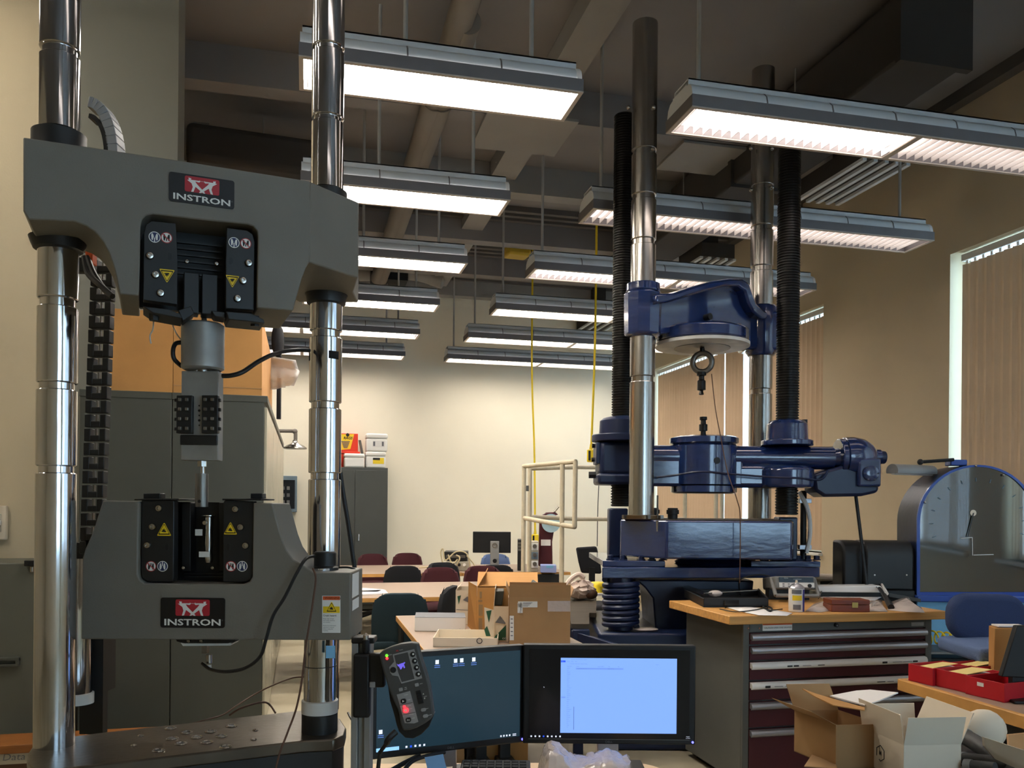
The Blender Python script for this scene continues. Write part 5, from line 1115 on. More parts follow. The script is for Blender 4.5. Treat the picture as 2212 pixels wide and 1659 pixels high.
for i in range(6):
    dr = MB().aab(x0+.037, x1-.042, y0-.002, y0+.018, hz[i+1]+.006, hz[i]-.004).build('drawer', 'burgundy', d, bevel=.003)
    hm = 'white_plastic' if i in (2, 3) else 'alu'
    pr = [(0, 0), (-.018, -.004), (-.026, -.016), (-.026, -.028), (-.018, -.036), (-.012, -.036), (-.012, -.03), (0, -.03)]
    MB().prism([V((x0+.04, y0-.002+a, hz[i]-.006+b)) for a, b in pr], V((x1-x0-.085, 0, 0))).build('handle', hm, dr, smooth=50)
    if i in (2, 3):
        L = x1-x0-.085; zc_ = hz[i]-.006-.022
        for fx, w_, h, m in (((.19, .03, .008, 'ink'), (.225, .03, .008, 'ink'), (.275, .05, .003, 'ink_grey'), (.36, .04, .004, 'ink'), (.73, .03, .01, 'ink'), (.79, .06, .003, 'ink_grey'), (.85, .06, .003, 'ink_grey'), (.91, .03, .008, 'ink')) if i == 2 else ((.07, .03, .012, 'ink'), (.12, .05, .003, 'ink_grey'), (.18, .04, .003, 'ink_grey'), (.235, .03, .014, 'can_blue'), (.7, .05, .004, 'ink'), (.76, .04, .003, 'ink_grey'), (.82, .04, .003, 'ink_grey'), (.86, .05, .004, 'ink'))):
            MB().aab(x0+.04+L*fx, x0+.04+L*fx+w_, y0-.0295, y0-.0283, zc_-h/2, zc_+h/2).build('handle_print', m, dr)
q = ony(1680, 1353, y0); MB().aab(q.x-.09, q.x+.085, y0-.002, y0, q.z-.022, q.z+.02).build('maker_label', 'label_white', d)
MB().aab(q.x-.09, q.x+.085, y0-.003, y0-.002, q.z+.008, q.z+.02).build('label_band', 'warn_orange', d); text('lettering', 'CAUTION OPEN ONE DRAWER', q+V((0, -.003, -.007)), (1, 0, 0), UP, .008, 'ink', d)
q = ony(1805, 1350, y0); MB().cyl((q.x, y0+.001, q.z), (q.x, y0-.012, q.z), .011, n=16).build('lock', 'black', d); MB().cyl((q.x, y0-.012, q.z), (q.x, y0-.015, q.z), .006, n=12).build('lock_core', 'steel', d)
q = ony(1985, 1348, y0); MB().aab(q.x-.05, q.x+.03, y0-.002, y0, q.z-.01, q.z+.01).build('name_plate', 'alu_dark', d)
for px in (1616, 1640): q = ony(px, 1357, y0); MB().cyl((q.x, y0+.001, q.z), (q.x, y0-.003, q.z), .005, n=10).build('rivet', 'steel', d)
MB().aab(wx0, wx1, wy0, wy1, wz-.046, wz).build('worktop', 'butcher', d, bevel=.004)
for px, py in ((1588, 1347), (1590, 1362), (1500, 1333)): pass
# ---- things on the worktop
z = wz+.001
def onw(px, py): return onz(px, py, z)
d = thing('tool_tray', 'black open plastic instrument case with crumpled bag at the chest corner', 'case', onw(1560, 1305))
A = [onw(1478, 1290), onw(1520, 1312), onw(1660, 1312), onw(1640, 1290)]
ctr = sum(A, V())/4
MB().prism(A, UP*.012).build('tray_floor', 'black', d)
for i in range(4):
    a, b = A[i], A[(i+1) % 4]; t = (ctr-(a+b)/2).normalized()*.012
    MB().prism([a, b, b+t, a+t], UP*(.055 if i in (1, 2) else .05)).build('tray_wall', 'black', d, bevel=.004)
MB().prism([onw(1472, 1288)+UP*.05, onw(1518, 1306)+UP*.05, onw(1528, 1303)+UP*.056, onw(1486, 1286)+UP*.056], UP*.008).build('lid_edge', 'black_gloss', d)
q = onw(1585, 1312); MB().hexa(q+UP*.012-V((.06, .001, 0)), V((.13, 0, 0)), V((0, -.004, 0)), UP*.03).build('case_latch', 'black_gloss', d, bevel=.002)
MB().ball(onw(1545, 1302)+UP*.055, .045, .035, .02, n=14, m=8).build('crumpled_film', 'wrap', d)
MB().tube([onw(1520, 1304)+UP*.06, onw(1640, 1297)+UP*.062], .004, 6).build('probe', 'steel', d)
d = thing('multimeter', 'grey bench multimeter with tilted handle, black display and white keypad', 'multimeter', onw(1715, 1312)); Zm = onw(1715, 1300).dot(CFW)
w0, w1 = cx_(1676, Zm), cx_(1765, Zm); hb, ht = z+.075, zat(1240, Zm)
tilt = UP*(ht-hb)+CFW*.015; back = CFW*.26-UP*.03
b0 = C(w0, hb, Zm)
MB().hexa(b0, CRT*(w1-w0), back, tilt).build('case', 'meter_grey', d, bevel=.012)
fo = b0-CFW*.002
def mp(fx, fz, e=0.0): return fo+CRT*((w1-w0)*fx)+tilt*fz-CFW*e
MB().prism([mp(.1, .56), mp(.93, .56), mp(.93, .93), mp(.1, .93)], -CFW*.003).build('display', 'black_gloss', d)
MB().prism([mp(.1, .16), mp(.95, .16), mp(.95, .52), mp(.1, .52)], -CFW*.003).build('keypad', 'label_white', d)
for i in range(3):
    for j in range(2): MB().prism(rrect(mp(.2+.13*i, .25+.16*j, .003), CRT, tilt, .012, .007, .002), -CFW*.002).build('key', 'meter_grey', d)
MB().cyl(mp(.83, .3, .002), mp(.83, .3, .014), .011, n=16).build('knob', 'black', d); text('lettering', 'Agilent', mp(.27, .86, .004), CRT, tilt, .006, 'label_white', d); text('lettering', '6½ Digit Multimeter', mp(.55, .78, .004), CRT, tilt, .004, 'label_white', d)
for fx in (-.03, 1.03): MB().tube([mp(fx, .75)+CFW*.05, mp(fx*.98+.01, -.45)-CFW*.02], .012, 8).build('handle_arm', 'meter_grey', d)
MB().tube([mp(-.02, -.45)-CFW*.02, mp(1.02, -.45)-CFW*.02], .012, 8).build('handle_bar', 'meter_grey', d)
MB().tube(cat([mp(0, .9)+CFW*.1, C(w0-.08, ht+.0, Zm+.1), C(w0-.2, hb+.05, Zm+.05), onw(1600, 1290)+UP*.01], 6), .004, 6).build('lead', 'cable_black', d)
MB().cab(w0, w1, z, hb, Zm+.12, Zm+.2).build('rear_foot', 'black', d)
# spray can
q = onw(1724, 1322); d = thing('spray_can', 'white and blue spray can standing on the wooden chest top', 'spray can', q); r = 16.5*q.dot(CFW)/FPX
hc = (1322-1272)*q.dot(CFW)/FPX; q = q+CFW*.03
MB().lathe([(r*.96, 0), (r, .003), (r, hc)], q, n=32).build('can', 'label_white', d); MB().lathe([(r, hc), (r*1.02, hc+.003), (r*.95, hc+.008), (r*.6, hc+.022), (r*.35, hc+.026), (r*.3, hc+.03)], q, n=32).build('dome', 'alu', d)
MB().lathe([(.007, 0), (.007, .012), (.005, .016)], q+UP*(hc+.028), n=12).build('nozzle', 'cardboard_white', d)
def arc(mb_, a0, a1, z0, z1, rr, n=10):
    t = [q+CRT*(rr*math.cos(a0+(a1-a0)*k/n))-CFW*(rr*math.sin(a0+(a1-a0)*k/n)) for k in range(n+1)]
    mb_.add([p+UP*zz for zz in (z0, z1) for p in t], [(k, k+1, k+n+2, k+n+1) for k in range(n)]); return mb_
arc(MB(), -.3, 1.0, .002, hc-.004, r+.0006).build('label_stripe', 'can_blue', d)
arc(MB(), 1.15, 2.4, hc*.5, hc*.72, r+.0007).build('label_stripe', 'warn_yellow', d); arc(MB(), 1.3, 2.3, hc*.1, hc*.32, r+.0007).build('barcode', 'ink_grey', d); arc(MB(), 1.2, 2.5, hc*.78, hc*.96, r+.0007).build('label_print', 'ink_grey', d)
# wooden box with brass latch
d = thing('wooden_box', 'small reddish wooden case with a brass latch on the chest top', 'wooden case', onw(1838, 1322)); Zw = onw(1838, 1322).dot(CFW)
w0, w1 = cx_(1790, Zw), cx_(1881, Zw); hh = 26*Zw/FPX
MB().cab(w0+.02, w1, z, z+hh*.58, Zw, Zw+.13).build('tray', 'wood_red', d, bevel=.003); MB().cab(w0+.02, w1, z+hh*.6, z+hh, Zw, Zw+.13).build('lid', 'wood_red', d, bevel=.003)
MB().cab(cx_(1842, Zw), cx_(1855, Zw), z+hh*.35, z+hh*.8, Zw-.004, Zw).build('latch', 'brass', d, bevel=.001)
# white flat enclosure with cables, papers, films, cables
d = thing('white_enclosure', 'long white electronics lid lying behind the wooden case', 'enclosure', onw(1840, 1283)); Zq = onw(1840, 1290).dot(CFW)
MB().prism([C(cx_(1764, Zq), z+.03, Zq), C(cx_(1905, Zq), z+.03, Zq), C(cx_(1912, Zq), z+.045, Zq), C(cx_(1904, Zq), z+.075, Zq), C(cx_(1766, Zq), z+.068, Zq)], CFW*.12).build('cover', 'white_plastic', d, bevel=.006)
MB().cab(cx_(1770, Zq), cx_(1900, Zq), z, z+.03, Zq+.01, Zq+.11).build('chassis', 'black', d); MB().cyl(P(1893, 1268, Zq)-CFW*.001, P(1893, 1268, Zq)-CFW*.003, .004, n=10).build('screw', 'steel', d)
def paper(pts, label, m='paper', h=.001, name='paper_sheet', bump=0.0, c_='paper'):
    ctr = sum((onw(*p) for p in pts), V())/len(pts)
    mb_ = MB(); n = len(pts); ring = [onw(*p)+UP*h for p in pts]; rn = random.Random(len(label))
    mid = [ctr.lerp(p, .5)+UP*(bump*rn.uniform(.3, 1)) for p in ring]
    mb_.add(ring+mid+[ctr+UP*(h+bump)], [(i, (i+1) % n, n+(i+1) % n, n+i) for i in range(n)]+[(n+i, n+(i+1) % n, 2*n) for i in range(n)])
    o = mb_.build(name, m, solid=.0006, smooth=20); return tag(o, label, c_)
paper([(1570, 1313), (1620, 1312), (1660, 1316), (1712, 1325), (1700, 1331), (1640, 1330), (1600, 1322)], 'white paper sheet under the cables left of the spray can', h=.002)
paper([(1740, 1320), (1757, 1305), (1785, 1300), (1806, 1304), (1795, 1312), (1803, 1319), (1770, 1323)], 'translucent plastic film between spray can and wooden case', 'wrap', name='plastic_film', bump=.03, c_='plastic film')
paper([(1872, 1320), (1878, 1300), (1905, 1295), (1910, 1312), (1918, 1322)], 'translucent plastic film right of the wooden case', 'wrap', name='plastic_film', bump=.03, c_='plastic film')
paper([(1916, 1318), (1925, 1300), (1950, 1298), (1968, 1306), (1990, 1312), (1998, 1324), (1960, 1322)], 'crumpled clear packaging at the right end of the chest top', 'wrap', name='plastic_film', bump=.05, c_='plastic film')
paper([(1770, 1290), (1800, 1287), (1905, 1290), (1890, 1298), (1790, 1300)], 'white paper under the long white lid', h=.0015)
q0 = onw(1900, 1300)
d = thing('hand_tool', 'black handled tool lying on the right side of the chest top', 'tool', onw(1915, 1315)); MB().tube([onw(1893, 1285)+UP*.07, onw(1910, 1300)+UP*.04, onw(1925, 1318)+UP*.015], [.008, .014, .018], 8).build('grip', 'black', d); MB().tube([onw(1902, 1283)+UP*.08, onw(1915, 1300)+UP*.05], [.006, .012], 8).build('white_sleeve', 'white_plastic', d)
for pts, r_, m, lb in (([(1555, 1318), (1590, 1324), (1630, 1320), (1650, 1316), (1665, 1320), (1690, 1318)], .003, 'cable_black', 'black test lead lying across the paper on the chest top'), ([(1648, 1312), (1655, 1318), (1660, 1313), (1668, 1318), (1664, 1323), (1657, 1320)], .005, 'cable_black', 'small tangle of black clips left of the spray can'), ([(1768, 1300), (1780, 1284), (1800, 1272), (1830, 1266), (1842, 1278), (1832, 1295)], .0028, 'cable_black', 'thin dark cable looping over the white lid'), ([(1566, 1316), (1580, 1306), (1596, 1292)], .003, 'steel', 'bare metal rod leaning on the black instrument case')):
    o = MB().tube(cat([onw(a, b)+UP*(.006 if r_ > .0029 else .02+.03*math.sin(i*.9)) for i, (a, b) in enumerate(pts)], 6), r_, 6).build('cable', m); tag(o, lb, 'cable' if m != 'steel' else 'rod')
# ================================================================== ARCHED DIAL CABINET (right)
ZD = 5.6
d = thing('dial_cabinet', 'blue arched load-dial cabinet with a big glass front', 'dial cabinet', (P(2100, 1400, ZD).x, P(2100, 1400, ZD).y, 0)); D = d
def arch(k, Z, yb, n=26):
    cxp, rx = 2112, 131*k; top, spring = 1004+(1-k)*90, 1128
    pts = [P(cxp-rx+4*(k-1), yb, Z)]
    for i in range(n+1):
        a = math.pi-math.pi*i/n; pts.append(P(cxp+rx*math.cos(a)*(1.0 if math.cos(a) < 0 else 1.0), spring-(spring-top)*math.sin(a), Z))
    pts.append(P(cxp+rx, yb, Z)); return pts
MB().prism(arch(1.0, ZD, 1290), CFW*.3).build('housing', 'blue_dark', D, bevel=.01)
o_, i_ = arch(1.0, ZD-.012, 1290), arch(.95, ZD-.012, 1279)
mb = MB(); n = len(o_); mb.add(o_+i_+[p+CFW*.012 for p in o_]+[p+CFW*.012 for p in i_], [(k, k+1, n+k+1, n+k) for k in range(n-1)]+[(n-1, 0, n, 2*n-1)]+[(k, k+1, 2*n+k+1, 2*n+k) for k in range(n-1)]+[(n+k, n+k+1, 3*n+k+1, 3*n+k) for k in range(n-1)])
mb.build('bezel', 'blue_rim', D)
MB().prism(arch(.955, ZD-.004, 1279), CFW*.003).build('glass_front', 'dial_glass', D)
q = P(2102, 1108, ZD-.008); MB().cyl(q, q-CFW*.004, .02, n=20).build('pointer_hub', 'cardboard_white', D)
MB().prism([q-CFW*.005+CRT*a+UP*b for a, b in ((-.004, 0), (.004, 0), (-.035, -.16), (-.04, -.155))], -CFW*.001).build('pointer', 'black', D)
for a, b, c_, e in ((2075, 1163, 2100, 1161), (2100, 1161, 2101, 1200), (2103, 1199, 2146, 1198)): MB().tube([P(a, b, ZD-.008), P(c_, e, ZD-.008)], .0025, 6).build('scale_line', 'label_white', D)
for k in range(13):
    a = math.radians(200-k*18); MB().tube([P(2112+104*math.cos(a), 1128-96*math.sin(a), ZD-.007), P(2112+96*math.cos(a), 1128-88*math.sin(a), ZD-.007)], .0025, 5).build('scale_tick', 'grey_panel', D)
for px, py in ((2108, 1006), (2167, 1026), (1998, 1085)): MB().ball(P(px, py, ZD-.014), .009, n=10, m=6).build('bezel_screw', 'steel', D)
MB().cab(cx_(1979, ZD), cx_(2300, ZD), zat(1420, ZD), zat(1283, ZD), ZD-.02, ZD+.4).build('lower_panel', 'blue_light', D, bevel=.008)
MB().cab(cx_(1976, ZD), cx_(2305, ZD), zat(1291, ZD), zat(1278, ZD), ZD-.05, ZD+.35).build('ledge', 'blue_rim', D, bevel=.006)
MB().cab(cx_(1985, ZD), cx_(2295, ZD), 0, zat(1420, ZD), ZD, ZD+.4).build('pedestal', 'blue_dark', D, bevel=.008)
q = P(2065, 1000, ZD+.1); MB().box(q, (.11, .08, .04), -YAW).build('lamp_bracket', 'blue_rim', D, bevel=.006)
MB().tube([P(1988, 998, ZD+.05), P(2060, 993, ZD+.05)], .011, 8).build('lamp_arm', 'black', D); MB().ball(P(1988, 998, ZD+.05), .02, n=10, m=6).build('lamp_joint', 'black', D)
l0, l1 = P(1927, 1017, ZD-.05), P(2012, 1020, ZD+.15); u = (l1-l0).normalized(); s_ = u.cross(UP).normalized()
MB().prism([l0+s_*(.045*math.cos(t))+UP*(.045*math.sin(t)) for t in [math.radians(a) for a in range(-20, 201, 20)]], l1-l0).build('lamp_shade', 'alu_dark', D, smooth=50)
MB().cyl(l0-UP*.01+u*.005, l1-UP*.01, .016, n=10).build('lamp_tube', 'white_paint', D)
# black recorder cover and its shelf
d = thing('recorder', 'black rounded recorder cover beside the arched blue cabinet', 'recorder', (P(1900, 1290, 5.7).x, P(1900, 1290, 5.7).y, 0)); Z_ = 5.6
a0 = P(1866, 1262, Z_)
prof = [(0, 0), (0, .2), (.01, .25), (.04, .275), (.09, .285), (.2, .285), (.2, 0)]
hh = (1268-1162)*Z_/FPX
MB().prism([C(cx_(1872, Z_), zat(1268, Z_)+b/.285*hh, Z_+a) for a, b in prof], CRT*((1976-1872)*Z_/FPX)).build('cover', 'black_metal', d, bevel=.012, smooth=50)
MB().prism([C(cx_(1829, Z_), zat(1268, Z_)+b/.285*hh*.99, Z_+.05+a) for a, b in prof], CRT*((1876-1829)*Z_/FPX)).build('end_box', 'black', d, bevel=.015, smooth=50)
for px in (1889, 1958): MB().cyl(P(px, 1242, Z_)+CFW*.001, P(px, 1242, Z_)-CFW*.004, .006, n=10).build('cover_screw', 'steel', d)
MB().cab(cx_(1835, Z_), cx_(1975, Z_), zat(1300, Z_), zat(1268, Z_), Z_-.02, Z_+.3).build('shelf', 'black', d, bevel=.006); MB().cab(cx_(1900, Z_), cx_(1975, Z_), 0, zat(1300, Z_), Z_+.05, Z_+.25).build('stand', 'black_metal', d)
MB().prism([C(cx_(1906, Z_), zat(1271, Z_), Z_-.1), C(cx_(1975, Z_), zat(1283, Z_), Z_-.1), C(cx_(1975, Z_), zat(1290, Z_), Z_-.1), C(cx_(1908, Z_), zat(1279, Z_), Z_-.1)], CFW*.1).build('chart_tray', 'pendant', d)
o = MB().cab(cx_(1764, 6.2), cx_(1835, 6.2), .98, zat(1240, 6.2), 6.2, 6.5).build('cream_box', 'cardboard_white', bevel=.02); tag(o, 'cream padded box behind the multimeter, right of the blue press', 'box')
o2 = MB().cab(cx_(1775, 6.2), cx_(1830, 6.2), 0, .979, 6.22, 6.5).build('filing_pedestal', 'cab_grey', bevel=.005); tag(o2, 'grey pedestal under the cream padded box', 'pedestal')
# ---- blue chair, coiled yellow hose
d = thing('blue_chair', 'blue fabric office chair in front of the arched dial cabinet', 'chair', (P(2130, 1420, 4.3).x, P(2130, 1420, 4.3).y, 0)); Z_ = 4.2
MB().prism(rrect(P(2138, 1336, Z_), CRT+UP*-.03, UP, 172*Z_/FPX, 104*Z_/FPX, .1, 6), CFW*.07).build('backrest', 'fab_blue', d, bevel=.03, seg=4)
MB().grid(lambda u, v: V(P(2045+u*120+v*14, 1425, Z_-.1)*1)*0+C(cx_(2048, Z_)+u*.42, .80+.012*math.sin(u*math.pi), Z_-.3+v*.4), 8, 8).build('seat', 'fab_lblue', d, solid=-.07, bevel=.02)
q = C(cx_(2048, Z_)+.21, 0, Z_-.1)
MB().cyl(q+UP*.1, q+UP*.74, .03, n=14).build('gas_column', 'black', d); MB().tube(cat([q+UP*.72, q+CFW*.25+UP*.74, C(cx_(2120, Z_), zat(1370, Z_), Z_+.12)], 5), .02, 8).build('back_bar', 'black', d)
MB().box(C(cx_(2130, Z_), zat(1395, Z_), Z_+.06), (.07, .05, .09), -YAW).build('back_joint', 'black', d)
for k in range(5): a = k*1.2566+.3; MB().tube([q+UP*.12, q+V((.3*math.cos(a), .3*math.sin(a), .04))], [.03, .02], 8).build('leg', 'black', d)
Zy = 5.1; pth = []
for k in range(7*16+1):
    t = k/16; pth.append(P(1996+t*15.5, 1376+3*t/7, Zy)+CFW*(.05*math.cos(t*2*math.pi)*(1-.04*t))+UP*(.042*math.sin(t*2*math.pi)*(1-.08*t)))
d = thing('coiled_hose', 'coiled yellow air hose on the shelf under the dial cabinet', 'hose', P(2040, 1395, Zy)); MB().tube(pth, .005, 7).build('hose', 'yellow', d)
MB().tube([pth[-1], pth[-1]+CRT*.06], .008, 8).build('fitting', 'brass', d)
d = thing('steel_shelf', 'narrow steel shelf under the coiled yellow hose', 'shelf', (P(2050, 1400, Zy).x, P(2050, 1400, Zy).y, 0)); zs = zat(1396, Zy); MB().cab(cx_(1990, Zy), cx_(2120, Zy), zs-.012, zs, Zy-.09, Zy+.2).build('shelf_board', 'steel_dull', d, bevel=.002)
for px in (2000, 2110): MB().cab(cx_(px, Zy), cx_(px, Zy)+.03, 0, zs-.012, Zy+.1, Zy+.13).build('leg', 'black_metal', d)
MB().cab(cx_(2000, Zy), cx_(2120, Zy), zs-.25, zs-.05, Zy, Zy+.18).build('drawer_box', 'black_metal', d, bevel=.004)
# ================================================================== RIGHT TABLE WITH RED BINS
rx, ryf = 2.6, 3.34; rz_ = .74
d = thing('work_table', 'laminate work table with wooden edge carrying the red bins', 'table', (3.4, 2.5, 0))
MB().aab(rx+.02, 4.4, 1.6, ryf-.02, rz_-.045, rz_).build('top', 'laminate', d, smooth=0)
MB().aab(rx, rx+.02, 1.6, ryf, rz_-.05, rz_+.001).aab(rx+.02, 4.4, ryf-.02, ryf, rz_-.05, rz_+.001).build('edge_band', 'edge_wood', d, bevel=.004)
for x in (rx+.1, 4.2):
    for y in (1.75, ryf-.15): MB().aab(x, x+.05, y, y+.05, 0, rz_-.05).build('leg', 'black_metal', d)
MB().aab(rx+.08, 4.3, 1.75, 1.8, .6, .69).aab(rx+.08, rx+.1, 1.8, ryf-.15, .6, .69).build('apron', 'black_metal', d)
def bin_(p0, ux, uy, lx, ly, h, label, card, th=.004):
    p0 = V((p0.x, p0.y, rz_+.001)); d = thing('red_bin', label, 'bin', p0, 'red plastic bins on the right table'); ux, uy = V(ux).normalized(), V(uy).normalized()
    MB().hexa(p0, ux*lx, uy*ly, UP*th).build('floor', 'red_plastic', d)
    for o_, a, b in ((p0, ux*lx, uy*th), (p0+uy*(ly-th), ux*lx, uy*th), (p0+uy*th, ux*th, uy*(ly-2*th)), (p0+ux*(lx-th)+uy*th, ux*th, uy*(ly-2*th))): MB().hexa(o_, a, b, UP*h).build('wall', 'red_plastic', d, bevel=.001)
    if card:
        MB().hexa(p0+ux*.012+uy*.012+UP*th, ux*(lx-.024), uy*(ly-.024), UP*(h*.78)).build('packed_parts', 'label_white', d)
        MB().hexa(p0+ux*lx*.2+uy*ly*.15+UP*(h*.8+th), ux*lx*.62+UP*.006, uy*ly*.7+UP*.01, UP*.002).build('card', 'yellow_card', d)
    return d
pa, pb, pc, pd = onz(1962, 1470, rz_), onz(2022, 1482, rz_), onz(2086, 1499, rz_), onz(2152, 1520, rz_)
ldir = (pc-pa); ldir.z = 0; ld = ldir.normalized(); wdir = V((-ld.y, ld.x, 0)); wdir = wdir if wdir.dot(CRT) > 0 else -wdir
L1 = (pb-pa).length; L2 = (pc-pb).length; L3 = (pd-pc).length
bin_(pa, ld, wdir, L1-.004, .21, .075, 'red bin with a yellow card, farthest along the table edge', True)
bin_(pb, ld, wdir, L2-.004, .21, .075, 'red bin with a yellow card, second along the table edge', True)
b_ = bin_(pc, ld, wdir, L3-.002, .21, .075, 'empty red bin with a torn white label, nearest on the table', False)
MB().hexa(V((pc.x, pc.y, rz_+.045))+ld*(L3*.3)-wdir*.0008, ld*.03, wdir*.0004, UP*.016).build('torn_label', 'label_white', b_)
bin_(pa+wdir*.22+ld*.02, ld, wdir, L1, .2, .07, 'red bin with a yellow card behind the row, beside the cardboard box', True)
Zx = 3.76
a = C(cx_(2150, Zx), rz_+.001, Zx)
d = thing('cardboard_box', 'upright brown cardboard box on the right table behind the red bins', 'box', a); MB().hexa(a, CRT*.2-CFW*.03, CFW*.08+CRT*.02, UP*(zat(1348, Zx)-rz_)).build('carton', 'cardboard', d, bevel=.003)
MB().hexa(C(cx_(2160, Zx), zat(1347, Zx)+.003, Zx+.0), CRT*.12, CFW*.06, UP*.006).build('paper_scrap', 'paper', d)
d = thing('display_panel', 'black tilted flat panel standing at the right picture edge', 'panel', C(cx_(2190, 3.42), rz_, 3.42)); Z_ = 3.42
MB().prism([P(2164, 1462, Z_), P(2197, 1352, Z_), P(2330, 1352, Z_), P(2330, 1470, Z_)], CFW*.03).build('screen_back', 'black', d, bevel=.004); MB().cab(cx_(2200, Z_), cx_(2260, Z_), rz_+.001, zat(1440, Z_), Z_+.03, Z_+.06).build('stand', 'black', d); MB().cab(cx_(2180, Z_), cx_(2290, Z_), rz_+.001, rz_+.012, Z_-.05, Z_+.1).build('stand_base', 'black', d, bevel=.003)
# ================================================================== CART WITH OPEN BOXES (bottom right)
cz_ = .70
d = thing('utility_cart', 'dark utility cart carrying opened cardboard boxes', 'cart', (P(1950, 1659, 2.6).x, P(1950, 1659, 2.6).y, 0))
K0, K1 = cx_(1768, 2.85), cx_(2230, 2.3)
MB().prism([C(cx_(1758, 2.95), cz_-.02, 2.95), C(cx_(1830, 2.2), cz_-.02, 2.2), C(cx_(2300, 2.2), cz_-.02, 2.2), C(cx_(2160, 2.95), cz_-.02, 2.95)], UP*.02).build('top_shelf', 'black_metal', d, bevel=.004)
for a, Z in ((1772, 2.9), (1850, 2.25), (2140, 2.9), (2270, 2.25)): MB().cab(cx_(a, Z), cx_(a, Z)+.03, .08, cz_-.02, Z-.03, Z).build('leg', 'black_metal', d); MB().cyl(C(cx_(a, Z)+.005, .04, Z-.015), C(cx_(a, Z)+.03, .04, Z-.015), .04, n=16).build('caster', 'rubber', d)
MB().prism([C(cx_(1775, 2.9), .2, 2.9), C(cx_(1840, 2.25), .2, 2.25), C(cx_(2280, 2.25), .2, 2.25), C(cx_(2150, 2.9), .2, 2.9)], UP*.02).build('lower_shelf', 'black_metal', d)
MB().torus(P(1737, 1585, 2.86), CFW, .02, .007, 20, 8).build('handle_ring', 'black', d); MB().tube([P(1742, 1585, 2.86), P(1775, 1597, 2.9)], .008, 8).build('handle_arm', 'black', d); MB().tube([P(1775, 1597, 2.9), C(cx_(1775, 2.9), cz_, 2.9)], .008, 8).build('handle_post', 'black', d)
def openbox(name, label, c0, ux, uy, lx, ly, h, flaps, mo, mi, th=.003):
    d = thing(name, label, 'box', c0); ux, uy = V(ux).normalized(), V(uy).normalized(); c0 = V(c0)
    MB().hexa(c0, ux*lx, uy*ly, UP*th).build('bottom', mi, d)
    for o_, a, b in ((c0, ux*lx, uy*th), (c0+uy*(ly-th), ux*lx, uy*th), (c0+uy*th, ux*th, uy*(ly-2*th)), (c0+ux*(lx-th)+uy*th, ux*th, uy*(ly-2*th))): MB().hexa(o_, a, b, UP*h).build('side', mo, d)
    for side, ln, ang in flaps:
        a = math.radians(ang); s, c_ = math.sin(a), math.cos(a)
        o_, e, n_ = {'f': (c0, ux*lx, -uy), 'b': (c0+uy*ly, ux*lx, uy), 'l': (c0, uy*ly, -ux), 'r': (c0+ux*lx, uy*ly, ux)}[side]
        MB().hexa(o_+UP*h, e, -n_*th, (n_*s+UP*c_)*ln).build('flap', mo, d)
    return d
# white box with hexagon mark: near corner at (1957,1659)
Zw = 2.5; cn = C(cx_(1957, Zw), cz_+.001, Zw)
e1 = (C(cx_(2087, 2.52), 0, 2.52)-C(cx_(1957, Zw), 0, Zw)).normalized(); e2 = V((-e1.y, e1.x, 0))
lw = C(cx_(1866, 2.72), 0, 2.72)-C(cx_(1957, Zw), 0, Zw); e2 = lw.normalized()
hb_ = zat(1604, Zw)-cz_
wb = openbox('white_carton', 'open white carton printed with an M in a hexagon', cn, e1, e2, .178, lw.length, hb_, [('l', .09, 8), ('f', .088, 14), ('b', .07, 6), ('r', .1, 24)], 'cardboard_white', 'cardboard_in')
nl = e2.cross(UP).normalized(); nl = nl if nl.dot(-CFW) > 0 else -nl
fc = cn+e2*(lw.length*.53)+UP*(hb_*.5)+nl*.0008; s_ = .024
hx = [fc+e2*(-s_*math.sin(a)*.95)+UP*(s_*math.cos(a)) for a in [k*math.pi/3 for k in range(7)]]
for k in range(6): MB().tube([hx[k], hx[k+1] if k != 3 else hx[k].lerp(hx[k+1], .35)], .0012, 5).build('hexagon_mark', 'ink', wb)
text('lettering', 'M', fc, -e2, UP, .013, 'ink', wb, xs=.9, bold=.01)
Zq = 2.75; c0 = C(cx_(1808, Zq), cz_+.001, Zq)
bb = openbox('brown_carton', 'open brown carton with spread flaps left of the white carton', C(cx_(1810, 2.64), cz_+.001, 2.64), CRT+CFW*.1, CFW+CRT*-.35, .15, .2, .135, [('l', .09, 62), ('b', .09, 30)], 'cardboard2', 'cardboard_in')
MB().prism([C(cx_(1742, 2.62), cz_+.012, 2.62), C(cx_(1808, 2.62), cz_+.012, 2.6), C(cx_(1800, 2.8), cz_+.014, 2.8), C(cx_(1765, 2.8), cz_+.012, 2.8)], UP*.003).build('flap', 'cardboard2', bb)
MB().prism([P(1733, 1489, 2.75), P(1770, 1503, 2.78), P(1868, 1530, 2.62), P(1868, 1536, 2.6), P(1800, 1525, 2.62), P(1762, 1507, 2.68)], UP*.003).build('flap', 'cardboard', bb)
o = MB().prism([P(a, b, Z)+UP*0 for a, b, Z in ((1792, 1505, 2.85), (1850, 1494, 2.95), (1880, 1492, 3.0), (1940, 1498, 2.95), (1900, 1515, 2.75), (1868, 1525, 2.68))], UP*.004).build('torn_paper', 'paper'); tag(o, 'torn white paper sticking out of the brown carton', 'paper')
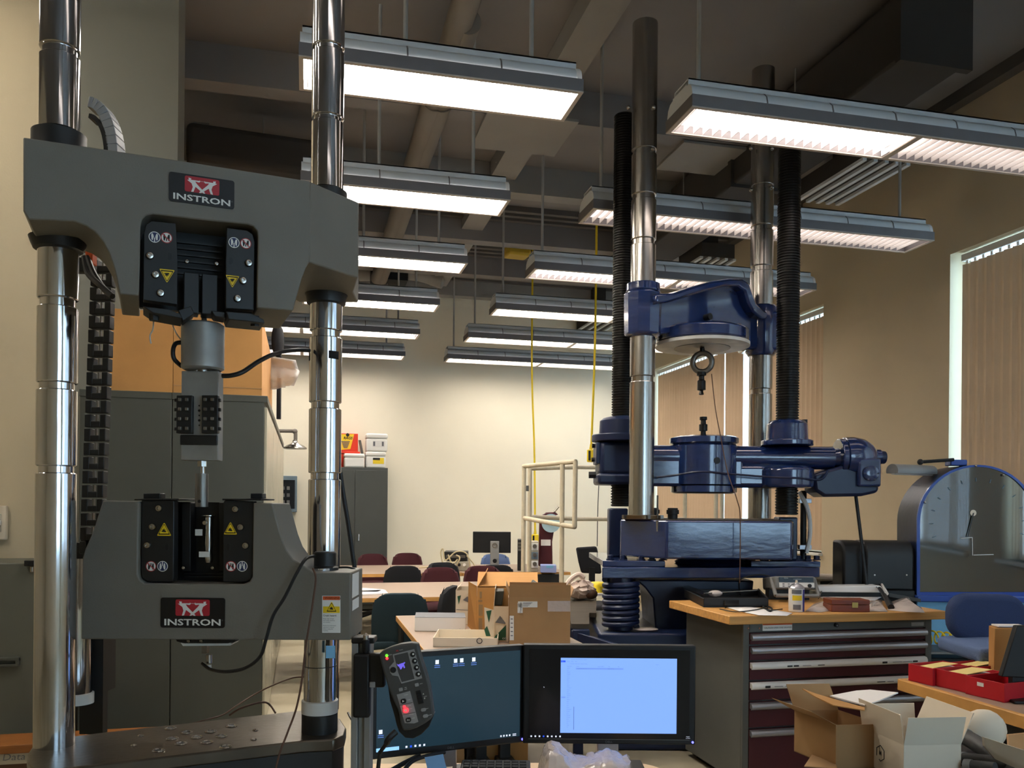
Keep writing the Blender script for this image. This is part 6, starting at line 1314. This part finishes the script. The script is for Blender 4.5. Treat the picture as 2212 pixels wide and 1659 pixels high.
for pts, r_, lb in (([(2086, 1592, 2.75), (2140, 1625, 2.6), (2210, 1675, 2.45)], .026, 'thick grey tube lying beside the white carton'), ([(2085, 1640, 2.62), (2130, 1645, 2.55), (2180, 1650, 2.5)], .02, 'grey tube lying below the thick one at the right edge'), ([(2100, 1655, 2.5), (2150, 1660, 2.45)], .018, 'short grey tube end at the bottom right corner')):
    d = thing('grey_tube', lb, 'tube', P(*pts[0])); MB().tube([P(*p) for p in pts], r_, 16).build('tube', 'pendant', d); MB().cyl(P(*pts[0]), P(*pts[0])+(P(*pts[0])-P(*pts[1])).normalized()*.02, r_*1.08, n=16).build('collar', 'alu_dark', d)
d = thing('cream_bag', 'cream padded bag behind the grey tubes', 'bag', C(cx_(2130, 2.85), cz_, 2.85)); MB().ball(C(cx_(2128, 2.85), cz_+.07, 2.85), .075, .05, .07, n=18, m=10, R=RC).build('bag', 'cardboard_white', d)
d = thing('brown_carton', 'torn brown cardboard carton at the right picture edge below the table', 'box', C(cx_(2170, 2.5), cz_, 2.5)); MB().prism([P(2126, 1593, 2.5), P(2178, 1610, 2.45), P(2240, 1630, 2.4), P(2240, 1680, 2.4), P(2150, 1640, 2.5), P(2127, 1612, 2.5)], CFW*.012).build('front_wall', 'cardboard_white', d); MB().prism([P(2178, 1588, 2.6), P(2240, 1582, 2.6), P(2240, 1625, 2.55), P(2180, 1612, 2.55)], CFW*.01).build('flap', 'cardboard2', d)
# ================================================================== PACKING TABLE WITH CARTONS (middle)
mz = .74; mx0, myf = onz(855, 1330, mz).x, onz(855, 1330, mz).y
PT = table('packing_table', 'pale laminate packing table with cartons behind the two monitors', mx0, mx0+.9, 3.75, myf, mz)
z = mz+.001
def onm(px, py): return onz(px, py, z)
d = thing('white_carton', 'low long white carton with a web address on the packing table', 'box', onm(950, 1364)); Zb = onm(950, 1364).dot(CFW)
a, b, c_, e = C(cx_(898, Zb), z, Zb), C(cx_(1008, Zb), z, Zb), cx_(893, Zb), cx_(1003, Zb)
h = 30*Zb/FPX; dep = .24
bo = MB().hexa(a, b-a, CFW*dep-CRT*.02, UP*h).build('carton', 'white_plastic', d, bevel=.003)
MB().hexa(a+UP*h, b-a, CFW*dep-CRT*.02, UP*.001).build('grey_top', 'ink_grey', d)
text('lettering', 'www.morsafety.com', P(988, 1360, Zb)-CFW*.002, CRT, UP, .012, 'ink_grey', d, bold=.01)
d = thing('flat_carton', 'shallow open white carton just behind the left monitor', 'box', C(cx_(1005, 4.6), z, 4.6)); Zb = 4.62
q = C(cx_(938, Zb), z, Zb)
MB().hexa(q, CRT*.35, CFW*.32, UP*.004).build('bottom', 'cardboard_white', d)
for o_, u_, w_ in ((q, CRT*.35, CFW*.004), (q+CFW*.316, CRT*.35, CFW*.004), (q, CRT*.004, CFW*.32), (q+CRT*.346, CRT*.004, CFW*.32)): MB().hexa(o_, u_, w_, UP*.05).build('side', 'cardboard_white', d)
MB().torus(q+CRT*.25-CFW*.001+UP*.035, CFW, .014, .002, 18, 5).build('print_ring', 'ink', d)
def obox(name, label, p, ux, lx, ly, h, flaps, mo='cardboard2', mi='cardboard_in'):
    ux = V(ux).normalized(); uy = V((-ux.y, ux.x, 0)); return openbox(name, label, V((p.x, p.y, z)), ux, uy, lx, ly, h, flaps, mo, mi), ux, uy
# front brown box with labels
Zf = 4.55; p = C(cx_(1102, Zf), z, Zf); lx = (1234-1102)*Zf/FPX; hf = zat(1290, Zf)-z
bx, ux, uy = obox('brown_carton', 'open brown carton with shipping labels, nearest on the packing table', p, CRT, lx, .36, hf, [('f', .07, 12), ('l', .06, 20), ('r', .05, 22), ('b', .05, -10)])
FR = lambda px, py, e=.001: P(px, py, Zf)-CFW*e
def lab(x0, y0, x1, y1, m, nm, e=.0015): return MB().prism([FR(x0, y0, e), FR(x1, y0, e), FR(x1, y1, e), FR(x0, y1, e)], -CFW*.0004).build(nm, m, bx, smooth=0)
lab(1119, 1299, 1161, 1312, 'label_white', 'shipping_label'); lab(1118, 1302, 1129, 1324, 'label_white', 'shipping_label'); lab(1183, 1298, 1232, 1321, 'wrap', 'document_pouch'); lab(1101, 1330, 1110, 1383, 'label_white', 'side_label')
text('lettering', 'Young Poon', FR(1124.5, 1312, .0025), UP, -CRT, .010, 'ink', bx, xs=.8)
for k in range(4): lab(1130, 1301.5+k*2.4, 1150-k*3, 1302.5+k*2.4, 'ink_grey', 'label_print', .0022)
for k in range(5): lab(1103, 1336+k*9, 1108, 1338+k*9, 'ink_grey', 'label_print', .0022)
# green and white carton to its left
Zg = 4.8
bg_, ux, uy = obox('printed_carton', 'white carton with green print between the two brown cartons', C(cx_(1068, Zg), z, Zg), CRT, .085, .3, zat(1310, Zg)-z, [('l', .1, -4), ('r', .05, 0)], 'cardboard_white', 'cardboard_in')
G = lambda px, py: P(px, py, Zg)-CFW*.0012
MB().prism([P(1050, 1320, Zg-.02), P(1062, 1318, Zg-.02), P(1056, 1345, Zg-.02)], -CFW*.0006).build('green_triangle', 'green_print', bg_, smooth=0)
MB().prism([P(1046, 1312, Zg-.018), P(1067, 1318, Zg-.018), P(1067, 1378, Zg-.018), P(1048, 1374, Zg-.018)], CFW*.004).build('side', 'cardboard_white', bg_, smooth=0)
MB().prism([G(1068, 1376), G(1093, 1350), G(1093, 1383), G(1068, 1383)], -CFW*.0006).build('green_wedge', 'green_print', bg_, smooth=0); MB().prism([G(1070, 1345), G(1080, 1330), G(1092, 1345), G(1092, 1348)], -CFW*.0006).build('grey_print', 'ink_grey', bg_, smooth=0)
MB().prism([P(1046, 1360, Zg-.021), P(1052, 1352, Zg-.021), P(1060, 1374, Zg-.021), P(1050, 1374, Zg-.021)], -CFW*.0005).build('green_print', 'green_print', bg_, smooth=0)
for k in range(3): MB().prism([G(1085+k*4, 1379), G(1088+k*4, 1376), G(1087+k*4, 1379), G(1088+k*4, 1382)], -CFW*.0009).build('white_chevron', 'label_white', bg_, smooth=0)
o = MB().hexa(P(1066, 1308, 4.9), CRT*.05, CFW*.15, UP*.085+CRT*.01).build('packed_device', 'cab_grey', bevel=.006); tag(o, 'grey boxed device standing inside the green and white carton', 'device')
# big brown carton behind
Zh = 5.05
bh, ux, uy = obox('brown_carton', 'large brown carton with roofed flaps and green print on the packing table', C(cx_(1032, Zh), z, Zh), CRT, .36, .42, zat(1270, Zh)-z, [('f', .13, -62), ('l', .1, -30)], 'cardboard', 'cardboard_in')
q = C(cx_(1032, Zh), zat(1268, Zh), Zh)
MB().hexa(q+UP*.002, CRT*.36, CFW*.16+UP*.07, UP*.003).build('flap', 'cardboard', bh); MB().hexa(q+CFW*.42, CRT*.36, -CFW*.2+UP*.07, UP*.003).build('flap', 'cardboard', bh)
MB().prism([P(1012, 1256, Zh+.02), P(1030, 1266, Zh+.0), P(1030, 1372, Zh+.0), P(1010, 1352, Zh+.1)], CFW*.004).build('side', 'cardboard', bh, smooth=0)
GH = lambda px, py: P(px, py, Zh)-CFW*.0015
for x0, y0, x1, y1 in ((1036, 1278, 1041, 1292), (1033, 1296, 1042, 1300), (1034, 1306, 1043, 1330), (1034, 1335, 1042, 1360)):
    MB().prism([GH(x0, y0), GH(x1, y0), GH(x1, y1), GH(x0, y1)], -CFW*.0005).build('faded_print', 'cardboard_in', bh, smooth=0)
o = MB().prism([P(1138, 1273, 4.96), P(1150, 1253, 5.0), P(1153, 1253, 5.0), P(1182, 1274, 4.96)], CFW*.02).build('metal_bracket', 'cab_grey', bevel=.002); tag(o, 'grey triangular metal bracket with a hole poking out of the cartons', 'bracket')
MB().cyl(P(1156, 1259, 4.985)-CFW*.03, P(1156, 1259, 4.985)-CFW*.02, .006, n=12).build('bracket_hole', 'white_plastic', o)
# small carton at the left
Zs = 5.5
bs, ux, uy = obox('printed_carton', 'small white carton with a green triangle, leftmost of the cartons', C(cx_(986, Zs), z, Zs), CRT, .095, .28, zat(1276, Zs)-z, [('l', .03, -40), ('r', .03, -20)], 'cardboard_white', 'cardboard_in')
GS = lambda px, py: P(px, py, Zs)-CFW*.0015
MB().prism([GS(988, 1288), GS(996, 1286), GS(991, 1306)], -CFW*.0005).build('green_triangle', 'green_print', bs, smooth=0); MB().prism([GS(1000, 1296), GS(1010, 1288), GS(1016, 1300), GS(1016, 1303)], -CFW*.0005).build('grey_print', 'ink_grey', bs, smooth=0); MB().prism([GS(986, 1316), GS(1016, 1318), GS(1016, 1319), GS(986, 1317)], -CFW*.0006).build('fold_line', 'ink_grey', bs, smooth=0)
q = onm(1176, 1398); o = MB().lathe([(.042, 0), (.044, .004), (.044, .03), (.04, .034), (.036, .03)], V((q.x, q.y, z)), n=28).build('black_jar_lid', 'black', ); tag(o, 'black round lid in front of the labelled brown carton', 'lid')
q = C(cx_(1176, 4.42), z, 4.42); o.location = V((q.x, q.y, z))
o2 = MB().lathe([(.046, 0), (.046, .012)], V((q.x, q.y, z)), n=28); 
# ================================================================== OPERATOR DESK, MONITORS, HANDSET
dz = .675
d = thing('operator_desk', 'light wood operator desk with a rounded corner under the monitors', 'desk', (P(1150, 1659, 2.6).x, P(1150, 1659, 2.6).y, 0))
rc = [C(cx_(800, 2.9), 0, 2.74)]+[C(cx_(1372, 2.75)-.02+.12*math.sin(t), 0, 2.66+.12*math.cos(t)) for t in [k*math.pi/12 for k in range(7)]]+[C(cx_(1372, 2.75)+.1, 0, 1.95), C(cx_(820, 2.2), 0, 1.95)]
MB().prism([p+UP*(dz-.028) for p in rc], UP*.028).build('desk_top', 'peach', d, bevel=.003)
for px, Z in ((835, 2.78), (1385, 2.65), (870, 2.0), (1480, 2.0)): MB().cab(cx_(px, Z), cx_(px, Z)+.05, 0, dz-.028, Z-.05, Z).build('leg', 'black_metal', d)
def monitor(label, L0, L1, zb, zt, name='monitor'):
    ux = (L1-L0); W = ux.length; ux = ux.normalized(); nn = V((ux.y, -ux.x, 0)); nn = nn if nn.dot(CFW) < 0 else -nn
    d = thing('desk_monitor', label, 'monitor', V(((L0.x+L1.x)/2, (L0.y+L1.y)/2, dz)), 'computer monitors on the operator desk')
    o = V((L0.x, L0.y, zb)); H = zt-zb
    MB().hexa(o, ux*W, -nn*.035, UP*H).build('bezel', 'black', d, bevel=.004)
    S = lambda fx, fy, e=.001: o+ux*(W*fx)+UP*(H*(1-fy))+nn*e
    mid = (L0+L1)/2-nn*.035
    MB().hexa(V((mid.x, mid.y, dz+.012))-ux*.035, ux*.07, -nn*.03, UP*(zb+.12-dz)).build('stand_neck', 'alu', d, bevel=.006)
    MB().hexa(V((mid.x, mid.y, dz+.001))-ux*.12+nn*.06, ux*.24, -nn*.17, UP*.012).build('stand_base', 'black', d, bevel=.004)
    return d, S, ux, nn, W, H
def quad(S, par, x0, y0, x1, y1, m, nm, e=.0012): return MB().prism([S(x0, y0, e), S(x1, y0, e), S(x1, y1, e), S(x0, y1, e)], (S(0, 0, e+.0002)-S(0, 0, e))).build(nm, m, par, smooth=0)
# right monitor (frontal)
Zr = 2.62
d, S, ux, nn, W, H = monitor('right desk monitor showing a pale blue file window', C(cx_(1133.5, Zr), 0, Zr), C(cx_(1506, Zr), 0, Zr), zat(1606, Zr), zat(1392, Zr))
scr = quad(S, d, .035, .045, .965, .945, 'screen_black', 'screen'); scr2 = d
S2 = lambda x, y: ((x-158)/(1960-158), (y-103)/(1135-103))     # zoom-crop pixels to monitor fractions
def rq(x0, y0, x1, y1, m, nm, e=.0016): a, b = S2(x0, y0), S2(x1, y1); return quad(S, scr, a[0], a[1], b[0], b[1], m, nm, e)
rq(548, 237, 1762, 1018, 'screen_blue', 'file_window'); rq(550, 264, 598, 283, 'screen_navy', 'file_tab', .002)
def tx(s_, x, y, h, m, al='LEFT', b=0.0): a = S2(x, y); return text('screen_text', s_, S(a[0], a[1], .0022), ux, UP, h, m, scr, align=al, bold=b)
tx('File', 560, 274, .0022, 'screen_blue'); tx('Home     Share     View', 615, 274, .0022, 'screen_ink'); tx('> This PC > Data (D:) > Strain Testing', 640, 298, .0024, 'screen_ink'); tx('Steel Wire Experiment Strain Testing', 655, 252, .0022, 'screen_ink')
tx('Search', 1540, 300, .0022, 'screen_ink'); tx('Name', 712, 325, .0022, 'screen_ink'); tx('Date modified', 935, 325, .0022, 'screen_ink'); tx('Type', 1042, 325, .0022, 'screen_ink'); tx('Size', 1145, 325, .0022, 'screen_ink')
rq(706, 340, 1202, 356, 'screen_sel', 'selected_row', .002); tx('instrument_data_1.csv', 722, 348, .0022, 'screen_ink'); tx('Excel CSV File', 1042, 348, .0022, 'screen_ink')
for k in range(32):
    y = 324+k*20.4; rnd = random.Random(k); tx(['Documents', 'Users', 'EX 01', 'Steel', 'Notes', 'Data', 'Methods', 'Results', 'Test', 'Backup', 'Program'][k*7 % 11], 614, y, .0021, 'screen_ink')
rq(686, 745, 692, 985, 'screen_ink', 'scroll_bar', .002); rq(556, 640, 600, 656, 'screen_sel', 'tree_mark', .002)
for k, m in enumerate(('screen_icon', 'screen_icon', 'screen_icon', 'screen_navy', 'screen_icon', 'screen_icon', 'screen_icon', 'screen_icon')): rq(238+k*43, 1048, 254+k*43, 1064, m, 'taskbar_icon')
tx('7:00 AM', 1862, 1048, .0022, 'screen_icon'); tx('8/17/2018', 1862, 1064, .0022, 'screen_icon'); a = S2(370, 537); MB().prism([S(a[0], a[1], .0016), S(a[0]+.006, a[1]+.008, .0016), S(a[0]+.002, a[1]+.012, .0016)], nn*.0002).build('mouse_pointer', 'screen_icon', scr, smooth=0)
quad(S, d, .033, .948, .967, .951, 'alu_dark', 'bezel_line'); text('maker_name', 'DELL', S(.5, .975, .0015), ux, UP, .007, 'ink_grey', d)
q = S(.985, .972); MB().cyl(q, q+nn*.002, .0035, n=12).build('power_led', 'led_blue', d)
# left monitor (turned)
L0, L1 = C(cx_(806, 2.44), 0, 2.44), C(cx_(1137, 2.64), 0, 2.64)
d, S, ux, nn, W, H = monitor('left desk monitor with a dark teal desktop, behind the handset', L0, L1, zat(1603, 2.64), zat(1393, 2.64))
scr = quad(S, d, .03, .05, .965, .93, 'screen_teal', 'screen')
def icon(fx, fy, m='screen_icon', l=1): quad(S, scr, fx, fy, fx+.022, fy+.04, m, 'desktop_icon', .0018); [quad(S, scr, fx-.006, fy+.05+.018*k, fx+.03, fy+.058+.018*k, 'screen_ink', 'icon_caption', .0018) for k in range(l+1)]
icon(.395, .09); icon(.515, .09); icon(.555, .09); icon(.635, .09); icon(.045, .72)
quad(S, scr, .03, .895, .17, .93, 'screen_bar', 'search_bar', .0018)
for k in range(5): quad(S, scr, .21+k*.028, .9, .222+k*.028, .92, 'screen_icon' if k != 1 else 'screen_navy', 'taskbar_icon', .0018)
for k in range(4): quad(S, scr, .83+k*.02, .9, .84+k*.02, .918, 'screen_icon', 'tray_icon', .0018)
for k in range(2): quad(S, scr, .915, .898+k*.014, .94, .905+k*.014, 'screen_icon', 'clock_text', .0018)
q = S(.984, .965); MB().cyl(q, q+nn*.002, .0035, n=12).build('power_led', 'led_blue', d); text('maker_name', 'DELL', S(.5, .968, .0015), ux, UP, .007, 'ink_grey', d)
for px0, px1, py, m, lb in ((962, 1008, 1602, 'cardboard2', 'dark brown carton on the floor under the packing table, left one'), (1012, 1046, 1606, 'fab_black', 'black case on the floor under the packing table'), (1050, 1145, 1600, 'cardboard', 'tan carton on the floor under the packing table, right one')):
    Zc = 5.0; o = MB().cab(cx_(px0, Zc), cx_(px1, Zc), 0.001, zat(py-40, Zc), Zc, Zc+.3).build('floor_carton', m, bevel=.004); tag(o, lb, 'box', 'cartons under the packing table')
# ---- post and handset
Zp = 2.12
d = thing('handset_post', 'aluminium extrusion post with a black holder for the handset', 'post', C(cx_(784, Zp), 0, Zp)); DP = d
for a, b in ((764, 775), (782, 786), (792, 803)): pass
zt_ = zat(1393, Zp)
MB().cab(cx_(762, Zp), cx_(776, Zp), 0, zt_, Zp, Zp+.045).cab(cx_(790, Zp), cx_(804, Zp), 0, zt_, Zp, Zp+.045).cab(cx_(776, Zp), cx_(790, Zp), 0, zt_, Zp+.012, Zp+.03).build('extrusion', 'alu_dark', d, bevel=.0015)
MB().cab(cx_(761.5, Zp), cx_(811, Zp), zt_, zat(1380, Zp), Zp-.002, Zp+.05).build('end_cap', 'black_metal', d, bevel=.003)
MB().cab(cx_(770, Zp), cx_(806, Zp), zat(1548, Zp), zat(1412, Zp), Zp-.03, Zp).build('holder', 'black', d, bevel=.006)
MB().cab(cx_(803, Zp), cx_(838, Zp), zat(1483, Zp), zat(1410, Zp), Zp-.03, Zp-.005).build('holder_arm', 'black', d, bevel=.006)
MB().cab(cx_(806, Zp), cx_(818, Zp), zat(1482, Zp), zat(1470, Zp), Zp-.034, Zp-.02).build('clip', 'pendant_grey', d, bevel=.002)
q = P(792, 1392, Zp)-CFW*.012; MB().lathe([(.004, .016), (.009, .012), (.009, -.014), (.006, -.02)], q, n=14).build('cable_gland', 'black', d); MB().lathe([(.007, 0), (.007, .01), (.002, .016)], q+UP*.014, n=12).build('gland_tip', 'steel', d)
o = MB().tube(cat([P(752, 1540, 2.2), P(758, 1552, 2.15), P(766, 1560, 2.13)], 5), .003, 6).build('cable', 'cable_black'); tag(o, 'short black cable from the grey frame to the handset post', 'cable')
Zn = 2.04
d = thing('control_handset', 'dark grey tilted control handset with screen, knobs and red button', 'handset', P(880, 1600, Zn)); DH = d
K = lambda x, y, e=0.0: P(740+x/5.741, 1370+y/5.741, Zn)-CFW*e       # zoom-crop pixels on the handset face
out = [(450, 245), (500, 205), (600, 160), (720, 125), (850, 108), (938, 120), (948, 180), (990, 330), (1040, 480), (1085, 640), (1110, 800), (1130, 960), (1128, 1010), (1090, 1060), (1020, 1110), (920, 1165), (830, 1195), (745, 1200), (715, 1110), (700, 1000), (680, 930), (630, 830), (570, 680), (520, 520), (480, 380)]
MB().prism([K(*p) for p in out], CFW*.03).build('shell', 'pendant', d, bevel=.005, seg=3)
out2 = [(540, 640), (570, 860), (610, 990), (650, 1150), (680, 1240), (760, 1320), (860, 1330), (960, 1280), (1060, 1180), (1128, 1020), (745, 1200), (700, 1000), (630, 830), (560, 660)]
MB().prism([K(*p, -.025) for p in out2], CFW*.03).build('grip', 'black', d, bevel=.005)
fr_ = [(622, 250), (890, 183), (988, 545), (730, 612), (690, 520), (620, 510), (590, 475), (578, 410), (640, 340)]
MB().prism([K(*p, .0005) for p in fr_], -CFW*.0006).build('panel_frame', 'pendant_grey', d, smooth=0)
sc_ = MB().prism([K(*p, .0012) for p in ((640, 262), (808, 222), (893, 552), (735, 592), (690, 470))], -CFW*.0003).build('display', 'pendant', d, smooth=0)
g = lambda pts: [K(x, y, .0018) for x, y in pts]
MB().prism(g([(672, 365), (690, 375), (722, 362), (755, 352), (770, 342), (780, 352), (762, 372), (778, 412), (762, 422), (750, 395), (732, 430), (720, 438), (700, 400), (688, 395)]), -CFW*.0002).build('display_logo', 'pendant_logo', sc_, smooth=0)
def knob(x, y, r, m, nm, dot=None):
    q = K(x, y, 0); MB().lathe([(r, 0), (r, .004), (r*.8, .006)], q, -CFW, n=18).build(nm, m, d)
    if dot: MB().cyl(K(x+8, y-6, .006), K(x+8, y-6, .0066), r*.4, n=12).build(nm+'_mark', dot, d)
for x, y in ((872, 247), (895, 330), (918, 412), (940, 493)): knob(x, y, .0062, 'black', 'soft_key', 'label_white')
knob(630, 442, .007, 'black', 'round_key'); 
for x, y, m in ((548, 264, 'led_green'), (552, 299, 'led_red'), (766, 897, 'led_red')): MB().ball(K(x, y, .001), .0034, n=12, m=8).build('status_led', m, d)
MB().prism([K(*p, .0004) for p in ((672, 748), (838, 702), (940, 1085), (890, 1105), (772, 1102))], -CFW*.0005).build('button_panel', 'pendant_grey', d, smooth=0)
for a in (((712, 880), (870, 845)), ((745, 1000), (905, 965))): MB().tube([K(*a[0], .001), K(*a[1], .001)], .0006, 5).build('panel_line', 'pendant', d)
for x, y, m, t in ((757, 826, 'black', '▶'), (786, 940, 'led_red', '■'), (818, 1058, 'black', '|◀')):
    MB().prism(rrect(K(x, y), CRT+UP*.2, UP-CRT*.2, .0125, .0105, .004), -CFW*.005).build('push_button', m, d); text('button_mark', t if t != '|◀' else '3H', K(x, y, .0056), CRT, UP, .0045, 'label_white', d)
MB().prism(rrect(K(724, 684), CRT+UP*.22, UP-CRT*.22, .009, .0075, .0015), -CFW*.003).build('key', 'pendant_grey', d); MB().prism(rrect(K(922, 625), CRT+UP*.22, UP-CRT*.22, .009, .0075, .0015), -CFW*.003).build('key', 'pendant_grey', d)
for x, y in ((1005, 935), (1030, 1012)): MB().prism(rrect(K(x, y), CRT+UP*.2, UP-CRT*.2, .0125, .0075, .0035), -CFW*.003).build('key', 'pendant_grey', d)
MB().prism([K(*p, .0006) for p in ((905, 705), (965, 690), (1008, 850), (942, 868))], -CFW*.001).build('wheel_slot', 'black', d, bevel=.001)
a, b = K(935, 715, .001), K(978, 850, .001)
for k in range(9): p_ = a.lerp(b, k/8); MB().tube([p_-CRT*.0045-UP*.001, p_+CRT*.0045+UP*.001], .0016, 6).build('thumb_wheel_rib', 'rubber', d)
for s_, x, y, h in (('POWER', 590, 256, .0019), ('START', 790, 750, .0022), ('START', 825, 812, .002), ('RESUME', 825, 885, .0018), ('STOP', 850, 922, .002), ('RETURN', 855, 992, .002), ('HOME', 875, 1040, .002), ('SLOW', 1028, 770, .0019), ('FAST', 1050, 920, .0019), ('DOWN', 1085, 1000, .0019), ('ZERO', 975, 612, .0019), ('TEST', 785, 660, .0019), ('AREA', 785, 680, .0019), ('Instron', 728, 192, .0021)):
    text('lettering', s_, K(x, y, .0014), CRT+UP*.21, UP-CRT*.21, h, 'label_white', d)
for x, y, s_ in ((1003, 738, 1), (1018, 795, -1)): q = K(x, y, .0014); MB().prism([q-CRT*.0018-UP*.0015*s_, q+CRT*.0018-UP*.0015*s_, q+UP*.002*s_], -CFW*.0002).build('arrow_mark', 'label_white', d, smooth=0)
MB().prism([K(*p, .0014) for p in ((660, 198), (694, 192), (690, 200), (698, 214), (688, 214), (678, 206), (668, 218), (660, 216), (668, 204))], -CFW*.0002).build('maker_mark', 'sign_red', d, smooth=0)
MB().tube(cat([K(640, 1250, -.03), K(560, 1320, -.02), K(520, 1400, -.03), K(440, 1520, -.04), K(410, 1650, -.05), C(cx_(805, 2.08), dz+.01, 2.1)], 6), [.008]*12+[.005]*(31-12), 8).build('cord', 'cable_black', d)
# ---- desk clutter
d = thing('keyboard', 'dark keyboard resting on a closed grey case at the bottom edge', 'keyboard', C(cx_(1070, 2.4), dz, 2.4)); Zk = 2.4
zk = zat(1641, Zk)
MB().prism([C(cx_(1001, Zk), dz+.001, Zk), C(cx_(1150, Zk), dz+.001, Zk), C(cx_(1152, 2.2), dz+.001, 2.2), C(cx_(985, 2.2), dz+.001, 2.2)], UP*(zk-.022-dz)).build('base_case', 'pendant', d, bevel=.006)
MB().prism([C(cx_(1003, Zk), zk-.02, Zk), C(cx_(1150, Zk), zk-.02, Zk), C(cx_(1152, 2.22), zk-.02, 2.22), C(cx_(990, 2.22), zk-.02, 2.22)], UP*.02).build('case', 'pendant', d, bevel=.005)
for i in range(8):
    for j in range(3): MB().box(C(cx_(1006, Zk)+.012+i*.022, zk+.003, 2.37-j*.024), (.018, .018, .006), -YAW).build('key', 'black', d, bevel=.002)
d = thing('film_bag', 'crumpled clear plastic bag of packaging below the right monitor', 'plastic bag', C(cx_(1255, 2.3), dz, 2.3))
rnd = random.Random(11)
def fb(u, v):
    Zq = 2.44-.34*v; px = 1150+u*218+12*math.sin(v*3)
    edge = min(1, u/.12, (1-u)/.06); hh = (.158+.014*math.sin(u*11)+.012*math.sin(u*5+1)+0.006*rnd.uniform(-1, 1))*min(1, .25+v*3.2, (1-v)*3+.1)*max(0, edge)**.5
    return C(cx_(px, Zq)+rnd.uniform(-.004, .004), dz+.003+max(0, hh), Zq)
MB().grid(fb, 30, 14).build('film', 'wrap', d, smooth=55)
MB().prism([C(cx_(1235, 2.3), dz+.095, 2.24), C(cx_(1300, 2.3), dz+.095, 2.24), C(cx_(1296, 2.3), dz+.1, 2.3), C(cx_(1245, 2.3), dz+.1, 2.3)], UP*.002).build('yellow_slip', 'yellow_card', d)
MB().cab(cx_(1190, 2.3), cx_(1330, 2.3), dz+.001, dz+.08, 2.15, 2.36).build('packed_box', 'cardboard_white', d)
d = thing('mouse_pad', 'black folded mat end right of the plastic bag', 'mat', onz(1390, 1655, dz+.001)); MB().prism([C(cx_(1370, 2.45), dz+.001, 2.45), C(cx_(1410, 2.4), dz+.001, 2.4), C(cx_(1420, 2.3), dz+.001, 2.3), C(cx_(1350, 2.25), dz+.001, 2.25)], UP*.02).build('mat', 'black', d, bevel=.005)
d = thing('sticky_note', 'blue sticky note standing at the foot of the left monitor', 'note', onz(940, 1660, dz)); MB().prism([P(917, 1636, 2.3), P(957, 1629, 2.3), P(966, 1665, 2.28), P(925, 1668, 2.28)], CFW*.0008).build('note', 'postit', d)
MB().prism([P(905, 1672, 2.28), P(975, 1668, 2.28), P(975, 1680, 2.28), P(905, 1680, 2.28)], CFW*.05).build('note_holder', 'cardboard_white', d)
for pts, lb, r_ in (([(905, 1632, 2.5), (870, 1650, 2.4), (840, 1668, 2.3)], 'black cable below the left monitor, leftmost', .007), ([(960, 1625, 2.5), (925, 1632, 2.45), (890, 1645, 2.4), (870, 1668, 2.35)], 'black cable curving below the left monitor, right one', .006)):
    o = MB().tube(cat([P(*p) for p in pts], 6), r_, 8).build('cable', 'cable_black'); tag(o, lb, 'cable')

flush_texts()
